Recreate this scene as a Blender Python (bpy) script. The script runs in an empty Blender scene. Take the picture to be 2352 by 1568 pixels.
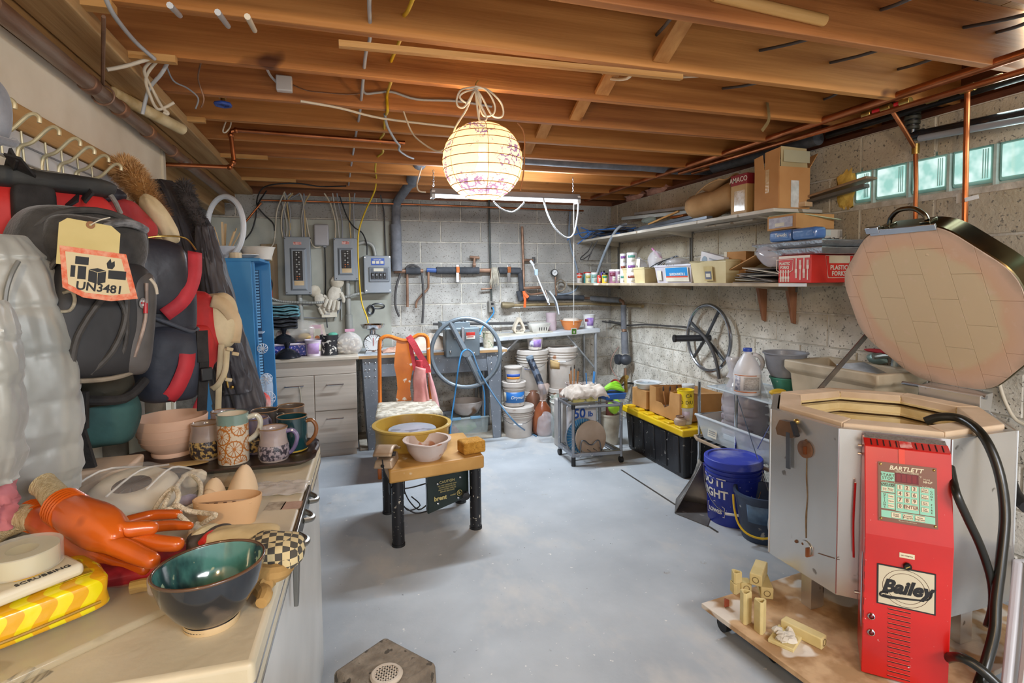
import bpy,bmesh,math,random
from mathutils import Vector as V,Matrix,noise
sc=bpy.context.scene
C=sc.collection
from math import cos,sin
PI=math.pi
rnd=random.Random(7)
FL,PPX,PPY,CH=1255.1386,1176.0,712.0,1.45
def _n(v):return v.normalized()
_rx=_n(V((5121-PPX,606-PPY,FL)));_ry=_n(V((775-PPX,650-PPY,FL)));_rz=_rx.cross(_ry)
RM=Matrix((_rx,_ry,_rz)).transposed()
RT=RM.transposed()
cam=bpy.data.cameras.new('camera');camo=bpy.data.objects.new('camera',cam);C.objects.link(camo)
_r,_d,_f=RM[0],RM[1],RM[2]
camo.matrix_world=Matrix(((_r[0],-_d[0],-_f[0],0),(_r[1],-_d[1],-_f[1],0),(_r[2],-_d[2],-_f[2],CH),(0,0,0,1)))
cam.sensor_width=36;cam.lens=FL/2352*36;cam.shift_y=-72/2352;cam.clip_start=.05
sc.camera=camo
w=bpy.data.worlds.new('world');sc.world=w;w.use_nodes=True
w.node_tree.nodes['Background'].inputs[0].default_value=(.92,.95,1,1)
w.node_tree.nodes['Background'].inputs[1].default_value=.8
sc.view_settings.view_transform='Standard';sc.view_settings.look='None'
sc.view_settings.gamma=1;sc.view_settings.use_curve_mapping=False
sc.view_settings.exposure=0.85
def lamp(name,kind,loc,energy,col,size=.1,rot=(0,0,0),sy=None):
 l=bpy.data.lights.new(name,kind);l.energy=energy;l.color=col
 o=bpy.data.objects.new(name,l);C.objects.link(o);o.location=loc;o.rotation_euler=rot
 if kind=='AREA':
  l.size=size
  if sy:l.shape='RECTANGLE';l.size_y=sy
 else:l.shadow_soft_size=size
 return o
LANTERN=V((.615,2.33,1.97))
lamp('lantern_bulb_light','POINT',LANTERN+V((0,0,-.05)),14,(1,.77,.50),.05)
lamp('tube_light_glow','AREA',(1.26,4.15,2.085),46,(.80,.90,1),1.15,(0,0,0),.05)
lamp('tube_light_upglow','AREA',(1.26,4.15,2.17),7,(.84,.92,1),1.15,(PI,0,0),.05)
lamp('window_daylight','AREA',(2.83,1.6,1.98),4,(.80,1,.98),1.5,(0,-PI/2+.2,PI),.17)
lamp('unseen_warm_fill','POINT',(-.35,-1.2,2.1),40,(1,.74,.44),.08)  # warm fill added behind the camera, not a known bulb
lamp('unseen_cool_fill','AREA',(1.6,-1.6,2.2),55,(.95,.97,1),1.6,(.5,0,0),.5)  # broad cool fill added out of view, no real fixture behind it
def ray(px,py):return RT@V((px-PPX,py-PPY,FL))
EYE=V((0,0,CH))
def PZ(px,py,z=0.):d=ray(px,py);return EYE+d*((z-CH)/d.z)
def PY(px,py,y):d=ray(px,py);return EYE+d*(y/d.y)
def PX(px,py,x):d=ray(px,py);return EYE+d*(x/d.x)
def pxm(p):return(RM@(V(p)-EYE)).z/FL
def RB(px,py,z,wpx):
 p=PZ(px,py,z);r=wpx/2*pxm(p);d=V((p.x,p.y,0)).normalized()
 return p+d*r,r
def hx(h):
 if not isinstance(h,str):return(*h,1)if len(h)==3 else h
 h=h.lstrip('#');o=[]
 for i in(0,2,4):
  c=int(h[i:i+2],16)/255
  o.append(c/12.92 if c<=.04045 else((c+.055)/1.055)**2.4)
 return(*o,1)
MC={}
def nodes(m):
 m.use_nodes=True;nt=m.node_tree
 return nt,nt.nodes,nt.links,nt.nodes['Principled BSDF']
def M(c1,c2=None,sc_=6,rough=.55,metal=0,bump=.15,stretch=(1,1,1),spots=None,alpha=1,world=False,sheen=0,ramp=(.35,.65),coat=0,emit=0,bsc=None,detail=4):
 """one procedural material: two colours through stretched noise, optional spatter, noise bump"""
 key=('M',str(c1),str(c2),sc_,rough,metal,bump,stretch,str(spots),alpha,world,sheen,ramp,coat,emit,bsc,detail)
 if key in MC:return MC[key]
 m=bpy.data.materials.new('mat');MC[key]=m
 nt,N,L,B=nodes(m)
 a=hx(c1);b=hx(c2)if c2 else tuple(min(1,x*.82)for x in a[:3])+(1,)
 if world:src=N.new('ShaderNodeNewGeometry').outputs['Position']
 else:src=N.new('ShaderNodeTexCoord').outputs['Object']
 mp=N.new('ShaderNodeMapping');mp.inputs['Scale'].default_value=stretch;L.new(src,mp.inputs[0])
 nz=N.new('ShaderNodeTexNoise');nz.inputs['Scale'].default_value=sc_;nz.inputs['Detail'].default_value=detail;L.new(mp.outputs[0],nz.inputs[0])
 r=N.new('ShaderNodeValToRGB');r.color_ramp.elements[0].position=ramp[0];r.color_ramp.elements[1].position=ramp[1]
 r.color_ramp.elements[0].color=b;r.color_ramp.elements[1].color=a;L.new(nz.outputs[0],r.inputs[0])
 col=r.outputs[0]
 if spots:
  n2=N.new('ShaderNodeTexNoise');n2.inputs['Scale'].default_value=spots[1];n2.inputs['Detail'].default_value=2;L.new(src,n2.inputs[0])
  r2=N.new('ShaderNodeValToRGB');r2.color_ramp.elements[0].position=spots[2];r2.color_ramp.elements[1].position=spots[2]+.04
  L.new(n2.outputs[0],r2.inputs[0])
  mx=N.new('ShaderNodeMix');mx.data_type='RGBA';L.new(r2.outputs[0],mx.inputs[0]);L.new(col,mx.inputs[6]);mx.inputs[7].default_value=hx(spots[0]);col=mx.outputs[2]
 L.new(col,B.inputs['Base Color'])
 B.inputs['Roughness'].default_value=rough;B.inputs['Metallic'].default_value=metal
 if alpha<1:B.inputs['Alpha'].default_value=alpha
 if sheen:B.inputs['Sheen Weight'].default_value=sheen
 if coat:B.inputs['Coat Weight'].default_value=coat;B.inputs['Coat Roughness'].default_value=.08
 if emit:L.new(col,B.inputs['Emission Color']);B.inputs['Emission Strength'].default_value=emit
 if bump:
  bn=N.new('ShaderNodeTexNoise');bn.inputs['Scale'].default_value=bsc or sc_*3;bn.inputs['Detail'].default_value=3;L.new(mp.outputs[0],bn.inputs[0])
  bp=N.new('ShaderNodeBump');bp.inputs['Strength'].default_value=bump;bp.inputs['Distance'].default_value=.01
  L.new(bn.outputs[0],bp.inputs['Height']);L.new(bp.outputs[0],B.inputs['Normal'])
 return m
def wood(c1,c2,along='x',sc_=3,rough=.6,world=1,knots=None,bump=.2):
 s={'x':(.4,9,9),'y':(9,.4,9),'z':(9,9,.4)}[along]
 return M(c1,c2,sc_,rough,0,bump,s,knots,1,world,0,(.3,.72))
def plastic(c,rough=.35,spots=None):return M(c,None,3,rough,0,.02,(1,1,1),spots,1,False,0,(.2,.8))
def cloth(c,c2=None,sc_=10,bump=.35):return M(c,c2,sc_,.85,0,bump,(1,1,1),None,1,False,.3)
def clear(c='E8F0F4',alpha=.28,rough=.12):return M(c,c,4,rough,0,.05,(1,1,1),None,alpha)
STEEL=M('C9CCD0','AEB2B8',2,.22,1,.03)
CHROME=M('D8DADC','C4C6CA',2,.1,1,.0)
DSTEEL=M('6E7176','55585C',6,.4,.85,.1)
COPPER=M('C07850','96562F',5,.32,.9,.08)
OLDCOPPER=M('9A7862','6E5444',9,.5,.4,.15)
BRASS=M('C8A860','9A7A3E',12,.3,.9,.1)
BLACK=plastic('17171A',.45);RUBBER=M('1C1D1F','121314',8,.5,0,.1)
WHITEP=plastic('DADCDD',.35);CABLE=plastic('D2C8B4',.5);YELC=plastic('D8B21E',.45)
BLKC=plastic('1B1B1D',.5);GREYC=plastic('8C9096',.5)
PAPER=M('D9D4C4','C8C2B0',8,.8,0,.05)
def cr(pts,k=5,closed=False):
 """Catmull-Rom through pts"""
 P=[V(p)for p in pts];n=len(P)
 if n<3:return P
 out=[]
 for i in range(n if closed else n-1):
  if closed:a,b,c,d=P[i-1],P[i],P[(i+1)%n],P[(i+2)%n]
  else:a,b,c,d=P[max(i-1,0)],P[i],P[i+1],P[min(i+2,n-1)]
  for j in range(k):
   t=j/k;t2,t3=t*t,t*t*t
   out.append(.5*(2*b+(c-a)*t+(2*a-5*b+4*c-d)*t2+(3*b-3*c+d-a)*t3))
 if not closed:out.append(P[-1])
 return out
def frame(d):
 d=d.normalized();u=V((0,0,1))if abs(d.z)<.95 else V((1,0,0))
 x=d.cross(u).normalized();return x,d.cross(x).normalized()
class MB:
 def __init__(s,T=None):s.v=[];s.f=[];s.m=[];s.T=T;s.mi=0
 def add(s,vs,fs):
  o=len(s.v);T=s.T
  s.v+=[(T@V(p))if T else V(p)for p in vs]
  s.f+=[[i+o for i in f]for f in fs];s.m+=[s.mi]*len(fs);return s
 def mat(s,i):s.mi=i;return s
 def box(s,x0,x1,y0,y1,z0,z1):
  return s.add([(x0,y0,z0),(x1,y0,z0),(x1,y1,z0),(x0,y1,z0),(x0,y0,z1),(x1,y0,z1),(x1,y1,z1),(x0,y1,z1)],[(3,2,1,0),(4,5,6,7),(0,1,5,4),(1,2,6,5),(2,3,7,6),(3,0,4,7)])
 def hexa(s,b,t):
  return s.add(list(b)+list(t),[(3,2,1,0),(4,5,6,7),(0,1,5,4),(1,2,6,5),(2,3,7,6),(3,0,4,7)])
 def bar(s,p0,p1,w,h,up=(0,0,1)):
  p0,p1=V(p0),V(p1);d=(p1-p0).normalized();x=d.cross(V(up)).normalized()*w/2;y=x.cross(d).normalized()*h/2
  return s.hexa([p0-x-y,p0+x-y,p0+x+y,p0-x+y],[p1-x-y,p1+x-y,p1+x+y,p1-x+y])
 def tube(s,pts,r,n=8,closed=False,k=4,cap=True,flat=1):
  P=cr(pts,k,closed)if k>1 else[V(p)for p in pts]
  m=len(P);rs=r if isinstance(r,(list,tuple))else None;vs=[];fs=[];px=None
  for i,p in enumerate(P):
   d=(P[(i+1)%m]-P[i-1])if closed else(P[min(i+1,m-1)]-P[max(i-1,0)])
   if d.length<1e-9:d=V((0,0,1))
   d.normalize()
   if px is None:x,y=frame(d)
   else:
    x=(px-d*px.dot(d));x=x.normalized()if x.length>1e-6 else frame(d)[0];y=d.cross(x)
   px=x
   if rs:q=i/(m-1)*(len(rs)-1);j=min(int(q),len(rs)-2);rr=rs[j]+(rs[j+1]-rs[j])*(q-j)
   else:rr=r
   vs+=[p+x*(rr*cos(2*PI*a/n))+y*(rr*flat*sin(2*PI*a/n))for a in range(n)]
  for i in range(m if closed else m-1):
   j=(i+1)%m
   for a in range(n):b=(a+1)%n;fs.append((i*n+a,i*n+b,j*n+b,j*n+a))
  if cap and not closed:fs+=[tuple(range(n))[::-1],tuple((m-1)*n+a for a in range(n))]
  return s.add(vs,fs)
 def cyl(s,p0,p1,r,r1=None,n=14,cap=True):return s.tube([p0,p1],[r,r if r1 is None else r1],n,k=1,cap=cap)
 def lathe(s,prof,c=(0,0,0),n=28,T=None,ang=2*PI,wob=0):
  vs=[];fs=[];c=V(c);full=abs(ang-2*PI)<1e-6;nn=n if full else n+1
  for i,(r,z)in enumerate(prof):
   for a in range(nn):
    t=ang*a/n;q=r*(1+wob*sin(3*t+5*z));p=V((q*cos(t),q*sin(t),z));vs.append(((T@p)if T else p)+c)
  for i in range(len(prof)-1):
   for a in range(n):
    b=(a+1)%nn if full else a+1
    A,B_,C_,D_=i*nn+a,i*nn+b,(i+1)*nn+b,(i+1)*nn+a
    if prof[i][0]<1e-6:fs.append((A,C_,D_))
    elif prof[i+1][0]<1e-6:fs.append((A,B_,D_))
    else:fs.append((A,B_,C_,D_))
  return s.add(vs,fs)
 def ell(s,c,r,n=14,m=9,T=None,nz=0,nf=3,seed=0):
  c=V(c);vs=[];fs=[]
  for i in range(m+1):
   ph=PI*i/m
   for a in range(n):
    t=2*PI*a/n;p=V((sin(ph)*cos(t),sin(ph)*sin(t),cos(ph)))
    if nz:p=p*(1+nz*noise.noise(p*nf+V((seed,seed*2.3,0))))
    p=V((p.x*r[0],p.y*r[1],p.z*r[2]));vs.append(c+((T@p)if T else p))
  for i in range(m):
   for a in range(n):b=(a+1)%n;fs.append((i*n+a,(i+1)*n+a,(i+1)*n+b,i*n+b))
  return s.add(vs,fs)
 def prism(s,poly,z0,z1,T=None):
  n=len(poly);vs=[V((x,y,z0))for x,y in poly]+[V((x,y,z1))for x,y in poly]
  if T:vs=[T@p for p in vs]
  return s.add(vs,[tuple(range(n))[::-1],tuple(range(n,2*n))]+[(i,(i+1)%n,n+(i+1)%n,n+i)for i in range(n)])
 def surf(s,fn,nu,nv,cu=False):
  vs=[];fs=[];ku=nu if cu else nu+1
  for j in range(nv+1):
   for i in range(ku):vs.append(V(fn(i/nu,j/nv)))
  for j in range(nv):
   for i in range(nu):b=(i+1)%ku;fs.append((j*ku+i,j*ku+b,(j+1)*ku+b,(j+1)*ku+i))
  return s.add(vs,fs)
 def b(s,name,mat,parent=None,bev=0,smooth=35,solid=0,sub=0,world=False,kind=None,seg=2,wn=False):
  me=bpy.data.meshes.new(name);vs=s.v
  if parent is not None and world:
   Mi=MW(parent).inverted();vs=[Mi@p for p in vs]
  loc=None
  if parent is None and vs:
   xs=[p.x for p in vs];ys=[p.y for p in vs];loc=V(((min(xs)+max(xs))/2,(min(ys)+max(ys))/2,min(p.z for p in vs)))
   vs=[p-loc for p in vs]
  me.from_pydata([tuple(p)for p in vs],[],s.f);me.validate()
  for m in(mat if isinstance(mat,(list,tuple))else[mat]):me.materials.append(m)
  if s.mi or any(s.m):
   if len(me.polygons)==len(s.m):me.polygons.foreach_set('material_index',s.m)
  bm=bmesh.new();bm.from_mesh(me);bmesh.ops.recalc_face_normals(bm,faces=bm.faces);bm.to_mesh(me);bm.free()
  if smooth:
   me.polygons.foreach_set('use_smooth',[True]*len(me.polygons));me.set_sharp_from_angle(angle=math.radians(smooth))
  o=bpy.data.objects.new(name,me);C.objects.link(o)
  if parent is not None:o.parent=parent
  elif loc is not None:o.location=loc
  if solid:md=o.modifiers.new('solid','SOLIDIFY');md.thickness=solid;md.offset=0
  if bev:md=o.modifiers.new('bevel','BEVEL');md.width=bev;md.segments=seg;md.limit_method='ANGLE';md.angle_limit=.6;md.harden_normals=False
  if sub:md=o.modifiers.new('sub','SUBSURF');md.levels=sub;md.render_levels=sub
  if kind:o['kind']=kind
  return o
def MW(o):
 m=Matrix.LocRotScale(o.location,o.rotation_euler,o.scale)
 return MW(o.parent)@m if o.parent else m
def tag(o,label,cat,group=None):
 o['label']=label;o['category']=cat
 if group:o['group']=group
 return o
def th(name,label,cat,loc=(0,0,0),rz=0,group=None):
 o=bpy.data.objects.new(name,None);o.empty_display_size=.05;C.objects.link(o);o.location=loc;o.rotation_euler=(0,0,rz)
 return tag(o,label,cat,group)
def kids(o):return[c for c in bpy.data.objects if c.parent==o]
def dup(o,loc=None,rz=None,label=None,parent=None):
 c=o.copy();C.objects.link(c)
 if parent is not None:c.parent=parent
 if loc is not None:c.location=loc
 if rz is not None:c.rotation_euler=(0,0,rz)
 if label:c['label']=label
 for k in kids(o):dup(k,parent=c)
 return c
def text(s,size,T,mat,parent=None,name='lettering',ext=.0004,shear=0,off=0,align='CENTER',spacing=1,world=False):
 cu=bpy.data.curves.new('t','FONT');cu.body=s;cu.size=size;cu.extrude=ext;cu.shear=shear;cu.offset=off
 cu.align_x=align;cu.align_y='CENTER';cu.space_character=spacing;cu.resolution_u=3
 t=bpy.data.objects.new('t',cu);C.objects.link(t);bpy.context.view_layer.update()
 me=bpy.data.meshes.new_from_object(t.evaluated_get(bpy.context.evaluated_depsgraph_get()))
 bpy.data.objects.remove(t);bpy.data.curves.remove(cu)
 TT=(MW(parent).inverted()@T)if(parent is not None and world)else T
 me.transform(TT);me.materials.clear();me.materials.append(mat)
 o=bpy.data.objects.new(name,me);C.objects.link(o)
 if parent is not None:o.parent=parent
 return o
def basis(o,x,y,z=None):
 """matrix whose local x, y run along the given world directions, origin o"""
 x=V(x).normalized();y=V(y);z=x.cross(y).normalized();y=z.cross(x)
 return Matrix(((x.x,y.x,z.x,o[0]),(x.y,y.y,z.y,o[1]),(x.z,y.z,z.z,o[2]),(0,0,0,1)))
def RZ(a):return Matrix.Rotation(a,4,'Z')
def TL(x,y,z=0):return Matrix.Translation((x,y,z))
INK=plastic('1A1A1C',.6);INKW=plastic('E6E4DC',.6);INKR=plastic('B8261C',.6);INKB=plastic('2A55A8',.6)
def flat(parent,T,w,h,mat,name='label',t=.0008,world=False,bev=0):
 return MB(T).box(-w/2,w/2,-h/2,h/2,0,t).b(name,mat,parent,world=world,smooth=0,bev=bev)
 # ================================================================ the room
XR,YB,ZJ,BH,BL=2.87,5.4,2.30,.2048,.4064
def blockmat(name,tan):
 m=bpy.data.materials.new(name);nt,N,L,B=nodes(m)
 g=N.new('ShaderNodeNewGeometry');pos=g.outputs['Position']
 def nz(s,d=3,r=.5):
  n=N.new('ShaderNodeTexNoise');n.inputs['Scale'].default_value=s;n.inputs['Detail'].default_value=d;n.inputs['Roughness'].default_value=r;L.new(pos,n.inputs[0]);return n.outputs[0]
 def rp(src,a,b,ca,cb):
  r=N.new('ShaderNodeValToRGB');r.color_ramp.elements[0].position=a;r.color_ramp.elements[1].position=b
  r.color_ramp.elements[0].color=hx(ca);r.color_ramp.elements[1].color=hx(cb);L.new(src,r.inputs[0]);return r.outputs[0]
 def mix(f,a,b):
  x=N.new('ShaderNodeMix');x.data_type='RGBA';L.new(f,x.inputs[0]);L.new(a,x.inputs[6]);L.new(b,x.inputs[7]);return x.outputs[2]
 sep=N.new('ShaderNodeSeparateXYZ');L.new(pos,sep.inputs[0])
 ad=N.new('ShaderNodeMath');ad.operation='MULTIPLY_ADD';L.new(nz(2.2),ad.inputs[0]);ad.inputs[1].default_value=.9;L.new(sep.outputs[2],ad.inputs[2])
 base=rp(nz(3.5),.3,.7,'BAB09E' if tan else 'A3A19C','A0957F' if tan else '8B8A86')
 low=rp(nz(9,5),.35,.65,'E2DED4' if tan else 'D0CEC8','B9B4A8' if tan else 'A3A09A')
 hf=rp(ad.outputs[0],.35,.72,'000000','FFFFFF')
 mr=N.new('ShaderNodeMapRange');L.new(ad.outputs[0],mr.inputs[0]);mr.inputs[1].default_value=1.35;mr.inputs[2].default_value=1.85
 c=mix(mr.outputs[0],low,base)
 n2=N.new('ShaderNodeTexNoise');n2.inputs['Scale'].default_value=75;n2.inputs['Detail'].default_value=2;L.new(pos,n2.inputs[0])
 pit=rp(n2.outputs[0],.33,.39,'FFFFFF','000000')
 pc=N.new('ShaderNodeRGB');pc.outputs[0].default_value=hx('6E6961')
 c=mix(pit,c,pc.outputs[0])
 L.new(c,B.inputs['Base Color']);B.inputs['Roughness'].default_value=.9
 bp=N.new('ShaderNodeBump');bp.inputs['Strength'].default_value=.5;bp.inputs['Distance'].default_value=.008
 L.new(nz(60,4,.6),bp.inputs['Height']);L.new(bp.outputs[0],B.inputs['Normal'])
 return m
BLK=blockmat('concrete_block',False);BLKT=blockmat('concrete_block_tan',True)
MORTAR=M('C6C2B8','A8A296',20,.95,0,.3,world=1)
def struct(o):o['kind']='structure';return o
def floormat():
 m=bpy.data.materials.new('floor');nt,N,L,B=nodes(m);pos=N.new('ShaderNodeNewGeometry').outputs['Position']
 def nz(s,d=4,r=.55,st=None):
  src=pos
  if st:mp=N.new('ShaderNodeMapping');mp.inputs['Scale'].default_value=st;L.new(pos,mp.inputs[0]);src=mp.outputs[0]
  n=N.new('ShaderNodeTexNoise');n.inputs['Scale'].default_value=s;n.inputs['Detail'].default_value=d;n.inputs['Roughness'].default_value=r;L.new(src,n.inputs[0]);return n.outputs[0]
 def rp(src,a,b,ca,cb):
  r=N.new('ShaderNodeValToRGB');r.color_ramp.elements[0].position=a;r.color_ramp.elements[1].position=b
  r.color_ramp.elements[0].color=hx(ca);r.color_ramp.elements[1].color=hx(cb);L.new(src,r.inputs[0]);return r.outputs[0]
 def mix(f,a,cb):
  x=N.new('ShaderNodeMix');x.data_type='RGBA';L.new(f,x.inputs[0]);L.new(a,x.inputs[6]);x.inputs[7].default_value=hx(cb);return x.outputs[2]
 c=rp(nz(2.3),.3,.7,'9CA2A8','B2B8BD')
 c=mix(rp(nz(1.7,5,.65,(1,.6,1)),.53,.66,'000000','FFFFFF'),c,'BDBCB9')
 c=mix(rp(nz(38,3,.6),.685,.72,'000000','FFFFFF'),c,'D8D8D4')
 c=mix(rp(nz(26,4,.7),.69,.72,'000000','FFFFFF'),c,'4A4642')
 c=mix(rp(nz(4.2,6,.7),.66,.74,'000000','FFFFFF'),c,'8C8074')
 L.new(c,B.inputs['Base Color'])
 r=N.new('ShaderNodeMapRange');L.new(nz(3),r.inputs[0]);r.inputs[3].default_value=.38;r.inputs[4].default_value=.7;L.new(r.outputs[0],B.inputs['Roughness'])
 bp=N.new('ShaderNodeBump');bp.inputs['Strength'].default_value=.25;bp.inputs['Distance'].default_value=.006;L.new(nz(18,6,.6),bp.inputs['Height']);L.new(bp.outputs[0],B.inputs['Normal'])
 return m
FLOOR=floormat()
fl=MB().box(-2.6,3.1,-2.5,5.7,-.12,0).b('floor',FLOOR,smooth=0);struct(fl)
p0,p1=PZ(1427,1079),PZ(1560,1165)
MB().bar((p0.x,p0.y,.001),(p1.x+.5*(p1-p0).x,p1.y+.5*(p1-p0).y,.001),.012,.004).b('joint',M('4A4640','33302C',20,.95),fl,world=1)
b=MB();b.box(.15,2.3,4.83,5.38,0,.02);b.b('footing',M('B0A99C','8F877A',9,.95,0,.6,world=1),fl,world=1,bev=.006)
def wallblocks(par,kind,a0,a1,mat,hole=None):
 """running-bond blocks, each its own object, proud of the mortar"""
 base=None;mb={}
 for k in range(11):
  z0=k*BH;off=(k%2)*BL/2+(.0 if kind=='back' else .11);a=a0-BL+off
  while a<a1:
   s,e=max(a+.005,a0),min(a+BL-.005,a1);segs=[(s,e)]
   if hole and hole[2]-.02<z0+BH/2<hole[3]+.02:segs=[(s,min(e,hole[0])),(max(s,hole[1]),e)]
   for s_,e_ in segs:
    if e_-s_<.03:continue
    key=round(e_-s_,3);d=.011+rnd.random()*.006
    if key not in mb:
     L_=key/2;m=MB()
     if kind=='back':m.box(-L_,L_,-.012,0,.005,BH-.005)
     else:m.box(-.012,0,-L_,L_,.005,BH-.005)
     o=m.b('block',mat,par,bev=.004,smooth=0,seg=1);mb[key]=o
    else:o=mb[key].copy();C.objects.link(o)
    o.location=((s_+e_)/2,YB,z0)if kind=='back' else(XR,(s_+e_)/2,z0)
    if kind=='back':o.location.y+=(d-.014)
    else:o.location.x+=(d-.014)
   a+=BL
wb=MB().box(-2.6,3.1,YB-.006,YB+.2,0,2.2528).b('wall_back',MORTAR,smooth=0);struct(wb);wb.location=(0,0,0)
for v_ in wb.data.vertices:v_.co+=V(((-2.6+3.1)/2,YB+.097,0))
wallblocks(wb,'back',-1.25,XR,BLK)
WY0,WY1,WZ0,WZ1=.9,2.46,1.868,2.075
m=MB();X0,X1=XR-.006,XR+.25
for(y0,y1,z0,z1)in((-1.5,WY0,0,2.2528),(WY1,YB+.2,0,2.2528),(WY0,WY1,0,WZ0),(WY0,WY1,WZ1,2.2528)):m.box(X0,X1,y0,y1,z0,z1)
wr=m.b('wall_right',MORTAR,smooth=0);struct(wr)
dl=wr.location.copy();wr.location=(0,0,0)
for v_ in wr.data.vertices:v_.co+=dl
wallblocks(wr,'right',.25,YB-.012,BLKT,(WY0,WY1,WZ0+.05,WZ1-.05))
wn=MB();wn.box(XR+.02,XR+.24,WY0,WY1,WZ0,WZ0+.014);wn.box(XR+.02,XR+.24,WY0,WY1,WZ1-.012,WZ1)
ys=[WY1-.128-.2*i for i in range(8)]
for y in ys:wn.box(XR-.002,XR+.2,y-.006,y+.006,WZ0,WZ1)
wn=wn.b('window_1',M('B8C8C2','98A8A0',12,.8,0,.2),smooth=0);struct(wn)
GLB=bpy.data.materials.new('glass_block');nt,N,L,B=nodes(GLB)
n_=N.new('ShaderNodeTexNoise');n_.inputs['Scale'].default_value=14;t_=N.new('ShaderNodeNewGeometry');L.new(t_.outputs['Position'],n_.inputs[0])
r_=N.new('ShaderNodeValToRGB');r_.color_ramp.elements[0].color=hx('8FC4BC');r_.color_ramp.elements[1].color=hx('D8EFEC');r_.color_ramp.elements[0].position=.38;r_.color_ramp.elements[1].position=.62
L.new(n_.outputs[0],r_.inputs[0]);L.new(r_.outputs[0],B.inputs['Emission Color']);B.inputs['Emission Strength'].default_value=.6
B.inputs['Base Color'].default_value=hx('7A9A94');B.inputs['Roughness'].default_value=.08
GLE=M('8FB8B0','6E9A92',6,.08,0,0,coat=.5,emit=.12)
for i,y in enumerate([WY1]+ys):
 y1,y0=y-.007,max((ys+[WY0])[i]+.007,WY0)
 if y1-y0<.03:continue
 m=MB();z0,z1=WZ0+.015,WZ1-.013
 m.box(XR+.012,XR+.15,y0,y1,z0,z1)
 o=m.b('glass_block',GLE,wn,world=1,bev=.012,smooth=40,seg=3)
 m=MB();m.box(XR+.004,XR+.0125,y0+.016,y1-.016,z0+.016,z1-.016)
 q=m.b('pressed_face',GLB,wn,world=1,bev=.006,seg=2)
 for k in range(3):
  yy=y0+.022+k*.010
  MB().box(XR+.0,XR+.006,yy,yy+.003,z0+.022,z1-.022).b('flute',GLE,wn,world=1)
MB().ell((XR-.01,WY1+.03,1.97),(.014,.06,.11),nz=.5,nf=3).b('foam_filler',M('D8B85A','A8762A',9,.9,0,.8),wr,world=1)
XL=-.85
wl=MB().box(XL-.11,XL,-1.6,3.3,0,2.156).b('wall_left',M('ECE4D2','D8CDB8',3,.8,0,.12,world=1),smooth=0,bev=.003);struct(wl)
MB().box(XL,XL+.012,3.262,3.3,.0,2.15).b('corner_bead',M('D8D0C0','C6BCA8',3,.8),wl,world=1)
wf=MB().box(-1.9,-1.82,2.9,YB,0,2.6).b('wall_left_far',M('8A8274','6E675C',4,.9,0,.4,world=1),smooth=0);struct(wf)
GW=wood('C2A070','9A7446','y',3);GW2=wood('A8824E','7C5830','y',3)
gd=th('girder','x','x');
for k in('label','category'):del gd[k]
gd.name='trim_1';gd['kind']='structure'
MB().box(-1.02,-.93,-1.6,YB,2.06,ZJ).b('plank',GW,gd,bev=.004)
MB().box(-.925,-.845,-1.6,YB,2.165,ZJ-.002).b('plank',GW2,gd,bev=.004)
MB().box(-.84,-.70,-1.6,YB,2.245,ZJ-.004).b('plank',GW,gd,bev=.004)
ce=MB().box(-2.0,3.1,-2.5,YB+.2,2.56,2.58).b('ceiling',wood('7A4A22','57310F','y',4),smooth=0);struct(ce)
JM=[wood('CC8A48','94561F','x',2.2,.62,True,('5A2E0C',3.2,.74)),wood('C48246','8A5226','x',2.6,.62,True,('4E2A10',2.7,.75)),wood('D09250','9A6028','x',2.0,.62,True,('5E3410',3.7,.74))]
EDGE=wood('C89A5E','A87638','x',3)
JY=[-1.3,-.9,-.49,-.08,.33,.74,1.15,1.555,1.96,2.375,2.785,3.19,3.6,4.01,4.42,4.83,5.24]
for i,y in enumerate(JY):
 h=rnd.uniform(-.003,.003)
 MB().box(-1.0,XR+.15,y,y+.04,ZJ+h,2.54).b('joist',JM[i%3],ce,world=1,bev=.003)
SUB=wood('9A6A34','774818','y',3.5)
a=-1.9
while a<3.0:
 MB().box(a+.002,a+.136,-1.5,YB+.1,2.54,2.56+rnd.random()*.004).b('subfloor_board',SUB,ce,world=1);a+=.14
MB().box(XR+.02,XR+.16,-1.5,YB+.1,2.2528,2.29).b('sill',wood('6A3A22','43210F','y',6),ce,world=1)
MB().box(-1.9,XR,YB+.0,YB+.1,2.2528,2.54).b('rim_joist',wood('7E4A24','5A3012','x',3),ce,world=1)
MB().box(2.7,3.1,YB+.02,YB+.16,2.24,2.56).b('rim_block',wood('6E3E1C','4E280E','x',3),ce,world=1)
MB().box(XR+.11,XR+.16,-1.5,YB,2.29,2.54).b('rim_joist',wood('6E3E1C','4E280E','y',3),ce,world=1)
BR=wood('C89256','A8703A','y',3)
def bridging(pts,y0,y1):
 for(pxa,pya,pxb,pyb,ya,yb,za,zb)in pts:
  pa,pb=PY(pxa,pya,ya),PY(pxb,pyb,yb);pa.z,pb.z=za,zb
  MB().bar(pa,pb,.02,.075,(1,0,0)).b('bridging',BR,ce,world=1,bev=.002)
bx=1.29
def strut(y0,y1,x,up):
 za,zb=(2.33,2.53)if up else(2.53,2.33)
 MB().bar((x,y0,za),(x,y1,zb),.07,.02,(0,-1,1)).b('bridging',BR,ce,world=1,bev=.002)
for i in range(7,15):
 strut(JY[i]+.04,JY[i+1],1.26 if i%2 else 1.21,False)
 if i>10:strut(JY[i]+.04,JY[i+1],1.15,True)
q0,q1=PY(778,101,1.955),PY(1565,178,1.955)
MB().bar(q0,q1,.025,.02).b('nailer_strip',EDGE,ce,world=1)
MB().box(-.93,-.62,1.955,2.0,2.275,2.298).b('nailer_strip',EDGE,ce,world=1)
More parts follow.
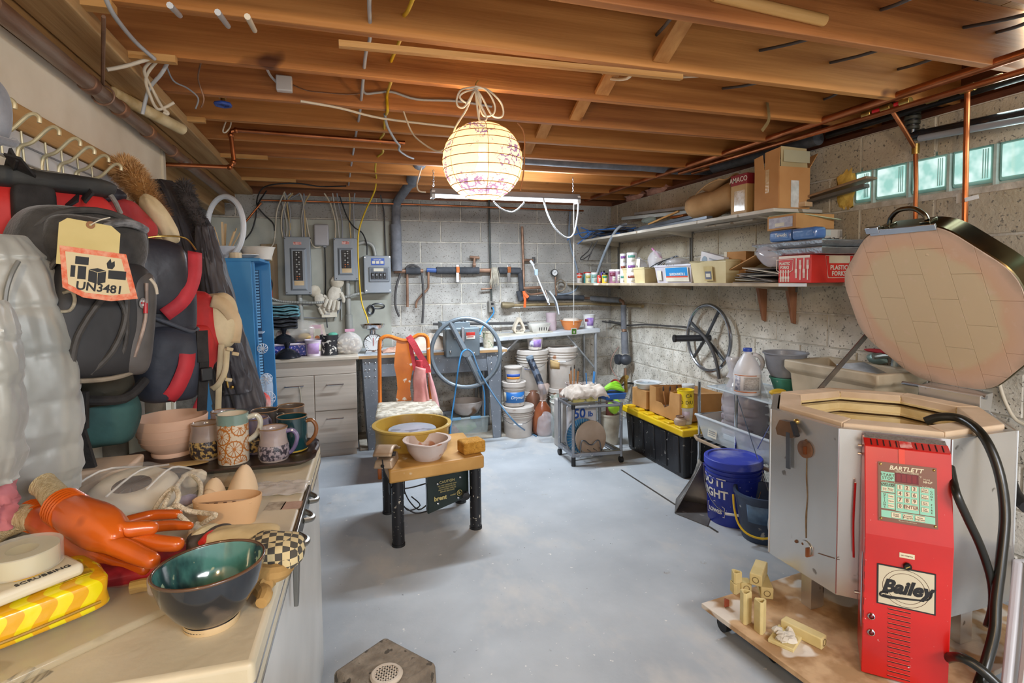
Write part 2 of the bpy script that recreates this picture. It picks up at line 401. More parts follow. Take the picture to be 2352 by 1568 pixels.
for y,x1 in((2.375,-.55),(3.19,-.62),(4.01,-.42),(4.83,-.3)):MB().box(-.9,x1,y-.03,y+.0,2.272,2.297).b('nailer_strip',EDGE,ce,world=1)
MB().cyl(PY(1640,-12,1.535),PY(1893,47,1.535),.02,n=12).b('dowel_rail',wood('D8AC6C','BE8C48','x',3),ce,world=1)
for y,a in((4.95,.4),(4.55,.3)):
 MB().ell((XR+.03,y,2.29),(.05,.17,.04),nz=.5).b('insulation_tuft',M('C89A88','A87868',12,.95,0,.8),ce,world=1)
 # ================================================================ lamps and services under the joists
def run(name,label,cat,pts,r,mat,group=None,n=8,k=5,parent=None):
 o=MB().tube(pts,r,n,k=k).b(name,mat,parent,world=parent is not None,smooth=50)
 if parent is None:tag(o,label,cat,group)
 return o
PAP=bpy.data.materials.new('lantern_paper');nt,N,L,B=nodes(PAP);out=N['Material Output']
tc=N.new('ShaderNodeTexCoord');vz=N.new('ShaderNodeTexVoronoi');vz.inputs['Scale'].default_value=9;L.new(tc.outputs['Object'],vz.inputs[0])
n1=N.new('ShaderNodeTexNoise');n1.inputs['Scale'].default_value=30;n1.inputs['Detail'].default_value=3;L.new(tc.outputs['Object'],n1.inputs[0])
wv=N.new('ShaderNodeMath');wv.operation='SUBTRACT';L.new(n1.outputs[0],wv.inputs[0]);wv.inputs[1].default_value=.5
ab=N.new('ShaderNodeMath');ab.operation='ABSOLUTE';L.new(wv.outputs[0],ab.inputs[0])
ad=N.new('ShaderNodeMath');ad.operation='MULTIPLY_ADD';L.new(vz.outputs['Distance'],ad.inputs[0]);ad.inputs[1].default_value=.12;L.new(ab.outputs[0],ad.inputs[2])
rp_=N.new('ShaderNodeValToRGB');rp_.color_ramp.elements[0].position=.072;rp_.color_ramp.elements[1].position=.09
rp_.color_ramp.elements[0].color=hx('6E5E94');rp_.color_ramp.elements[1].color=hx('EAD8BC');L.new(ad.outputs[0],rp_.inputs[0])
tr=N.new('ShaderNodeBsdfTransparent');tl=N.new('ShaderNodeBsdfTranslucent');df=N.new('ShaderNodeBsdfDiffuse');m1=N.new('ShaderNodeMixShader');m2=N.new('ShaderNodeMixShader')
for q in(tr,tl,df):L.new(rp_.outputs[0],q.inputs[0])
m1.inputs[0].default_value=.5;m2.inputs[0].default_value=.45
L.new(tl.outputs[0],m1.inputs[1]);L.new(df.outputs[0],m1.inputs[2]);L.new(tr.outputs[0],m2.inputs[1]);L.new(m1.outputs[0],m2.inputs[2]);L.new(m2.outputs[0],out.inputs[0])
WARM=M('FFE2B4','FFD498',3,.5,0,0,emit=2.2)
lan=th('paper_lantern','glowing round white paper lantern with purple line drawings hanging on a coiled cord','lamp',LANTERN-V((0,0,.17)))
lc=V((0,0,.17));LR,LH=.174,.152
NR=11;zr=[cos(PI*(.13+.74*i/(NR-1)))for i in range(NR)]
prof=[]
for i in range(NR):
 t=PI*(.13+.74*i/(NR-1));prof.append((LR*sin(t)**.9,LH*cos(t)/cos(.13*PI)))
 if i<NR-1:
  t=PI*(.13+.74*(i+.5)/(NR-1));prof.append((LR*sin(t)**.9*.993,LH*cos(t)/cos(.13*PI)))
MB().lathe(prof,lc,40).b('shade',PAP,lan,smooth=60)
RIB=M('A06E34','7E5424',8,.6,0,0)
for i in range(NR):
 r,z=prof[2*i];MB().tube([(lc.x+(r+.001)*cos(a*PI/16),(r+.001)*sin(a*PI/16),lc.z+z)for a in range(32)],.0017,5,True,1).b('hoop',RIB,lan)
for a in(0.4,1.45,2.5,3.6,4.6,5.7):
 MB().tube([lc+V((r*1.003*cos(a),r*1.003*sin(a),z))for r,z in prof],.0011,4,k=1).b('paper_seam',RIB,lan)
MB().lathe([(.001,-.075),(.018,-.07),(.03,-.05),(.031,-.03),(.022,-.005),(.014,.02),(.014,.03)],lc,20).b('bulb',WARM,lan,smooth=60)
MB().lathe([(0,.085),(.016,.085),(.02,.03),(.017,.025),(0,.025)],lc,16).b('socket',WHITEP,lan)
for s_ in(0,1,2):MB().tube([lc+V((.016*cos(s_*2.1),.016*sin(s_*2.1),.06)),lc+V((prof[0][0]*cos(s_*2.1),prof[0][0]*sin(s_*2.1),prof[0][1]))],.0012,5).b('spreader',RIB,lan)
hook=PY(1098,205,2.34)
cd=[lc+V((0,0,.08)),lc+V((0,0,.17)),lc+V((.0,0,.22))]
def lw(px,py,y=2.33):return MWi@PY(px,py,y)
MWi=MW(lan).inverted()
MB().tube([lc+V((0,0,.08)),lw(1102,285),lw(1100,262),lw(1104,230),lw(1092,202)],.0042,7).b('cord',CABLE,lan)
for lp in([(1092,200),(1060,206),(1049,228),(1052,244),(1066,246),(1082,222),(1092,206)],[(1094,203),(1120,206),(1150,235),(1156,262),(1145,270),(1128,262),(1108,225),(1094,204)],[(1091,198),(1118,208),(1136,240),(1133,262),(1112,266),(1102,245),(1094,210)],[(1093,206),(1104,240),(1118,272),(1104,278),(1098,262),(1092,208)],[(1090,205),(1066,212),(1056,224),(1075,236),(1088,210)]):
 q=2.33+rnd.uniform(-.03,.03);MB().tube([lw(x,y,2.33+(q-2.33)*sin(PI*i/(len(lp)-1)))for i,(x,y)in enumerate(lp)],.0042,7).b('cord_coil',CABLE,lan)
MB().tube([lw(1086,212),lw(1072,250),lw(1046,292),lw(1032,330,2.5),lw(1005,347,2.62),(MWi@PY(962,322,2.72)),(MWi@PY(943,298,2.78)),(MWi@PY(927,256,2.80))],.0042,7).b('swag_cord',CABLE,lan)
MB().tube([lw(1092,204),lw(1093,192),lw(1099,184)],.003,6).b('hook',BRASS,lan)
TY=4.15;ta,tb=PY(990,440,TY),PY(1329,455,TY);zt=(ta.z+tb.z)/2
tl_=th('tube_light','suspended white fluorescent tube light on two chains in front of the block wall','lamp',((ta.x+tb.x)/2,TY,zt-.02))
x0,x1=ta.x-(ta.x+tb.x)/2,tb.x-(ta.x+tb.x)/2
MB().add([(x0,-.045,.0),(x0,.045,0),(x0,.03,.045),(x0,-.03,.045),(x1,-.045,0),(x1,.045,0),(x1,.03,.045),(x1,-.03,.045)],[(0,1,2,3),(7,6,5,4),(0,4,5,1),(1,5,6,2),(2,6,7,3),(3,7,4,0)]).b('housing',M('8E9196','7C7F84',4,.5,.3,.05),tl_,bev=.004)
for s_ in(-.018,):MB().cyl((x0+.02,s_,-.012),(x1-.02,s_,-.012),.013,n=12).b('tube',M('F4F8FF','F4F8FF',2,.4,0,0,emit=5),tl_)
for x in(x0+.012,x1-.012):MB().box(x-.014,x+.014,-.04,.04,-.03,.03).b('end_cap',WHITEP,tl_,bev=.004)
CHAIN=M('9A9CA0','7E8084',8,.35,.9,0)
for px,x in((987,x0+.02),(1318,x1-.05)):
 m=MB();z=.045;i=0
 while z<ZJ-zt-.005:
  a=(.006,0)if i%2 else(0,.006);m.tube([(x+a[0]*cos(t),a[1]*cos(t),z+.011+.011*sin(t))for t in[j*PI/4 for j in range(8)]],.0016,4,True,1);z+=.017;i+=1
 m.b('chain',CHAIN,tl_)
MWt=MW(tl_).inverted()
def lt(px,py,y=TY-.04):return MWt@PY(px,py,y)
WCAB=plastic('B4B8BC',.4)
MB().tube([lt(1134,462),lt(1150,478),lt(1176,487),lt(1196,474),lt(1206,461)],.006,7).b('power_cord',WCAB,tl_)
MB().tube([lt(1248,455),lt(1258,492),lt(1276,525),lt(1300,545),lt(1317,538),lt(1326,500),lt(1329,465)],.007,7).b('power_cord',WCAB,tl_)
MB().tube([lt(968,385,4.3),lt(958,420),lt(962,438),lt(978,441)],.006,7).b('power_cord',CABLE,tl_)
MB().tube([lt(1318,462),lt(1318,600),lt(1318,746)],.0022,5).b('pull_string',M('DCDCD8','C8C8C4',9,.8),tl_)
g=lt(1318,761);flat(tl_,basis(g,(1,0,0),(0,0,1)),.052,.055,WHITEP,'pull_tag',.004);flat(tl_,basis(g+V((0,-.005,0)),(1,0,0),(0,0,1)),.038,.042,M('5E9A3A','3E7A28',30,.6),'pull_tag_print')
flat(tl_,basis(g+V((0,-.006,-.004)),(1,0,0),(0,0,1)),.012,.02,INKW,'pull_tag_print')
def rp2(px,py,X=2.62):return PX(px,py,X)
CL='copper water pipes under the ceiling'
run('copper_pipe','long bright copper pipe hung under the joists beside the right wall','pipe',[PX(2420,100,2.56),PX(1345,459,2.56)],.02,COPPER,k=1,n=12)
cpb=th('copper_pipe','second copper pipe with red and brass fittings just below the first','pipe',PX(1560,398,2.60))
MB().cyl(PX(2420,143,2.60),PX(1560,398,2.60),.014,n=10).b('tube',COPPER,cpb,world=1)
for px,py,r,L_,mt in((1992,262,.017,.05,BRASS),(2016,254,.0115,.05,plastic('C02028',.4)),(2036,248,.017,.05,BRASS),(2062,239,.0115,.03,plastic('C02028',.4)),(2080,234,.017,.05,BRASS)):
 c=PX(px,py,2.60);MB().cyl(c-V((0,L_/2,0)),c+V((0,L_/2,0)),r,n=12).b('fitting',mt,cpb,world=1,bev=.002)
MB().tube([PX(2046,250,2.61),PX(2072,290,2.68),PX(2103,342,2.78)],.0105,10,k=1).b('drop',COPPER,cpb,world=1)
MB().tube([PX(2103,338,2.78),PX(2104,420,2.78),PX(2102,560,2.78),PX(2102,700,2.78)],.0105,10,k=1).b('drop',COPPER,cpb,world=1)
c=PX(2103,340,2.78);MB().cyl(c-V((0,0,.03)),c+V((0,0,.02)),.017,n=12).b('fitting',BRASS,cpb,world=1)
cpc=th('copper_pipe','upright copper pipe crossing the glass blocks nearest the right edge','pipe',PX(2217,700,2.72))
MB().tube([PX(2222,205,2.72),PX(2219,350,2.72),PX(2216,520,2.72),PX(2216,740,2.72)],.0115,10,k=1).b('tube',COPPER,cpc,world=1)
for px,py,r,L_ in((2140,228,.016,.05),(2160,222,.012,.06),(2180,214,.016,.05),(2222,203,.018,.06),(2250,194,.013,.05),(2270,187,.016,.04),(2290,180,.016,.04)):
 c=PX(px,py,2.70);MB().cyl(c-V((0,L_/2,0)),c+V((0,L_/2,0)),r,n=12).b('fitting',BRASS,cpc,world=1,bev=.002)
MB().cyl(PX(2130,231,2.70),PX(2310,173,2.70),.009,n=10).b('tube',COPPER,cpc,world=1)
flat(cpc,basis(PX(2206,455,2.73),(.3,-1,0),(0,0,1)),.03,.045,WHITEP,'tape',.001,world=1);flat(cpc,basis(PX(2232,455,2.71),(.3,-1,.2),(0,0,1)),.05,.018,WHITEP,'tape',.001,world=1)
bp_=th('iron_pipe','black iron pipe with grey foam sleeve running along top of right wall','pipe',PX(1560,412,2.74))
MB().cyl(PX(2420,155,2.76),PX(1900,312,2.76),.017,n=12).b('tube',M('2A2622','161412',10,.5,.5,.3),bp_,world=1)
MB().cyl(PX(1880,317,2.74),PX(1640,384,2.74),.042,n=18).b('foam_sleeve',M('4A4C50','3A3C40',20,.9,0,.2),bp_,world=1)
MB().cyl(PX(1640,384,2.74),PX(1590,398,2.74),.012,n=10).b('tube',COPPER,bp_,world=1)
bw=th('drain_pipe','black waste pipe with a ribbed coupling above the glass-block window','pipe',PX(2107,312,2.80))
PB=M('26282C','17181B',8,.25,0,.1)
MB().tube([PX(2440,245,2.80),PX(2120,310,2.80)],.028,14,k=1).b('tube',PB,bw,world=1)
MB().tube([PX(2440,258,2.77),PX(2112,318,2.77)],.016,12,k=1).b('tube',GREYC,bw,world=1)
c=PX(2095,312,2.80)
MB().tube([c+V((0,-.06,-.0)),c,c+V((0,0,.05)),c+V((0,0,.16))],.024,14,k=3).b('elbow',PB,bw,world=1)
for dz,r in((.03,.031),(.055,.034),(.08,.037),(.105,.035),(.13,.031)):MB().cyl(c+V((0,0,dz)),c+V((0,0,dz+.018)),r,n=16).b('coupling_rib',M('3A3A2E','24241C',10,.5),bw,world=1,bev=.003)
INS=M('7A7D84','64676E',14,.85,0,.15)
run('insulated_pipe','grey foam-covered pipe crossing under the joists right of the paper lantern','pipe',[PY(1190,362,3.9),PY(1330,372,3.9),PY(1480,380,3.9),PY(1560,388,3.88),PY(1660,388,3.86)],.045,INS,n=14)
vi=th('insulated_pipe','grey foam-covered pipe bending from the joists down the back wall beside the yellow cable','pipe',PY(912,622,5.31))
MB().tube([PY(985,352,4.3),PY(965,372,4.4)],.045,14,k=1).b('foam_sleeve',INS,vi,world=1)
MB().tube([PY(966,368,4.35),PY(945,418,4.9)],.055,14,k=1).b('foam_sleeve',INS,vi,world=1)
MB().tube([PY(946,415,4.85),PY(920,452,5.2),PY(910,472,5.31),PY(910,520,5.31)],.042,14,k=2).b('foam_sleeve',INS,vi,world=1)
MB().tube([PY(909,515,5.3),PY(912,622,5.3)],.05,14,k=1).b('foam_sleeve',INS,vi,world=1)
MB().tube([PY(990,346,4.3),PY(982,350,4.35)],.03,12,k=1).b('pipe_end',OLDCOPPER,vi,world=1)
lp=th('iron_pipe','long rusty grey pipe slung along the girder above the coat rack','pipe',(-.80,3,2.1))
PIPE=M('7A5A46','8E7A6C',7,.45,.4,.25,stretch=(3,.6,3),world=1)
zp,xp=2.19,-.80
pA=PX(-25,5,xp);pB=PX(543,468,xp)
def alongp(t):return pA.lerp(pB,t)
MB().cyl(pA,pB,.026,n=16).b('tube',PIPE,lp,world=1)
for px,py in((205,195),(275,245),(340,300),(395,345),(430,375)):
 t=(px+25)/568;q=(PX(px,py,xp).y-pA.y)/(pB.y-pA.y);c=alongp(q);d=(pB-pA).normalized()
 MB().cyl(c-d*.022,c+d*.022,.032,n=16).b('joint_band',M('9A6E4E','6E5040',10,.5,.4,.2),lp,world=1,bev=.004)
c=alongp((PX(236,200,xp).y-pA.y)/(pB.y-pA.y))
MB().tube([c+V((.0,.0,.035)),PY(238,38,1.95)],.006,6,k=1).b('hanger_rod',OLDCOPPER,lp,world=1)
MB().tube([c+V((.035*sin(a*PI/8),0,.035*cos(a*PI/8)))for a in range(16)],.004,6,True,1).b('hanger_ring',OLDCOPPER,lp,world=1)
run('plastic_pipe','short capped cream plastic pipe stub pointing out from the girder','pipe',[PY(255,212,2.62),PY(418,297,3.05)],.026,M('D8C8A0','B49C6C',12,.5,0,.15),k=1,n=14)
pv=th('copper_pipe','copper pipe with two elbows running out along a joist on the left','pipe',PY(528,388,3.45))
PP=[PY(380,379,3.3),PY(528,384,3.55)]
MB().tube([PY(380,378,3.42),PY(520,384,3.5),PY(532,380,3.5),PY(537,366,3.5),PY(530,308,3.5),PY(532,301,3.5),PY(545,299,3.5),PY(930,328,3.5)],.0125,10,k=1).b('tube',COPPER,pv,world=1)
for px,py in((528,384),(536,372),(530,310),(542,299)):
 c=PY(px,py,3.5);MB().ell(c,(.017,.017,.017),10,7).b('elbow',COPPER,pv,world=1)
vb=th('stop_valve','small brass valve with blue wheel handle poking down from a joist','valve',PY(512,248,2.9))
c=PY(512,236,2.9);MB().cyl(c,c+V((0,0,.07)),.011,n=10).b('stem',BRASS,vb,world=1);MB().cyl(c+V((0,0,.02)),c+V((0,0,.05)),.018,n=6).b('nut',BRASS,vb,world=1)
m=MB();m.tube([c+V((.03*cos(a*PI/6)*(1+.12*(a%2)),.03*sin(a*PI/6)*(1+.12*(a%2)),-.008))for a in range(12)],.008,6,True,2);m.bar(c+V((-.03,0,-.008)),c+V((.03,0,-.008)),.008,.006);m.bar(c+V((0,-.03,-.008)),c+V((0,.03,-.008)),.008,.006)
m.b('wheel_handle',plastic('2A4A9A',.4),vb,world=1)
CW='white cables threaded through the joists'
def cabZ(pts,z):return[PZ(x,y,z+dz)for x,y,dz in pts]
run('white_cable','white cable threaded straight through the joist centres left of the yellow cable','cable',cabZ([(850,-40,.03),(848,12,.04),(850,85,.03),(840,125,.04),(833,195,.03),(826,262,.04),(818,305,.05),(812,345,.04),(807,378,.05),(803,408,.04),(800,430,.04)],ZJ),.007,WCAB)
run('yellow_cable','yellow cable threaded through the joists and hanging down to the breaker panels','cable',[PZ(955,-20,2.33),PZ(938,22,2.34),PZ(924,45,2.38),PZ(921,85,2.31),PZ(896,148,2.38),PZ(899,182,2.31),PZ(889,218,2.36),PZ(890,255,2.29),PZ(884,270,2.33),PZ(882,305,2.31),PZ(872,322,2.34),PZ(880,348,2.31),PZ(866,362,2.34),PZ(862,388,2.3),PY(864,410,4.85),PY(860,440,4.95),PY(838,488,5.1),PY(823,540,5.15),PY(824,620,5.15),PY(830,690,5.15),PY(842,726,5.1),PY(846,742,5.08)],.007,YELC)
CPL='cut cable ends and staples at the left ends of the joists'
run('white_cable','white cable slanting from the joists down to the dangling wire ends on the left','cable',[PY(238,-15,1.85),PY(262,35,1.95),PY(310,95,2.2),PY(355,135,2.34)],.007,WCAB)
run('white_cable','thick cream cable arcing left under a joist to the girder','cable',[PY(245,160,2.3),PY(290,151,2.33),PY(352,132,2.36)],.007,CABLE)
run('white_cable','white cable hanging from a joist down to the plastic pipe stub','cable',[PY(388,138,2.42),PY(370,170,2.45),PY(342,205,2.5),PY(327,262,2.52)],.007,WCAB)
run('white_cable','cream cable with stripped curled end hanging left of the blue valve','cable',[PY(365,135,2.4),PY(335,178,2.45),PY(347,225,2.5),PY(362,250,2.5),PY(380,246,2.5),PY(400,235,2.5)],.006,CABLE)
run('white_cable','cream cable looping round at its end beside the stripped one','cable',[PY(352,136,2.4),PY(331,162,2.42),PY(350,205,2.5),PY(372,245,2.5),PY(385,258,2.5),PY(384,262,2.5),PY(376,258,2.5)],.006,CABLE)
run('thin_wire','thin grey wire hanging down to open wire nuts left of the blue valve','wire',[PY(380,145,2.5),PY(398,185,2.6),PY(430,202,2.7),PY(455,225,2.75),PY(449,250,2.75)],.0035,GREYC)
run('thin_wire','thin brown wire dangling from a joist to the wire nuts','wire',[PY(463,138,2.5),PY(455,180,2.7),PY(468,225,2.75),PY(462,247,2.75)],.0035,OLDCOPPER)
jb=th('sensor_box','small white square plastic box screwed to a joist face','box',PY(653,208,2.765))
c=PY(653,193,2.765);MB().box(c.x-.035,c.x+.035,c.y-.02,c.y+.02,c.z-.035,c.z+.035).b('cover',WHITEP,jb,world=1,bev=.006,seg=3)
MB().tube([PY(610,150,2.6),PY(620,172,2.74),PY(636,190,2.76)],.006,6).b('lead',WCAB,jb,world=1)
MB().tube([PY(672,195,2.775),PY(705,208,2.78),PY(745,213,2.78),PY(800,217,2.78),PY(835,214,2.775)],.0025,5).b('thin_lead',OLDCOPPER,jb,world=1)
run('white_cable','white cable stapled along the joist face behind the lantern cord','cable',[PY(836,172,2.76),PY(836,212,2.77),PY(865,213,2.775),PY(900,211,2.775),PY(958,228,2.775),PY(1048,232,2.775),PY(1130,245,2.775)],.006,WCAB)
run('white_cable','white cable drooping in a long loop from joist to insulated pipe','cable',[PZ(884,262,2.31),PY(890,290,3.0),PY(908,322,3.2),PY(918,334,3.3),PY(917,345,3.4),PY(935,358,3.7),PY(950,364,4.0)],.007,WCAB)
run('white_cable','thin cream cable running slantwise under joists toward the lantern','cable',[PZ(690,232,2.285),PZ(780,248,2.285),PZ(880,272,2.285),PZ(1045,292,2.285)],.006,CABLE)
run('white_cable','little white wire loop hanging at the copper elbow','cable',[PY(519,278,3.4),PY(512,300,3.4),PY(518,304,3.4),PY(528,292,3.4),PY(531,279,3.4)],.004,CABLE)
for pa,pb_,ya,yb,lab in(((390,12),(413,36),1.6,1.955,'white cable stub entering the dark joist above the coat rack, leftmost of three'),((500,28),(524,60),1.6,1.955,'white cable stub entering the dark joist, middle of three'),((568,38),(585,70),1.6,1.955,'tan cable stub entering the dark joist, rightmost of three')):
 run('cable_stub',lab,'cable',[PY(*pa,ya),PY(*pb_,yb)],.008,CABLE if lab[0]=='t' else WCAB,'cable stubs in the left joists',k=1)
run('white_cable','short white cable bowing from a hole in a joist right of the wooden braces','cable',[PY(1385,168,2.37),PY(1400,180,2.3),PY(1440,180,2.15),PY(1464,152,2.0)],.007,CABLE)
run('white_cable','short straight white cable from a joist hole right of the bowing one','cable',[PY(1521,180,2.37),PY(1640,172,2.0)],.006,CABLE,k=1)
DK=plastic('4A4848',.7)
for pa,pb_,ya,yb,lab in(((1745,116),(1882,83),1.96,1.6,'dark grey cable between two joists, left of the one reaching nearer the copper pipe'),((1907,144),(2035,110),1.96,1.6,'thick dark grey cable between joists, in the middle of the row of three'),((2063,159),(2155,130),1.96,1.6,'dark grey cable between joists nearest the long copper pipe'),((2024,22),(2092,-4),1.555,1.2,'dark grey cable at the top edge above the three in a row'),((2213,63),(2370,30),1.555,1.2,'thick dark furry cable at the top right corner'),((2290,74),(2370,48),1.555,1.2,'thin dark cable just under the thick furry one'),((1660,203),(1750,188),2.375,2.0,'short grey cable above the hanging metal strap, left of it'),((1893,228),(1930,210),2.375,2.0,'short grey cable stub between joists close to the copper pipes'),((1508,80),(1548,32),1.96,1.6,'black cable beside the foremost wooden brace')):
 run('dark_cable',lab,'cable',[PY(*pa,ya),PY((pa[0]+pb_[0])/2,(pa[1]+pb_[1])/2+2,(ya+yb)/2),PY(*pb_,yb)],.0065,DK,'dark cables between the joists on the right')
st=MB();pts=cr([PY(1762,235,2.36),PY(1766,262,2.35),PY(1764,280,2.34),PY(1750,300,2.33)],4)
for i in range(len(pts)-1):st.bar(pts[i],pts[i+1],.018,.002,(0,1,0))
tag(st.b('metal_strap',M('B89A6A','8E744A',8,.5,.6,.1)),'perforated metal hanger strap dangling from a joist on the right','strap')
run('cloth_strap','thin tan strap hanging from a joist right behind the paper lantern','strap',[PY(1188,282,2.8),PY(1204,310,2.8),PY(1203,390,2.8),PY(1195,438,2.8)],.004,M('A8744A','8A5A34',9,.8))
run('cloth_strap','short tan strap hanging from a joist right of the wooden braces','strap',[PY(1336,228,2.76),PY(1337,278,2.76)],.006,M('A8744A','8A5A34',9,.8))
# ================================================================ helpers for pots, tubs, buckets, bags
def face_cam(x,y):return math.atan2(-y,-x)
def wrap(par,r0,r1,z0,z1,a,wd,mat,name='paper_label',n=16):
 m=MB();fr=[(r0,z0),(r1,z1)]
 m.surf(lambda u,v:((r0+(r1-r0)*v)*cos(a+(u-.5)*wd),(r0+(r1-r0)*v)*sin(a+(u-.5)*wd),z0+(z1-z0)*v),n,2)
 return m.b(name,mat,par,solid=.0006,smooth=60)
def ctext(s,size,r,a,z,par,mat,shear=0,off=0,spacing=1,slope=0):
 """lettering bent round a vertical cylinder of radius r, centred at angle a"""
 o=text(s,size,Matrix(),mat,par,ext=.0003,shear=shear,off=off,spacing=spacing)
 for v in o.data.vertices:
  t=a+v.co.x/r;rr=r+v.co.z+.0008+slope*v.co.y
  v.co=V((rr*cos(t),rr*sin(t),z+v.co.y))
 return o
def pot(name,label,cat,p,prof,mat,group=None,n=28,par=None,T=None):
 """thing turned on a wheel: profile from the outer foot up, over the rim and down inside"""
 t=th(name,label,cat,p,0,group);MB().lathe(prof,n=n).b('body',mat,t,smooth=40);return t
def openprof(r0,r1,h,th_=.004,foot=0,lip=0,mid=None):
 pr=[(0,0),(r0,0)]
 if mid:pr+=[(a*1.,b)for a,b in mid]
 pr+=[(r1,h-lip*1.2)]if lip else[]
 pr+=[(r1+lip,h-lip),(r1+lip,h),(r1-th_,h)]
 if mid:pr+=[(a-th_,max(b,th_*1.5))for a,b in reversed(mid)]
 pr+=[(r0-th_,th_*1.5),(0,th_*1.5)]
 return pr
def bucket(label,p,r,h,mat,lid=True,group=None,lidmat=None,handle=True,hang=.6,rings=3,taper=.88,cat='bucket',name='bucket'):
 t=th(name,label,cat,p,0,group);hb=h-(.02 if lid else 0)
 pr=[(0,0),(r*taper,0),(r*taper+.003,.006)]
 for k in range(rings):
  z=hb*(1-.07*(rings-k))-.02;rr=r*(taper+(1-taper)*z/hb);pr+=[(rr,z),(rr+.007,z+.002),(rr+.007,z+.008),(rr,z+.01)]
 pr+=[(r,hb-.004),(r+.004,hb),(r-.004,hb),(r*taper-.004,.01),(0,.01)]
 MB().lathe(pr,n=32).b('body',mat,t,smooth=35)
 if lid:
  MB().lathe([(r+.002,hb-.022),(r+.009,hb-.022),(r+.009,h-.004),(r+.005,h),(r-.012,h),(r-.016,h-.008),(0,h-.008)],n=32).b('lid',lidmat or mat,t,smooth=35,bev=.001)
 if handle:
  a0=face_cam(p[0],p[1]);z=hb*.86;R_=r+.008
  for s in(PI/2,-PI/2):MB().cyl((r*.96*cos(a0+s),r*.96*sin(a0+s),z),((r+.012)*cos(a0+s),(r+.012)*sin(a0+s),z),.012,n=10).b('ear',mat,t)
  pts=[]
  for k in range(13):
   u=-PI/2+PI*k/12;s_=cos(u);pts.append((R_*sin(u)*cos(a0+PI/2)+(R_+.012)*s_*cos(a0),R_*sin(u)*sin(a0+PI/2)+(R_+.012)*s_*sin(a0),z-hang*r*s_**.8*1.2))
  MB().tube(pts,.0025,6,k=1).b('bail',STEEL,t)
  q=pts[6];d=V((-sin(a0),cos(a0),0))*.04;MB().cyl(V(q)-d,V(q)+d,.008,n=8).b('grip',WHITEP,t)
 return t
def tub(label,p,r,h,mat,band=None,group=None,taper=.82,name='yogurt_tub',cat='tub',lid=False,inner=None):
 t=th(name,label,cat,p,0,group)
 MB().lathe([(0,0),(r*taper,0),(r*.985,h*.94),(r+.002,h*.945),(r+.003,h),(r-.002,h),(r*taper-.003,.004),(0,.004)],n=24).b('body',mat,t)
 if band:
  a=face_cam(p[0],p[1])
  for(c_,z0,z1,da,wd)in band:wrap(t,r*(taper+(.985-taper)*z0/.94)+.0008,r*(taper+(.985-taper)*z1/.94)+.0008,h*z0,h*z1,a+da,wd,c_,'printed_band')
 if lid:MB().lathe([(r+.001,h-.006),(r+.005,h-.006),(r+.005,h+.004),(r,h+.006),(0,h+.004)],n=24).b('lid',lid,t)
 if inner:MB().lathe([(0,h*.75),(r*.9,h*.75)],n=20).b('contents',inner,t)
 return t
def lump(name,label,cat,c,r,mat,nz=.25,nf=2.5,seed=0,group=None,T=None,sub=1,flat_=True,n=20,m_=14):
 m=MB().ell(c,r,n,m_,T,nz,nf,seed);z0=c[2]-r[2]*.86
 if flat_:
  for i,v in enumerate(m.v):
   if v.z<z0:m.v[i]=V((v.x,v.y,z0))
 o=m.b(name,mat,smooth=60,sub=sub);return tag(o,label,cat,group)if label else o
def fabric(fn,nu,nv,name,mat,parent=None,t=.004,world=1,sub=0):
 return MB().surf(fn,nu,nv).b(name,mat,parent,solid=t,smooth=70,world=world and parent is not None,sub=sub)
def wr_(px0,py0,px1,py1,y):a,b=PY(px0,py0,y),PY(px1,py1,y);return a.x,b.x,b.z,a.z
def wbox(par,px0,py0,px1,py1,y0,y1,name,mat,bev=.003,seg=2):
 x0,x1,z0,z1=wr_(px0,py0,px1,py1,y0);return MB().box(x0,x1,y0,y1,z0,z1).b(name,mat,par,world=1,bev=bev,seg=seg,smooth=35)
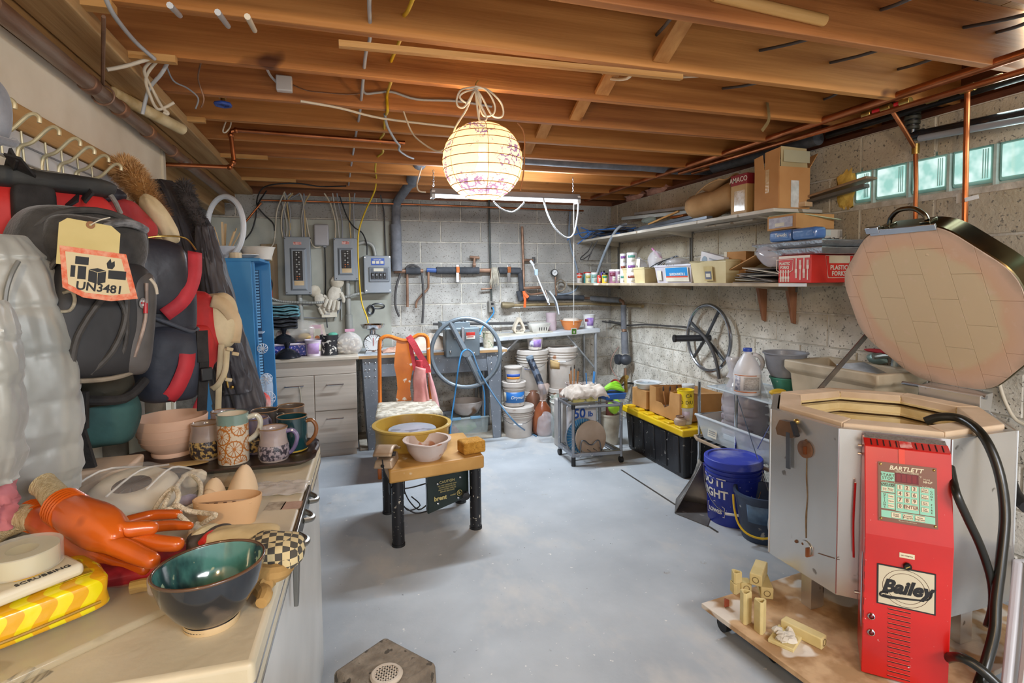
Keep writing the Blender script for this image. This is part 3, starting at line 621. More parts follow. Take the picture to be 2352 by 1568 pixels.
 # ================================================================ back wall: painted board, breaker panels, meter disconnect
YW=5.375
x0,x1,z0,z1=wr_(528,500,900,800,YW)
bb=MB().box(x0-.5,x1,YW-.014,YW+.014,.75,z1).b('backing_board',M('AEB0A6','9A9C92',4,.8,0,.12,world=1));tag(bb,'grey-green painted backing board on the wall behind the breaker panels','board')
wbox(bb,598,560,640,690,YW-.03,YW-.015,'bare_panel',wood('9C8468','84704F','z',3))
PG=M('8A9198','7E858C',3,.45,.2,.04)
def panel(label,q,rim,brk,lab,logo,yf,rows,cols,grp=None):
 x0,x1,z0,z1=wr_(*q,yf);t=th('breaker_panel',label,'breaker panel',((x0+x1)/2,YW-.03,z0),0,grp)
 wbox(t,*q,yf+.02,YW-.015,'box',PG);wbox(t,*q,yf,yf+.02,'cover',PG,.006,3)
 X0,X1,Z0,Z1=wr_(*rim,yf-.001);e=.016
 m=MB();O=[(X0,yf,Z0),(X1,yf,Z0),(X1,yf,Z1),(X0,yf,Z1)];I=[(X0+e,yf-.014,Z0+e),(X1-e,yf-.014,Z0+e),(X1-e,yf-.014,Z1-e),(X0+e,yf-.014,Z1-e)]
 m.add(O+I,[(0,1,5,4),(1,2,6,5),(2,3,7,6),(3,0,4,7),(4,5,6,7)]);m.b('raised_trim',PG,t,world=1,bev=.002)
 X0,X1,Z0,Z1=wr_(*brk,yf-.015)
 MB().box(X0-.004,X1+.004,yf-.017,yf-.0145,Z0-.004,Z1+.004).b('breaker_recess',M('2A2A2C','1E1E20',4,.6),t,world=1)
 w,h=(X1-X0)/cols,(Z1-Z0)/rows;base=None
 for i in range(rows):
  for j in range(cols):
   m=MB();xx,zz_=X0+w*j,Z0+h*i;m.box(xx+.002,xx+w-.002,yf-.024,yf-.016,zz_+.001,zz_+h-.001)
   o=m.b('breaker',BLACK,t,world=1)
   if(i*7+j*3)%5<3:MB().box(xx+w*(.55 if j==0 else .12),xx+w*(.88 if j==0 else .45),yf-.031,yf-.024,zz_+h*.25,zz_+h*.75).b('toggle',M('B8B8B4','A0A09C',5,.5)if i>1 or rows<4 else M('B8642A','8E4A1C',6,.5),t,world=1)
 if lab:wbox(t,*lab,yf-.0155,yf-.014,'paper_label',M('D2BC98','B89C74',6,.8),0)
 if logo:wbox(t,*logo,yf-.002,yf,'red_emblem',M('B0483C','D8B0A8',60,.6),0)
 for sx,sz in((q[0]+3,q[1]+4),(q[2]-3,q[1]+4),(q[0]+8,q[3]-4),(q[2]-4,q[3]-4)):
  c=PY(sx,sz,yf);MB().cyl(c+V((0,-.003,0)),c+V((0,.002,0)),.005,n=8).b('screw',BLACK,t,world=1)
 return t
panel('tall grey breaker panel with two columns of black breakers, nearest the blue cabinet',(651,543,716,676),(665,569,707,667),(674,577,695,643),(676,645,699,655),(673,555,692,562),5.26,12,2)
panel('shorter grey breaker panel between the small grey box and the yellow cable',(765,546,824,644),(775,569,813,632),(785,575,806,615),(786,615,808,626),(785,554,802,561),5.26,8,2)
q=(835,587,899,672);yf=5.25;x0,x1,z0,z1=wr_(*q,yf)
t=th('disconnect_box','wide grey disconnect box with blue sticker and four black switches right of the yellow cable','switch box',((x0+x1)/2,YW-.03,z0))
wbox(t,*q,yf,YW-.015,'box',PG,.006,3);wbox(t,847,613,895,647,yf-.012,yf,'window_frame',M('777E85','6C737A',3,.45,.2),.006);wbox(t,851,616,891,643,yf-.0125,yf-.0115,'window_recess',M('5A6068','50565E',3,.5),0)
for i in range(4):
 a=853+i*9;wbox(t,a,626,a+7,639,yf-.024,yf-.012,'switch',BLACK,.002);wbox(t,a+2,629,a+5,633,yf-.031,yf-.023,'toggle',GREYC,.001)
wbox(t,858,616,881,623,yf-.0135,yf-.012,'paper_label',PAPER,0)
wbox(t,852,593,883,609,yf-.002,yf,'blue_sticker',M('3A62B8','2C4F9E',5,.5),0)
for i in range(3):wbox(t,854.5+i*9.5,599,862+i*9.5,605.5,yf-.003,yf-.002,'sticker_text_block',PAPER,0)
T_=basis(PY(867,596.5,yf-.003),(1,0,0),(0,0,1));text('DANGER',.018,T_,INKW,t,world=1)
for a,b_ in((838,591),(895,590),(842,667),(896,666)):
 c=PY(a,b_,yf);MB().cyl(c+V((0,-.003,0)),c,.006,n=8).b('screw',STEEL,t,world=1)
gb=th('junction_box','small light grey rounded box mounted between the two breaker panels','box',PY(738,564,YW-.03));wbox(gb,720,514,756,564,5.29,YW-.014,'cover',M('A6A4A6','9A989A',3,.5),.014,3)
wbox(gb,742,564,750,568,5.32,5.35,'gland',GREYC,.002)
MB().tube([PY(746,566,5.335),PY(748,640,5.345),PY(747,700,5.34),PY(752,752,5.28)],.006,6).b('cord',BLKC,gb,world=1)
CG=M('A6A8A4','92948F',5,.5,.2,.05)
def cond(label,pts,r,name='conduit'):
 o=run(name,label,'conduit',pts,r,CG,n=12,k=2);return o
cond('grey conduit rising into the bottom of the tall breaker panel',[PY(688,676,5.33),PY(692,740,5.33),PY(694,790,5.33)],.024)
ct=th('conduit','grey conduit with a wide lower coupling under the shorter breaker panel','conduit',PY(803,790,5.33))
MB().tube([PY(798,645,5.33),PY(801,725,5.33)],.024,12,k=1).b('tube',CG,ct,world=1);MB().tube([PY(801,722,5.33),PY(805,790,5.33)],[.033,.036],12,k=1).b('coupling',CG,ct,world=1,bev=.004)
for i,(a,b_)in enumerate(((776,778),(783,785),(818,819))):
 run('conduit',('thin grey conduit under the shorter panel, leftmost','thin grey conduit under the shorter panel, just left of the thick one','thin grey conduit under the shorter panel, right of the thick one')[i],'conduit',[PY(a,644,5.34),PY(b_-1,700 if i<2 else 668,5.35),PY(b_-(10 if i==0 else 1),735 if i<2 else 670,5.35)],.008,CG)
fx=MB();P_=cr([PY(620,683,5.30),PY(640,691,5.30),PY(674,694,5.30),PY(720,695,5.29),PY(754,692,5.29),PY(797,681,5.28),PY(820,675,5.28),PY(845,671,5.28)],14)
fx.tube(P_,[.0125 if i%2 else .0105 for i in range(len(P_))],8,k=1);tag(fx.b('armoured_cable',CG,smooth=0),'ribbed grey flexible armoured cable running across under the breaker panels','cable')
run('grey_cable','thin grey cable drooping below the armoured cable','cable',[PY(622,700,5.33),PY(690,699,5.33),PY(718,700,5.33)],.005,GREYC)
run('grey_cable','grey cable curving from behind the canvas gloves to the switch box','cable',[PY(697,729,5.34),PY(745,730,5.34),PY(772,722,5.33),PY(783,700,5.33),PY(782,665,5.33)],.006,GREYC)
run('conduit','grey bent conduit elbow over the top of the switch box','conduit',[PY(821,560,5.33),PY(840,556,5.33),PY(856,565,5.33),PY(862,587,5.33)],.018,CG,n=10)
RX=('C8BCA4','B4B0A8','8E9096','C2A878','9A9CA0')
def feed(pts,lab,i):run('panel_cable',lab,'cable',[PY(x,y,yy)for x,y,yy in pts],.0065,M(RX[i%5],None,5,.6,0,0),'cables feeding the breaker panels')
for i,(a,b_,c)in enumerate(((652,655,648),(668,650,655),(688,661,652),(672,660,662),(655,662,667))):
 feed([(a,444,5.2),(b_,462,5.3),(c,490,5.33),(c+(4 if i%2 else-2),520,5.33),(c+2,546,5.33)],'%s cable into the tall breaker panel top, counted from the left'%('first','second','third','fourth','fifth')[i],i)
for i,(a,b_,c)in enumerate(((690,697,693),(698,699,697),(712,699,700))):
 feed([(a,445,5.2),(b_,470,5.3),(c,500,5.33),(c+2,546,5.33)],'%s cable into the tall breaker panel top, counted from the right'%('third','second','first')[i],i+1)
for i,(a,b_,c)in enumerate(((745,760,770),(764,768,779),(774,778,786),(802,804,806),(815,812,813))):
 feed([(a,444,5.2),(b_,470,5.3),(c-(3 if i%2 else 0),510,5.33),(c,548,5.33)],'%s cable into the shorter breaker panel top, counted from the left'%('first','second','third','fourth','fifth')[i],i)
run('cream_cable','cream cable with a stapled knot hanging left of the tall breaker panel','cable',[PY(654,440,5.2),PY(637,480,5.32),PY(633,520,5.33),PY(631,545,5.33),PY(627,562,5.33),PY(612,578,5.3)],.006,CABLE)
run('cream_cable','cream cable curving under the small grey box','cable',[PY(703,500,5.33),PY(712,548,5.33),PY(722,567,5.33),PY(736,567,5.33)],.006,CABLE)
run('black_cable','black cable looping along the last joists and down to the cream knot','cable',[PZ(795,427,2.28),PZ(735,428,2.28),PZ(680,421,2.28),PY(620,425,4.9),PY(597,440,5.1),PY(590,470,5.3),PY(607,493,5.33),PY(627,512,5.33),PY(631,530,5.33)],.006,BLKC)
run('black_cable','black cable hanging down at the blue cabinet end of the wall','cable',[PY(612,438,5.2),PY(592,470,5.3),PY(587,500,5.33),PY(578,530,5.33),PY(562,551,5.3)],.006,BLKC)
run('black_cable','thin black cable from a joist to the elbow of the switch box','cable',[PY(780,450,5.25),PY(796,495,5.32),PY(812,520,5.32),PY(832,535,5.32),PY(842,560,5.3),PY(843,585,5.28)],.006,BLKC)
run('black_cable','black cable dropping straight behind the switch box right side','cable',[PY(874,448,5.25),PY(882,490,5.34),PY(884,540,5.34),PY(887,588,5.33)],.007,DK)
run('copper_pipe','thin copper pipe running level across the whole back wall','pipe',[PY(562,512,5.28),PY(600,466,5.28),PY(612,460,5.28),PY(800,465,5.28),PY(1000,471,5.28),PY(1340,484,5.28)],.0085,COPPER,k=2)
bv=MB();bv.tube([PY(620,645,5.32),PY(622,690,5.32)],.016,8,k=1);tag(bv.b('red_hose',plastic('C83A2C',.5)),'short red hose end between the blue cabinet and the tall panel','hose')
run('black_cable','black cable arc beside the short red hose end','cable',[PY(613,634,5.3),PY(624,645,5.3),PY(625,660,5.3),PY(620,675,5.3)],.006,BLKC)
pt=th('pipe_manifold','row of black foam-covered pipe with old copper stubs along the block wall','pipes',PY(1080,622,5.33))
yy=5.325
FO=M('43464C','33363B',14,.85,0,.15);O2=OLDCOPPER
def pw(pts,r,mat,name,n=10,k=1):return MB().tube([PY(x,y,yy+(dz[0]if dz else 0))for x,y,*dz in pts],r,n,k=k).b(name,mat,pt,world=1)
pw([(905,623),(972,622)],.020,O2,'tube');pw([(932,622),(965,622)],.034,FO,'foam_sleeve',12);pw([(930,621),(938,611),(950,609),(962,615)],.012,DK,'hose',8,3)
pw([(980,620),(1002,621)],.022,plastic('3A5A9A',.5),'blue_tape');pw([(1002,621),(1100,621)],.034,FO,'foam_sleeve',12);pw([(1100,621),(1130,621)],.022,O2,'tube');pw([(1145,621),(1195,622)],.034,FO,'foam_sleeve',12)
pw([(935,620),(936,705)],.013,O2,'stub');pw([(984,620),(984,655),(981,665),(958,690),(956,707)],.011,O2,'stub',10,2)
pw([(1056,642),(1054,625),(1058,620),(1090,620)],.012,O2,'stub',10,2);pw([(1128,622),(1128,662),(1105,664)],.012,O2,'stub')
pw([(1088,618),(1089,606),(1090,590)],.012,O2,'valve_stem');pw([(1079,590),(1101,592)],.014,O2,'valve_handle');pw([(1086,608),(1092,608)],.022,O2,'valve_body')
pw([(1194,620),(1197,660),(1197,668)],.026,FO,'foam_sleeve',12,2);pw([(1191,668),(1196,690)],.028,FO,'foam_sleeve',12)
pw([(1196,685),(1255,686)],.028,FO,'foam_sleeve',12);pw([(1275,682),(1340,684)],.028,FO,'foam_sleeve',12);pw([(1340,684),(1358,685)],.015,O2,'tube');MB().tube([PY(1358,685,yy),PX(1424,689,2.76)],.028,12,k=1).b('foam_sleeve',M('7A7E84','6A6E74',14,.8,0,.1),pt,world=1);MB().tube([PX(1424,689,2.76),PX(1431,693,2.76),PX(1432,705,2.76)],.016,10).b('elbow',O2,pt,world=1)
pw([(1199,520),(1202,600),(1203,662)],.013,O2,'riser');pw([(1203,597),(1226,597)],.014,O2,'tap');pw([(1226,590),(1226,604)],.016,DK,'tap_handle');pw([(1199,662),(1242,660)],.016,O2,'tube');pw([(1205,668),(1218,676),(1250,672)],.012,O2,'tube',10,3)
for px in(1050,1168):wbox(pt,px-3,607,px+5,648,yy-.045,yy-.03,'clamp',STEEL,.003);wbox(pt,px-2,612,px+6,626,yy-.055,yy-.03,'clamp_screw',COPPER,.002)
ob=th('outlet_box','grey metal outlet box on a conduit with blue cord plugged in','outlet',PY(1131,712,5.33));wbox(ob,1123,692,1138,717,5.31,YW,'box',M('8E8C86','787670',6,.5,.4),.003)
for y_ in(698,708):wbox(ob,1128,y_-3,1134,y_+2,5.306,5.312,'socket',BLACK,.001)
MB().tube([PY(1123,455,5.34),PY(1125,560,5.35),PY(1129,692,5.34)],.010,8,k=1).b('conduit',M('4E5250','3E4240',8,.5,.4),ob,world=1)
BCORD=plastic('3E8CC8',.4)
run('power_cable','blue power cord plugged into the outlet box','cord',[PY(1132,706,5.29),PY(1134,718,5.2),PY(1122,735,5.1),PY(1108,752,5.0),PY(1102,768,4.95)],.007,BCORD)
m=MB()
for i in range(26):
 a=rnd.uniform(-1,1);m.tube([PY(1136+a*7,614,5.27),PY(1138+a*10,635,5.25),PY(1137+a*12+rnd.uniform(-3,3),650+rnd.random()*10,5.27)],.0022,4,k=2)
o=m.b('string_hank',M('B4AEA0','98907E',20,.9));o['kind']='stuff';tag(o,'grey hank of thin string hanging over the pipe','string')
pg=th('pressure_gauge','round dial pressure gauge on a coiled copper siphon on the block wall','gauge',PY(1277,680,5.33))
c=PY(1274,626,5.3);T_=basis(c,(1,0,0),(0,0,1));MB(T_).lathe([(0,-.03),(.034,-.03),(.036,.005),(.031,.008),(.031,.003),(0,.003)],n=24).b('case',BLACK,pg,world=1);MB(T_).lathe([(0,.0035),(.03,.0035)],n=24).b('dial',WHITEP,pg,world=1)
MB(T_).bar((-.01,-.008,.006),(.016,.012,.006),.003,.001).b('needle',BLACK,pg,world=1)
MB().tube([PY(1276,636,5.31),PY(1276,655,5.31),PY(1278,682,5.31)],.009,8).b('stem',O2,pg,world=1)
MB().tube([PY(1278,660,5.3),PY(1278,648,5.29),PY(1288,642,5.27),PY(1298,650,5.26),PY(1296,664,5.26),PY(1284,668,5.27),PY(1279,658,5.28),PY(1286,648,5.29),PY(1296,652,5.3),PY(1293,666,5.31),PY(1280,672,5.32)],.007,8).b('coil',M('8E8272','746A5C',8,.4,.6),pg,world=1)
run('galvanised_pipe','long brass-coloured galvanised pipe across the lower back wall into the corner','pipe',[PY(1172,701,5.32),PY(1342,697,5.32),PY(1400,699,5.32)],.016,M('B8A47E','93805E',6,.4,.6,.1),k=1,n=12)
gp=MB();gp.tube([PY(1152,700,5.3),PY(1164,701,5.3),PY(1180,700,5.3)],[.03,.034,.024],12,k=1);tag(gp.b('pipe_flare',M('A09274','7E7258',8,.5,.5)),'flared open end of the galvanised pipe','fitting')
run('galvanised_pipe','short pipe stub with brass valve projecting along right wall near the corner','pipe',[PX(1404,699,2.82),PX(1476,703,2.82)],.017,M('B8A47E','93805E',6,.4,.6,.1),k=1,n=12)
ot=MB();P_=[PY(1203,668,5.29),PY(1206,690,5.28),PY(1205,706,5.28)]
for i in range(2):ot.bar(P_[i],P_[i+1],.026,.003,(0,1,0))
ot.bar(PY(1203,672,5.28),PY(1213,683,5.27),.03,.003,(0,1,0));tag(ot.b('orange_ribbon',plastic('F0682A',.5)),'bright orange plastic ribbon tied to a pipe on the back wall','ribbon')
mp=th('mop_tool','white long-handled squeeze tool leaning against the wall behind the folding table','tool',PY(1256,690,5.2))
MB().tube([PY(1222,602,5.25),PY(1240,650,5.2),PY(1262,700,5.15)],.008,8).b('handle',WHITEP,mp,world=1);wbox(mp,1229,618,1236,632,5.21,5.24,'sleeve',plastic('B8D0E0'),.004);MB().tube([PY(1218,598,5.25),PY(1226,610,5.24)],.014,8,k=1).b('tip',WHITEP,mp,world=1)
for a,b_ in((1258,700),(1283,722)):MB().tube([PY(1252,665,5.2),PY((1252+a)/2+5,690,5.17),PY(a,b_,5.14)],.007,8).b('arm',STEEL,mp,world=1)
MB().tube([PY(1262,668,5.18),PY(1277,690,5.15),PY(1284,722,5.12)],.008,8).b('arm',plastic('C8CCD0'),mp,world=1)
run('black_hose','black hose end hanging beside the switch box','hose',[PY(920,628,5.3),PY(910,660,5.3),PY(908,700,5.3),PY(917,727,5.29)],.011,DK)
run('black_hose','black hose hanging straight down behind the crumpled canvas','hose',[PY(968,626,5.3),PY(973,680,5.3),PY(970,742,5.3)],.011,DK)
run('grey_hose','grey hose arching from the shelf corner down the back wall corner','hose',[PY(1310,480,5.34),PY(1308,550,5.33),PY(1326,620,5.3),PY(1328,655,5.3),PY(1312,672,5.3),PY(1280,676,5.31)],.010,M('7E8C9C','6A7888',5,.5))
pc=th('pump_column','grey foam-wrapped riser with dark round pump and brass valve in the corner','pump',PX(1437,905,2.76))
yy2=PX(1437,826,2.76).y
def pv_(pts,r,mat,nm,n=12,k=1):return MB().tube([PX(x,y,2.76)for x,y in pts],r,n,k=k).b(nm,mat,pc,world=1)
pv_([(1432,700),(1433,755)],.028,INS,'foam_sleeve');pv_([(1433,755),(1434,762)],.026,O2,'coupling');pv_([(1434,762),(1436,812)],.036,INS,'foam_sleeve');pv_([(1436,845),(1437,870)],.013,O2,'tube');pv_([(1400,738),(1433,744)],.012,DK,'tube')
c=PX(1437,826,2.76);MB().ell(c,(.06,.05,.055),16,10).b('pump_body',M('4A4E56','3A3E46',6,.5,.3,.1),pc,world=1);c2=PX(1422,825,2.72);MB(basis(c2,(0,1,0),(0,0,1))).lathe([(0,-.03),(.05,-.03),(.055,0),(.045,.025),(0,.03)],n=18).b('motor_cap',M('4A4E56','3A3E46',6,.5,.3,.1),pc,world=1)
pv_([(1420,888),(1432,868),(1440,866)],.022,BRASS,'valve',10,3);pv_([(1437,868),(1438,900)],.018,BRASS,'valve')
MB().tube([PX(1413+10*cos(a*PI/5),884+12*sin(a*PI/5),2.70)for a in range(10)],.010,8,True,2).b('wheel_handle',plastic('B0543C',.5),pc,world=1)
run('thin_cable','thin pink cable curving beside the corner pump','cable',[PY(1421,796,5.2),PY(1406,820,5.2),PY(1404,845,5.2),PY(1418,868,5.15)],.004,plastic('C89A8E'))
run('black_cable','black cable snaking along right wall from the corner riser to the steel wheel','cable',[PY(1383,738,5.3),PY(1412,742,5.25),PX(1440,747,2.82),PX(1480,745,2.82),PX(1530,748,2.82),PX(1580,752,2.8),PX(1600,762,2.8)],.008,DK)
run('black_cable','black cable lying over tote end up to the corner valve','cable',[PY(1402,906,4.9),PY(1420,890,4.9),PY(1440,880,4.9),PY(1462,882,4.9)],.010,BLKC)
GLC=M('D8D2C4','BDB6A6',12,.9,0,.3)
def hung_glove(label,cx,cy,ang,s,y=5.31):
 T_=basis(PY(cx,cy,y),(cos(ang),0,sin(ang)),(-sin(ang),0,cos(ang)))
 t=th('work_glove',label,'glove',PY(cx,cy,y))
 MB(T_).ell((0,0,0),(.055*s,.075*s,.022),14,9,None,.12,4).b('palm',GLC,t,world=1,sub=1)
 MB(T_).ell((0,.10*s,0),(.052*s,.055*s,.026),14,8,None,.1,5).b('cuff',M('CFC7B6','B8AE9A',14,.9),t,world=1)
 for i in range(4):x=(-.042+.028*i)*s;MB(T_).tube([(x,-.05*s,0),(x*1.2,-.10*s,.006),(x*1.25,-.135*s+.012*abs(i-1.5),.01)],[.016*s,.015*s,.010*s],8).b('finger',GLC,t,world=1)
 MB(T_).tube([(.045*s,.02*s,0),(.075*s,-.02*s,.008),(.082*s,-.05*s,.01)],[.018*s,.016*s,.011*s],8).b('thumb',GLC,t,world=1)
hung_glove('off-white canvas work glove hung on the board, cuff up beside the tall panel',736,690,.5,1.0)
hung_glove('off-white canvas work glove hung on the board under the shorter panel',768,675,-.25,1.15,5.29)
wbox(t:=th('printed_carton_scrap','white printed paper wrapper hanging below the canvas gloves','paper',PY(757,727,5.33)),738,702,774,728,5.30,5.32,'sheet',PAPER,.002)
for i in range(3):wbox(t,744,710+5*i,766-4*i,712+5*i,5.299,5.3,'print_line',GREYC,0)
pn=th('ring_tool','dark steel ring tool with a coiled handle hung above the kitchen scale','tool',PY(860,725,5.33))
MB().tube([PY(868+15*cos(a*PI/8),703+6*sin(a*PI/8),5.345+.02*sin(a*PI/8))for a in range(16)],.007,8,True,1).b('ring',DSTEEL,pn,world=1)
for i in range(4):MB().tube([PY(852+(8-i)*cos(a*PI/6),711+(11-i)*sin(a*PI/6),5.335+i*.006)for a in range(12)],.005,6,True,1).b('coil',DSTEEL,pn,world=1)
# ================================================================ grey-wood vanity cabinet
VY=4.72;vx0,vx1=-.50,.132;VT=.845
GWD=wood('C6BCB0','AAA094','x',2.2,.6,True,None,.1)
va=th('vanity_cabinet','grey wood-grain cabinet with a door and two drawers beside the blue cabinet','cabinet',((vx0+vx1)/2,VY+.28,0))
MB().box(vx0,vx1,VY+.02,5.3,.06,VT-.03).b('carcass',GWD,va,world=1,bev=.002);MB().box(vx0,vx1-.01,VY+.05,5.28,0,.07).b('plinth',GWD,va,world=1)
MB().box(vx0-.02,vx1+.02,VY-.02,5.33,VT-.032,VT).b('countertop',M('CDC4B6','B9AE9D',5,.5,0,.05),va,world=1,bev=.008,seg=3)
sx=PY(722,900,VY).x;zs=[PY(770,y,VY).z for y in(826,860,942,1016)]
MB().box(vx0,vx1,VY+.004,VY+.022,zs[1]+.004,zs[0]).b('top_rail',GWD,va,world=1,bev=.002)
dr=MB().box(vx0+.004,sx-.003,VY,VY+.02,zs[3],zs[1]).b('door',GWD,va,world=1,bev=.003)
def vhandle(par,x0,x1,z):MB().tube([(x0,VY,z),(x0,VY-.03,z),(x1,VY-.03,z),(x1,VY,z)],.005,8,k=1).b('handle',CHROME,par,world=1)
a=PY(655,888,VY);b=PY(697,884,VY);vhandle(dr,a.x,b.x,a.z);MB().tube([(b.x-.03,VY-.03,a.z),(b.x-.02,VY-.04,a.z-.1),(b.x-.03,VY-.035,a.z-.16)],.006,6).b('hanging_cord',M('A8A090','8E8676',10,.9),dr,world=1)
for i,(hy,z0,z1)in enumerate(((883,zs[2]+.004,zs[1]),(961,zs[3],zs[2]-.003))):
 d_=MB().box(sx+.003,vx1-.002,VY,VY+.02,z0,z1).b('drawer',GWD,va,world=1,bev=.003);a=PY(751,hy,VY);b=PY(789,hy-3,VY);vhandle(d_,a.x,b.x,a.z)
def onv(px,y,z=VT):p=PY(px,700,y);return V((p.x,y,z))
bk=th('perforated_basket','blue perforated plastic basket with a white rim on the grey-wood cabinet','basket',onv(665,5.0))
m=MB();hw,hd,hh=.20,.13,.10
BLU=M('3A4AA8','2C3A8E',6,.4,0,0,spots=('C8B4E0',60,.56))
for(x0,x1,y0,y1)in((-hw,hw,-hd,-hd+.004),(-hw,hw,hd-.004,hd),(-hw,-hw+.004,-hd,hd),(hw-.004,hw,-hd,hd)):m.box(x0,x1,y0,y1,0,hh)
m.box(-hw,hw,-hd,hd,0,.004);m.b('basket',BLU,bk);m=MB();m.tube([(-hw,-hd,hh),(hw,-hd,hh),(hw,hd,hh),(-hw,hd,hh)],.009,8,True,1);m.b('rim',M('E0D8E4','CFC4D6',6,.5),bk)
def dome_lid(label,px,y,z,r):
 t=th('pan_lid',label,'lid',onv(px,y,z));MB().lathe([(0,.0),(r,.0),(r+.004,.006),(r*.9,.03),(r*.55,.06),(r*.2,.075),(r*.14,.08),(r*.2,.1),(r*.26,.115),(r*.2,.125),(0,.128)],n=28).b('dome',M('2A2E36','1C2028',6,.18,.3,.02),t);return t
dome_lid('black domed lid with knob, lower one at the front of the basket',656,4.80,VT,.105)
dome_lid('black domed lid with knob, upper one resting on the basket',650,4.96,VT+.105,.10)
cl1=th('clear_bag','big clear plastic bag of packets lying on the blue basket','bag',onv(680,5.12,VT+.10))
MB().ell((0,0,.09),(.20,.1,.1),18,12,None,.2,2.5,3).b('bag',clear('E8E4DC',.35),cl1,sub=1);MB().ell((.08,-.02,.04),(.08,.05,.035),10,8).b('packet',M('E0C080','C8A050',6,.6),cl1);MB().ell((-.11,-.04,.06),(.06,.04,.05),10,8).b('packet',M('D88A7A','E8D8D0',6,.6),cl1)
def folded(label,px,py0,w,h,y,mat,layers=4,grp=None):
 t=th('folded_cloth',label,'cloth',PY(px,py0,y),0,grp);z=0
 for i in range(layers):
  hh=h/layers;o=rnd.uniform(-.008,.008);m=MB();n=12
  m.surf(lambda u,v:(o+w*(u-.5),-.09+.18*(v if v<.5 else 1-v)*2-.0,z+hh*(.12+.76*v)+.005*sin(9*u+i)+.004*noise.noise(V((u*5,v*5,i)))),n,8);m.b('fold',mat,t,solid=hh*.3,smooth=70);z+=hh
 return t
folded('dark charcoal folded cloth on the basket under the teal one',650,754,.25,.13,5.06,M('34363E','22242B',14,.9,0,.4))
folded('teal grey folded cloth on top of the dark one beside the blue cabinet',656,727,.22,.10,5.06,M('6A9AA4','4E7E8A',14,.9,0,.4),3)
PUR=M('8A6AB8','B49ACC',20,.5)
tub('white and lilac yogurt tub between the blue basket and the speckled pot',onv(719,4.86),.075,.135,M('E4DCE8','D4C8DC',5,.45),[(M('B090C8','C8A8D8',12,.5),.15,.8,-.2,1.5),(PAPER,.3,.7,.8,.5)])
sp=pot('speckled_pot','black pot spattered with white holding a stick and a green sponge','pot',onv(754,4.86),openprof(.072,.076,.17,.005),M('2A2A2E','1C1C20',5,.5,0,.1,spots=('D8D4CC',34,.6)))
MB().bar((-.02,0,.1),(-.055,.02,.26),.022,.004,(0,1,0)).b('stick',M('D8CCC0','C4B4A6',6,.6),sp);MB().ell((.03,0,.17),(.04,.03,.02),10,7).b('sponge',M('6AB8A0','4E9A84',20,.9),sp)
pk=th('snack_box','small printed white and pink carton behind the lilac tub','box',onv(727,5.1));MB().box(-.06,.05,-.04,.04,0,.24).b('carton',M('E0D4D4','C89AA8',5,.6),pk,bev=.002);flat(pk,basis((-.0,-.041,.16),(1,0,0),(0,0,1)),.06,.1,PAPER,'print');MB(basis((0,-.043,.13),(1,0,0),(0,0,1))).lathe([(0,0),(.02,0),(.02,.001),(0,.001)],n=14).b('print_egg',M('C87A4E','B06A40',5,.6),pk)
zb=th('zip_bag','clear zip bag of white clay scraps with a pink seal on the cabinet corner','bag',onv(800,4.85))
MB().ell((0,0,.085),(.115,.06,.1),18,12,None,.28,2.6,8).b('bag',clear('F0ECE8',.4),zb,sub=1);m=MB()
for i in range(26):m.ell((rnd.uniform(-.08,.07),rnd.uniform(-.03,.03),rnd.uniform(.02,.12)),(.028,.02,.012),7,5,Matrix.Rotation(rnd.random()*3,3,V((rnd.random(),rnd.random(),rnd.random())).normalized()),.2,3,i)
o=m.b('clay_scraps',M('D6CCBC','BFB4A2',8,.8),zb);o['kind']='stuff'
MB().box(-.035,.045,-.012,-.004,.19,.215).b('seal',plastic('D8A0B8',.5),zb,bev=.002)
# ================================================================ steel-legged worktable
SY,SZ=4.8,.832;sx0,sx1=.15,1.478
GL=M('7E858E','6E757E',4,.5,.3,.1,spots=('C8CCD0',60,.68))
wt=th('steel_worktable','white-topped worktable on grey riveted steel legs behind the orange chair','table',((sx0+sx1)/2,SY+.26,0))
MB().box(sx0,sx1,SY,5.32,SZ-.006,SZ).b('tabletop',M('D2D6DA','BCC2C8',4,.4,0,.03),wt,world=1);MB().box(sx0,sx1,SY,5.32,SZ-.03,SZ-.006).b('wood_edge',wood('B8946A','977448','x',3),wt,world=1)
def tleg(name,x0,x1,xb0,xb1,y0,y1):MB().hexa([(xb0,y0,.0),(xb1,y0,.0),(xb1,y1,.0),(xb0,y1,.0)],[(x0,y0,SZ-.03),(x1,y0,SZ-.03),(x1,y1,SZ-.03),(x0,y1,SZ-.03)]).b(name,GL,wt,world=1,bev=.004)
tleg('leg',.18,.33,.215,.315,SY+.02,SY+.03);tleg('leg',.18,.19,.215,.225,SY+.02,SY+.1);tleg('leg',1.285,1.43,1.34,1.42,SY+.02,SY+.03);tleg('leg',1.42,1.43,1.41,1.42,SY+.02,SY+.1);tleg('leg',.18,.3,.22,.30,5.2,5.21);tleg('leg',1.29,1.42,1.33,1.41,5.2,5.21)
MB().box(.30,1.33,SY+.03,SY+.04,SZ-.20,SZ-.03).b('apron',GL,wt,world=1,bev=.003);MB().box(.33,1.3,5.18,5.2,.16,.2).b('stretcher',GL,wt,world=1)
for x in(.21,.24,.29,1.33,1.39):
 for z in(.76,.70,.64):MB(basis((x,SY+.019,z),(1,0,0),(0,0,1))).ell((0,0,0),(.008,.008,.005),8,5).b('rivet',STEEL,wt,world=1)
ks=th('kitchen_scale','silver dial kitchen scale with a metal bowl on top at the worktable end','scale',V((PY(855,700,4.95).x,4.95,SZ)))
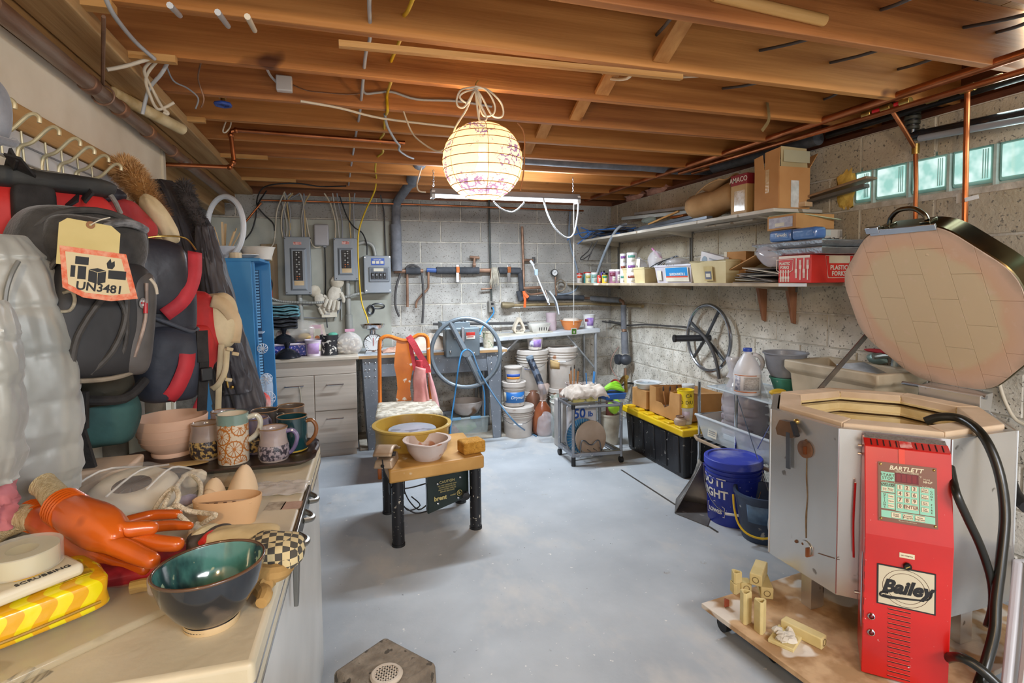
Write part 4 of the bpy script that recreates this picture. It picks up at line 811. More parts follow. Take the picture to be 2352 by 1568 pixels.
MB().prism([(-.07,-.05),(.07,-.05),(.06,.05),(-.06,.05)],0,.03).b('base',CHROME,ks,bev=.006);T_=basis((0,-.0,.088),(1,0,0),(0,0,1))
MB(T_).lathe([(0,-.05),(.07,-.05),(.084,-.03),(.086,.04),(.08,.046),(.076,.04),(0,.04)],n=32).b('case',CHROME,ks);MB(T_).lathe([(0,.041),(.075,.041)],n=32).b('dial',WHITEP,ks)
m=MB(T_)
for i in range(24):a=i*PI/12;m.bar((.058*cos(a),.058*sin(a),.0415),(.069*cos(a),.069*sin(a),.0415),.003,.001,(0,0,1))
m.b('tick_marks',BLACK,ks);MB(T_).bar((0,-.02,.043),(0,.05,.043),.005,.002,(0,0,1)).b('needle',plastic('B84A50'),ks);MB().cyl((0,0,.17),(0,0,.205),.03,n=14).b('stem',CHROME,ks)
MB().lathe([(0,.20),(.05,.203),(.09,.225),(.105,.25),(.11,.252),(.104,.247),(.088,.221),(.048,.206),(0,.205)],n=32).b('bowl',CHROME,ks)
def crumple(label,px,py,y,w,d,h,mat,seed,z,name='canvas_cloth',cat='cloth',a=0):
 c=V((PY(px,py,y).x,y,z));T_=RZ(a)
 m=MB();m.surf(lambda u,v:c+T_@V((w*(u-.5),d*(v-.5),h*(max(0,1-(2*u-1)**4)*max(0,1-(2*v-1)**4))*(.55+.55*noise.noise(V((u*4+seed,v*4,seed)))+.18*noise.noise(V((u*11,v*11,seed))))+.006)),36,28)
 return tag(m.b(name,mat,smooth=75,solid=.004),label,cat)
crumple('crumpled off-white canvas heaped on the worktable behind the chair',978,760,5.02,.50,.36,.17,M('D4C8BA','B4A08E',5,.9,0,.3),3,SZ)
crumple('pinkish stained rag left on the worktable behind the chair back',906,790,4.94,.22,.16,.05,M('CDAA96','B88A78',6,.9,0,.3),9,SZ,'rag')
nw=th('newspaper','stack of grey newspaper on the worktable left of the slab roller','newspaper',V((PY(985,790,4.9).x,4.9,SZ)),.2)
for i in range(3):MB().box(-.13,.13,-.08,.08,.002+i*.004,.005+i*.004).b('sheet',M('C2C6CA','9EA4AA',40,.8,stretch=(1,4,1)),nw)
nw=th('newspaper','grey newspaper sheet under the kitchen scale','newspaper',V((PY(865,790,4.88).x,4.875,SZ)),-.1);MB().box(-.1,.1,-.06,.06,.0,.003).b('sheet',M('B8BCC0','8E949A',40,.8,stretch=(1,4,1)),nw)
cu=tub('clear cup of gravelly grog on the worktable right of the slab roller',V((PY(1122,790,4.92).x,4.92,SZ)),.055,.15,M('C8C0B0','A09680',30,.6,0,.2,spots=('7A8A6A',30,.6)),None,name='plastic_cup',cat='cup')
sr=th('slab_roller','grey slab roller with a big blue-grey hand wheel clamped to the worktable','slab roller',PY(1065,815,4.8))
HG=M('6E7A82','626E76',4,.45,.2,.05,spots=('E0E0DC',50,.7))
wbox(sr,1023,754,1103,818,4.72,4.86,'housing',HG,.012,3);wbox(sr,1015,741,1080,756,4.75,4.95,'clamp_plate',HG,.004)
wbox(sr,1071,763,1091,778,4.716,4.72,'warning_sticker',INKW,0);wbox(sr,1071,763,1091,770,4.715,4.717,'sticker_band',INKR,0);wbox(sr,1073,772.5,1088,774,4.715,4.717,'sticker_band',INKR,0)
wbox(sr,1044,762,1057,778,4.716,4.72,'pale_sticker',PAPER,0)
for x,y in((1035,808),(1089,811)):MB(basis(PY(x,y,4.715),(1,0,0),(0,0,1))).ell((0,0,0),(.012,.012,.008),10,6).b('bolt',STEEL,sr,world=1)
wbox(sr,1060,752,1067,785,4.70,4.72,'guide_bar',STEEL,.002)
for a in range(5):MB().cyl(PY(1066,742,4.8),PY(1066+9*cos(a*1.256),738+3*sin(a*1.256),4.8+.03*sin(a*1.256)),.008,n=6).b('knob_lobe',DSTEEL,sr,world=1)
HW=M('6E7982','5E6870',4,.42,.2,.04);wc=PY(1070,810,4.62)
WN=V((-.25,-1,.05)).normalized();u_=V((1,-.25,0)).normalized();v_2=WN.cross(u_).normalized();R_=.298
MB().tube([wc+u_*(R_*cos(a*PI/24))+v_2*(R_*sin(a*PI/24))for a in range(48)],.0185,10,True,1).b('wheel_rim',HW,sr,world=1)
qa,qb=PY(1034,742,4.62)-wc,PY(1106,884,4.62)-wc
for q in(qa,qb):q2=(u_*q.dot(u_)+v_2*q.dot(v_2)).normalized()*R_;MB().tube([wc,wc+q2],[.028,.022],10,k=1).b('spoke',HW,sr,world=1)
MB().cyl(wc+WN*.03,wc-WN*.12,.035,n=16).b('hub',HW,sr,world=1)
run('power_cable','blue cord hanging from the slab roller wheel down to the clear bin','cord',[PY(1072,802,4.55),PY(1060,812,4.55),PY(1052,850,4.55),PY(1045,905,4.6),PY(1037,960,4.6),PY(1034,1000,4.6)],.007,BCORD)
run('power_cable','blue cord sloping from the hand wheel to floor by the brown clay bag','cord',[PY(1074,802,4.55),PY(1086,812,4.55),PY(1098,845,4.55),PY(1120,885,4.55),PY(1150,930,4.5),PY(1185,972,4.45),PZ(1213,992,.02),PZ(1232,1001,.008)],.007,plastic('5A84A8',.4))
run('power_cable','blue cord dropping straight behind the table leg','cord',[PY(1098,850,4.7),PY(1112,900,4.75),PY(1113,955,4.75)],.006,BCORD)
# ================================================================ folding table (slightly out of level) and what stands on it
def ftz(x):return .922+(x-1.42)*.036
FY0=4.98
ft=th('folding_table','grey-white folding table against the block wall right of the slab roller','table',(1.98,5.2,0))
fA,fB=V((1.20,FY0,ftz(1.2))),V((2.545,FY0+.04,ftz(2.545)))
MB().hexa([fA+V((0,0,-.045)),fB+V((0,0,-.045)),(2.56,5.36,ftz(2.56)-.045),(1.2,5.36,ftz(1.2)-.045)],[fA,fB,(2.56,5.36,ftz(2.56)),(1.2,5.36,ftz(1.2))]).b('tabletop',M('C6CACE','AFB4BA',5,.5,0,.05,spots=('8E9094',40,.7)),ft,world=1,bev=.008)
for x,xb in((2.5,2.5),(1.32,1.3)):
 for y in(5.04,5.32):MB().tube([(x,y,ftz(x)-.04),(xb,y,.012)],.014,10,k=1).b('leg',M('A8ACB0','90949A',6,.4,.5),ft,world=1)
 MB().tube([(x,5.04,.25),(x,5.32,.25)],.011,8,k=1).b('cross_bar',M('A8ACB0','90949A',6,.4,.5),ft,world=1)
MB().tube([(2.5,5.06,.55),(2.2,5.08,ftz(2.2)-.045)],.01,8,k=1).b('brace',M('A8ACB0','90949A',6,.4,.5),ft,world=1);MB().tube([(1.34,5.04,.60),(1.67,5.06,ftz(1.67)-.045)],.012,8,k=1).b('brace',M('A8ACB0','90949A',6,.4,.5),ft,world=1)
def onf(px,y):x=PY(px,740,y).x;return V((x,y,ftz(x)))
bd=MB().hexa([V((1.3,5.0,ftz(1.3))),V((2.02,5.01,ftz(2.02))),V((2.05,5.2,ftz(2.05))),V((1.3,5.2,ftz(1.3)))],[V((1.3,5.0,ftz(1.3)+.008)),V((2.02,5.01,ftz(2.02)+.008)),V((2.05,5.2,ftz(2.05)+.008)),V((1.3,5.2,ftz(1.3)+.008))]).b('work_board',M('BEB8AA','A29C8E',6,.8));tag(bd,'thin grey board lying on the folding table under the clay pieces','board')
CLAY=M('CFC6B6','B8AD9B',8,.85,0,.15)
tv=th('clay_sculpture','pale triangular clay piece with a hollow pointed arch and chain pattern','sculpture',onf(1191,5.1)+V((0,0,.009)))
pts=[(-.062,.035),(-.05,.075),(-.012,.155),(.012,.155),(.05,.075),(.062,.035),(.04,.0),(-.04,.0)]
m=MB();n=len(pts);inn=[(x*.62,.06+(z-.06)*.55)for x,z in pts]
for y0,s in((-.03,1),(.03,-1)):m.add([(x,y0,z)for x,z in pts]+[(x,y0,z)for x,z in inn],[(i,(i+1)%n,n+(i+1)%n,n+i)for i in range(n)])
m.add([(x,-.03,z)for x,z in pts]+[(x,.03,z)for x,z in pts],[(i,(i+1)%n,n+(i+1)%n,n+i)for i in range(n)]);m.add([(x,-.03,z)for x,z in inn]+[(x,.03,z)for x,z in inn],[(i,n+i,n+(i+1)%n,(i+1)%n)for i in range(n)])
m.b('arch',CLAY,tv,bev=.004)
for i in range(4):MB(basis((-.03+.02*i,-.031,.022+.004*(i%2)),(1,0,0),(0,0,1))).tube([(.008*cos(a*PI/4),.006*sin(a*PI/4),.001)for a in range(8)],.0016,4,True,1).b('chain_mark',M('5A5248','48423A',5,.8),tv)
st=th('slotted_dish','grey rectangular plastic dish with slots near its base','dish',onf(1237,5.1)+V((0,0,.009)))
m=MB();m.add([(-.075,-.045,0),(.075,-.045,0),(.075,.045,0),(-.075,.045,0),(-.105,-.06,.085),(.105,-.06,.085),(.105,.06,.085),(-.105,.06,.085)],[(3,2,1,0),(0,1,5,4),(1,2,6,5),(2,3,7,6),(3,0,4,7)]);m.b('dish',M('BFBDB6','ACAAA2',5,.6),st,solid=.004,smooth=20)
for i in range(4):MB().bar((-.01+.024*i,-.052,.015),(-.01+.024*i,-.056,.045),.006,.004,(0,1,0)).b('slot',BLACK,st)
for i in range(2):pot('stacked_pot',('lower grey-pink clay pot of the stack beside the orange bowl','upper grey-pink clay pot of the stack beside the orange bowl')[i],'pot',onf(1266,5.18)+V((0,0,.085*i)),openprof(.05,.058-.003*i,.095,.005),M('B8A8AE','A4949A',6,.8),'stacked clay pots on the folding table')
ob_=pot('mixing_bowl','orange plastic bowl with a white plate in it on the folding table','bowl',onf(1312,5.13),openprof(.07,.108,.095,.004,0,.006,[(.098,.05)]),plastic('DE8A4C',.4));MB().lathe([(0,.075),(.09,.085),(.075,.115),(.05,.11),(0,.105)],n=24,wob=.05).b('plate',M('D8D0C6','C0B6A8',7,.7),ob_)
tub('white and purple yogurt tub at the right end of the folding table',onf(1353,5.13),.062,.14,WHITEP,[(PUR,.2,.78,.25,1.3),(M('8A3A4A','6E2A3A',6,.5),.5,.7,-.45,.7)])
run('black_bar','long dark pipe lying on the folding table along the wall','pipe',[PY(995,744,5.3),PY(1215,742,5.33)],.013,DK,k=1)
# ================================================================ under the tables
bin_=th('storage_bin','clear plastic bin with blue clasps and green contents under the worktable','bin',PZ(1078,1000,0)+V((0,.12,0)))
bw_,bd_,bh_=.19,.13,.17
m=MB();m.add([(-bw_*.92,-bd_*.92,0),(bw_*.92,-bd_*.92,0),(bw_*.92,bd_*.92,0),(-bw_*.92,bd_*.92,0),(-bw_,-bd_,bh_),(bw_,-bd_,bh_),(bw_,bd_,bh_),(-bw_,bd_,bh_)],[(3,2,1,0),(0,1,5,4),(1,2,6,5),(2,3,7,6),(3,0,4,7)])
m.b('tub',clear('C8D8DC',.3),bin_,solid=.003,smooth=0);MB().tube([(-bw_,-bd_,bh_),(bw_,-bd_,bh_),(bw_,bd_,bh_),(-bw_,bd_,bh_)],.009,8,True,1).b('rim',clear('C8D8DC',.6),bin_)
for x in(-.13,.06):MB().box(x-.05,x+.05,-bd_-.012,-bd_+.012,bh_-.01,bh_+.014).b('clasp',plastic('7EAED0',.4),bin_,bev=.004)
MB().ell((-.03,-.02,.07),(.12,.08,.065),14,9,None,.3,3).b('green_bag',M('7AB83A','D8C8B8',5,.6),bin_);MB().ell((-.12,-.03,.05),(.05,.06,.045),10,7).b('red_packet',plastic('C86A5A',.5),bin_)
pot('mixing_bowl','wide stoneware bowl with brown inside sitting on the clear bin','bowl',PZ(1078,1000,0)+V((0,.10,bh_+.012)),openprof(.07,.155,.135,.008,0,.004,[(.11,.02),(.148,.09)]),M('C6C0BC','A89E98',6,.5,spots=('7A5A3E',4,.62)))
UB='white plastic buckets under the folding table'
WB=M('CFC9C2','B8B0A8',6,.5,0,.05,spots=('9A8474',7,.66));WB2=M('D2CCC6','BFB6AE',6,.5,0,.05,spots=('B08468',6,.63))
p,r=RB(1190,1008,0,73);b1=bucket('dirty white lidded bucket at the bottom of the stack beside the table leg',p,r,.285,WB,handle=True,hang=.5)
p2=p+V((-.03,.02,.286));b2=bucket('white bucket with a blue printed label in the middle of the stack',p2,.108,.225,WB,handle=False,rings=2)
a=face_cam(p2.x,p2.y);wrap(b2,.102,.105,.035,.135,a+.15,2.1,M('2E7AC0','1E5EA6',4,.4));wrap(b2,.1025,.1055,.05,.13,a-.95,.35,PAPER);ctext('Drywall',.042,.1045,a+.35,.085,b2,INKW,.25)
p3=p2+V((-.005,0,.226));b3=tub('small white tub with blue and orange stripes on top of the bucket stack',p3,.083,.135,WB,[(M('3A62B8','2C4F9E',5,.5),.34,.55,0,1.9),(M('E89A30','D88420',5,.5),.2,.34,0,1.9)],lid=WB,name='paint_tub')
p,r=RB(1215,985,0,52);p.y+=.2;p.x+=.04;b4=bucket('white bucket with stacked rims behind the blue-labelled one',p,r,.29,WB,rings=3,handle=False)
pl_=tub('small white pail with wire handle standing on the bucket behind the stack',p+V((0,.0,.29)),.072,.2,WHITEP,None,name='pail',lid=WB);MB().tube([(-.06,-.03,.21),(-.07,-.04,.26),(.0,-.05,.285),(.06,-.04,.23)],.006,6).b('bail',WHITEP,pl_)
bucket('white bucket at the floor under the left back bucket',V((1.83,5.1,0)),.15,.375,WB,handle=False,rings=2);p=V((1.83,5.1,.376));b5=bucket('tall white bucket stacked at the back, left of two, a yogurt tub on its rim',p,.155,.40,WB,rings=3,hang=.5)
ctext('Banana',.024,.147,face_cam(p.x,p.y)-.3,.22,b5,INKB)
tub('white tub with purple print standing on the tall back bucket',p+V((.02,-.03,.403)),.082,.125,WB,[(PUR,.2,.8,.35,1.2),(M('6E74A8','D8D8E0',40,.5),.25,.7,-.5,.7)])
bucket('white bucket at the floor under the right back bucket',V((2.15,5.1,0)),.145,.375,WB2,handle=False,rings=2);p=V((2.15,5.1,.376));b6=bucket('rust-stained white bucket stacked at the back, right of two, with a tan label',p,.15,.41,WB2,rings=2,hang=.3);wrap(b6,.143,.146,.20,.29,face_cam(p.x,p.y)-.55,.8,M('D8BC8A','BE9A62',6,.7))
p=PY(1253,990,4.72);p.z=0
cb=th('clay_bag','brown clay in a knotted clear plastic bag on the floor beside the buckets','bag',V((PZ(1248,998,0).x,4.78,0)))
BRN=M('A86440','7E4226',5,.3,0,.35,coat=.5,bsc=9)
MB().lathe([(0,0),(.085,.0),(.098,.04),(.102,.14),(.092,.21),(.062,.27),(.03,.31),(.022,.33),(0,.335)],n=24,wob=.06).b('clay',BRN,cb,sub=1);MB().lathe([(.022,.325),(.03,.37),(.045,.43),(.055,.47),(.04,.49)],n=18,wob=.3).b('bag_neck',clear('E0C8BC',.4),cb,smooth=60);MB().tube([(.025*cos(t),.025*sin(t),.325)for t in[i*PI/4 for i in range(8)]],.006,6,True,1).b('tie',clear('D8C8C0',.7),cb)
cb2=th('clay_bag','dull brown clay bag behind the knotted one','bag',(1.80,4.99,0));MB().lathe([(0,0),(.09,0),(.10,.1),(.095,.3),(.06,.38),(0,.4)],n=20,wob=.06).b('clay',M('8E6450','6E4A38',5,.4,0,.3),cb2,sub=1)
tb=th('mottled_tube','grey and black mottled plastic tube leaning on the white buckets','tube',PY(1232,850,4.85));MB().tube([PY(1217,822,4.9),PY(1234,862,4.85),PY(1250,905,4.8)],.034,14,k=1).b('tube',M('5A6678','2A303C',14,.35,0,.1,ramp=(.48,.52)),tb,world=1);MB().tube([PY(1216,818,4.9),PY(1219,828,4.9)],.036,14,k=1).b('cap',M('7E90A0','6C7E8E',5,.4),tb,world=1)
p=V((1.99,4.66,0));gb_=bucket('wide pale green bucket crusted with glaze behind the brush cups',p,.135,.37,M('B4BCB4','98A49C',6,.5,spots=('E0DED6',12,.6)),lid=False,handle=False,rings=1);MB().lathe([(0,.3),(.125,.3)],n=24).b('glaze',M('C8CCC4','B0B6AC',5,.4),gb_)
p=V((1.76,4.55,0));pl=th('clear_bag','crumpled clear plastic bag hanging beside the wheeled cart','bag',p);MB().ell((0,0,.13),(.09,.07,.14),16,14,None,.4,3,4).b('bag',clear('D8E0E8',.22),pl,sub=1)
# ================================================================ orange chair with the red apron
ORG=M('D87A28','B85E18',4,.35,0,.05,(1,1,1),('E0D4C4',17,.66),coat=.2)
cy=4.52;cx=.515
ch=th('wooden_chair','orange-painted splat-back chair with a clay-splattered padded seat at the pottery wheel','chair',(cx,4.3,0))
def cp(px,py,y=cy):return PY(px,py,y)
MB().tube([cp(873,940),cp(872,860),cp(872,790),cp(878,776),cp(893,772),cp(912,778),cp(930,782),cp(948,776),cp(962,769),cp(978,772),cp(983,790),cp(986,860),cp(992,935)],.016,8,k=4).b('back_frame',ORG,ch,world=1)
Lx=[(911,780),(909,800),(907,815),(905,840),(911,868),(913,892),(910,915),(916,940)];Rx_=[(947,780),(948,800),(950,815),(950,840),(944,868),(942,892),(945,915),(947,940)]
m=MB();n=len(Lx)
for dy in(-.008,.008):m.add([cp(*q,cy+dy)for q in Lx]+[cp(*q,cy+dy)for q in Rx_],[(i,i+1,n+i+1,n+i)for i in range(n-1)])
m.add([cp(*q,cy-.008)for q in Lx]+[cp(*q,cy+.008)for q in Lx],[(i,i+1,n+i+1,n+i)for i in range(n-1)]);m.add([cp(*q,cy-.008)for q in Rx_]+[cp(*q,cy+.008)for q in Rx_],[(i,i+1,n+i+1,n+i)for i in range(n-1)])
m.b('splat',ORG,ch,world=1,smooth=40)
SEATM=M('C9C2B2','9E9686',16,.85,0,.3,ramp=(.42,.58),spots=('8A7A5E',22,.62))
st_=[(.285,4.53),(.745,4.50),(.735,4.03),(.235,4.06)]
MB().hexa([V((x,y,.43))for x,y in st_],[V((x,y,.48))for x,y in st_]).b('seat',SEATM,ch,world=1,bev=.02,seg=3)
MB().hexa([V((x,y,.375))for x,y in st_],[V((x,y,.43))for x,y in st_]).b('seat_rail',ORG,ch,world=1,bev=.004)
for x,y in((.30,4.5),(.72,4.48),(.71,4.07),(.26,4.09)):MB().tube([(x,y,.40),(x*1.01,y,0)],[.02,.014],8,k=1).b('leg',ORG,ch,world=1)
ap=th('apron','red and pink apron slung over the right corner of the orange chair','apron',PY(965,930,4.47))
RD=M('C8404A','A82C38',10,.8,0,.2);PK=M('D89A94','C27E7A',8,.85,0,.3)
m=MB();pts=cr([cp(938,772,4.47),cp(950,790,4.44),cp(964,815,4.44),cp(978,838,4.44),cp(984,855,4.44)],5)
for i in range(len(pts)-1):m.bar(pts[i],pts[i+1],.05,.008,(0,1,0))
m.b('strap',RD,ap,world=1)
m=MB();pts=cr([cp(941,775,4.46),cp(944,800,4.45),cp(950,830,4.45),cp(953,850,4.45)],5)
for i in range(len(pts)-1):m.bar(pts[i],pts[i+1],.03,.008,(0,1,0))
m.b('strap',RD,ap,world=1)
def panelf(L_,R__,y,amp,k):
 A,B_=cr([cp(*q,y)for q in L_],4),cr([cp(*q,y)for q in R__],4);n=len(A)-1
 def f(u,v):q=v*n;i=min(int(q),n-1);t=q-i;a=A[i].lerp(A[i+1],t);b=B_[i].lerp(B_[i+1],t);return a.lerp(b,u)+V((0,-amp*sin(PI*u)-.006*sin(k*u+3*v),0))
 return f
MB().surf(panelf([(953,826),(953,842)],[(976,826),(979,848)],4.46,.03,5),8,6).b('bib',RD,ap,solid=.004,world=1,smooth=70)
MB().surf(panelf([(953,840),(948,870),(950,900),(948,936)],[(979,846),(980,880),(985,910),(990,935)],4.455,.04,9),12,16).b('bib',PK,ap,solid=.004,world=1,smooth=70)
MB().surf(panelf([(984,855),(986,880),(990,905),(994,930)],[(988,855),(999,890),(1005,915),(1010,940)],4.42,.02,6),8,12).b('skirt',M('D8A8A8','C88A8C',8,.85,0,.3),ap,solid=.004,world=1,smooth=70)
# ================================================================ pottery wheel
DZ=.445;TAN=M('C89A56','B0823E',5,.5,0,.08,spots=('D8CCB4',9,.66))
pwl=th('pottery_wheel','electric pottery wheel with a tan deck, yellow splash pan and black tube legs','pottery wheel',(.5,3.2,0))
dk=[(.238,2.94),(.785,3.02),(.78,3.55),(.20,3.50)]
MB().hexa([V((x,y,DZ-.075))for x,y in dk],[V((x,y,DZ))for x,y in dk]).b('deck',TAN,pwl,world=1,bev=.012,seg=3)
BLT=M('1C1C20','121216',6,.35,0,.05,spots=('C8C0B0',60,.66))
for x,y in((.285,3.005),(.742,3.075),(.27,3.46),(.74,3.48)):
 MB().cyl((x,y,.012),(x,y,DZ-.07),.034,n=16).b('leg',BLT,pwl,world=1);MB().cyl((x,y,0),(x,y,.014),.037,n=16).b('foot',RUBBER,pwl,world=1)
PC=V((.424,3.42,DZ));PR_=.232
YEL=M('C2A04A','A88430',4,.4,0,.05,spots=('D8C8A0',12,.7))
MB().lathe([(.0,-.03),(PR_-.02,-.03),(PR_-.01,.0),(PR_-.004,.105),(PR_+.012,.112),(PR_+.014,.124),(PR_-.01,.126),(PR_-.024,.02),(.06,.012),(0,.012)],PC,40).b('splash_pan',YEL,pwl,world=1)
MB().lathe([(0,.02),(.02,.02),(.02,.072),(.148,.075),(.15,.085),(.146,.09),(0,.09)],PC,36).b('wheel_head',M('B4BCC8','98A2B0',6,.35,.3,.05,spots=('7E8694',9,.6)),pwl,world=1)
q=(980,1073,1083,1166);x0,x1,z0,z1=wr_(*q,3.06)
MB().hexa([(x0,3.05,z0),(x1,3.12,z0+.045),(x1,3.18,z0+.045),(x0,3.12,z0)],[(x0-.004,3.05,DZ-.07),(x1,3.12,DZ-.07),(x1,3.18,DZ-.07),(x0,3.12,DZ-.07)]).b('motor_box',M('2E3A36','222C2A',4,.3,.2,.05),pwl,world=1,bev=.006)
YTX=plastic('C8B878',.5);fx=V((x1-x0,.07,.045));T0=basis(V(((x0+x1)/2,3.083,(z0+z1)/2-.0)),(fx.x,fx.y,0),(0,0,1));T0=T0@Matrix.Translation((0,0,.003))
text('CAUTION',.022,T0@TL(-.01,.035),YTX,pwl,world=1)
for i,s_ in enumerate(('DO NOT OPERATE WITH','COVERS REMOVED OR','NEAR WATER. UNPLUG','BEFORE SERVICING')):text(s_,.0105,T0@TL(-.01,.015-.012*i),YTX,pwl,world=1)
text('brent',.036,T0@TL(-.055,-.055),YTX,pwl,world=1,off=.0012);text('model',.014,T0@TL(.025,-.052),YTX,pwl,world=1)
MB(T0@TL(.068,-.05,.0)).tube([(.016*cos(a*PI/8),.016*sin(a*PI/8),.001)for a in range(16)],.002,5,True,1).b('emblem_ring',YTX,pwl,world=1);text('b',.024,T0@TL(.068,-.05),YTX,pwl,world=1,off=.001)
for x,y in((-.07,.03),(.075,.04),(-.07,-.085),(.06,-.08)):MB(T0).ell((x,y,0),(.008,.008,.005),8,5).b('screw',STEEL,pwl,world=1)
MB().tube([PY(1080,1078,3.08),PY(1081,1134,3.08)],.006,8,k=1).b('lever',STEEL,pwl,world=1);MB(basis(PY(1070,1138,3.06),(1,0,0),(0,0,1))).lathe([(0,-.015),(.022,-.015),(.022,.012),(0,.014)],n=14).b('lever_knob',BLACK,pwl,world=1)
MB().box(.245,.33,3.03,3.09,.27,.37).b('switch_box',BLACK,pwl,world=1,bev=.006)
for pts in([(928,1122),(950,1118),(985,1108)],[(928,1125),(940,1150),(962,1170),(985,1155)],[(930,1165),(955,1178),(985,1172),(1000,1165)],[(926,1160),(940,1172),(965,1160),(945,1140)]):MB().tube([PY(x,y,3.2)for x,y in pts],.004,6).b('wire',BLKC,pwl,world=1)
MB().tube([PY(878,1055,2.93),PY(882,1080,2.92),PY(893,1105,2.95),PY(898,1120,3.0)],.004,6).b('wire',BLKC,pwl,world=1)
fp=th('foot_pedal','tan cast metal foot pedal parked on the left of the wheel deck','pedal',V((.235,3.05,DZ)),-.35)
PT=M('B49C82','947A60',6,.45,.2,.1)
MB().hexa([(-.055,-.08,0),(.055,-.08,0),(.045,.10,0),(-.045,.10,0)],[(-.045,-.07,.045),(.045,-.07,.045),(.04,.09,.05),(-.04,.09,.05)]).b('base',PT,fp,bev=.01,seg=3)
MB().surf(lambda u,v:((u-.5)*.10,-.09+.20*v,.075+.03*sin(PI*min(1,v*1.25))-.05*max(0,v-.75)*4*.25),6,10).b('treadle',PT,fp,solid=.012,smooth=50);MB().cyl((-.048,.0,.06),(.048,.0,.06),.012,n=10).b('pivot',DSTEEL,fp)
MB().ell((0,-.085,.02),(.01,.006,.01),8,6).b('cable_gland',BLACK,fp)
p,r=RB(982,1064,DZ,82)
pl=th('plastic_basin','pale pink plastic basin with a pouring lip on the wheel deck','bowl',p)
BAS=M('D2C2BA','C0ACA2',5,.45,0,.05,spots=('B07A5C',9,.64));R2=.132
m=MB();prf=[(0,0),(.075,0),(.11,.05),(.122,.10),(.136,.104),(.138,.112),(.12,.112),(.106,.052),(.07,.006),(0,.006)];m.lathe(prf,n=64)
for i,v in enumerate(m.v):
 a=math.atan2(v.y,v.x);d=abs(math.remainder(a-(face_cam(p.x,p.y)+.15),2*PI))
 if v.z>.09 and d<.5:v.xy*=1+.05*(1-d/.5);v.z-=.006*(1-d/.5)
m.b('basin',BAS,pl)
p,r=RB(1080,1048,DZ,62);sg=MB();sg.box(-.075,.075,-.055,.055,0,.075)
sg=MB(Matrix.Translation((p.x+.01,p.y+.01,DZ+.001))@RZ(.2)).box(-.07,.07,-.055,.055,0,.072);tag(sg.b('sponge',M('C8943E','B07C28',40,.95,0,.6,spots=('8A5C1A',120,.64)),bev=.012,seg=3),'big yellow-brown sponge block on the right of the wheel deck','sponge')
# ================================================================ wheeled rack with round throwing bats
TB=M('9A9CA0','82848A',6,.3,.7,.06,spots=('C8C4BC',30,.66))
ca=th('bat_cart','small wheeled steel-tube rack holding round bats beside the tote','cart',(1.92,4.0,0))
c4=[(1.725,3.87),(2.12,3.83),(2.10,4.16),(1.735,4.17)];CT_=.47
for i,(x,y)in enumerate(c4):MB().tube([(x,y,.05),(x,y,CT_)],.0125,10,k=1).b('post',TB,ca,world=1);MB().cyl((x,y,CT_-.02),(x,y,CT_+.012),.016,n=10).b('corner_joint',BLACK if i==0 else TB,ca,world=1)
for i in range(4):
 a,b=c4[i],c4[(i+1)%4];MB().cyl((*a,CT_-.005),(*b,CT_-.005),.0125,n=10).b('top_rail',TB,ca,world=1);MB().bar((*a,.085),(*b,.085),.025,.03).b('base_rail',TB,ca,world=1,bev=.003)
for i,(x,y)in enumerate(c4):
 if i==0:MB().cyl((x,y,0),(x,y,.07),.017,n=12).b('foot',RUBBER,ca,world=1)
 else:MB().cyl((x-.012,y,.025),(x+.012,y,.025),.025,n=16).b('caster',RUBBER,ca,world=1);MB().cyl((x,y,.045),(x,y,.075),.008,n=8).b('stem',TB,ca,world=1)
GRW=M('8A8680','74706A',8,.4,.5,.1)
for k in range(7):x=1.76+.055*k;MB().cyl((x,3.86,.103),(x,4.16,.103),.0035,n=6).b('floor_wire',GRW,ca,world=1)
MB().tube([PY(1333,1050,3.88),PY(1335,1016,3.88),PY(1343,1012,3.88),PY(1353,1020,3.88),PY(1362,1020,3.88),PY(1371,1011,3.88),PY(1378,1016,3.88),PY(1382,1048,3.88)],.0055,8).b('file_divider',DSTEEL,ca,world=1)
def disc(label,c,r,tilt,yaw,th_,mat,name='throwing_bat'):
 T_=Matrix.Translation(c)@RZ(yaw)@Matrix.Rotation(PI/2-tilt,4,'X');return MB(T_).lathe([(0,-th_/2),(r,-th_/2),(r,th_/2),(0,th_/2)],n=48),T_
c=PY(1357,1006,3.94);m,T_=disc('',c,.142,.12,.12,.012,None);o=tag(m.b('throwing_bat',M('AE9C8C','988674',5,.7,0,.08),bev=.002),'round tan throwing bat standing in front in the wheeled rack','bat')
c=PY(1336,1002,4.02);bl=th('throwing_bat','round blue slotted bat or fan grille behind the tan one in the rack','bat',c);m,T_=disc('',c,.15,.1,.12,.008,None);m.b('disc',M('3E86B8','2C6A9A',6,.5),bl,world=1)
MB(T_@TL(0,0,.006)).tube([(.15*cos(a*PI/20),.15*sin(a*PI/20),0)for a in range(40)],.005,6,True,1).b('rim',GREYC,bl,world=1)
for a in range(36):MB(T_@TL(0,0,.007)).bar((.05*cos(a*PI/18),.05*sin(a*PI/18),0),(.147*cos(a*PI/18),.147*sin(a*PI/18),0),.0025,.003,(0,0,1)).b('spoke',M('A8C4D4','8EB0C4',6,.5),bl,world=1)
for k,(px,lab)in enumerate(((1326,'square yellow tub under the towel, left one'),(1357,'square yellow tub under the towel, right one'))):
 c=PY(px,905,3.98);t=th('yellow_tub',lab,'tub',V((c.x,4.0,CT_+.009)),0,'yellow tubs on the bat rack');MB().hexa([(-.05,-.05,0),(.05,-.05,0),(.05,.05,0),(-.05,.05,0)],[(-.056,-.056,.06),(.056,-.056,.06),(.056,.056,.06),(-.056,.056,.06)]).b('tub',M('CFC27A','B8AA5E',6,.5),t,bev=.006)
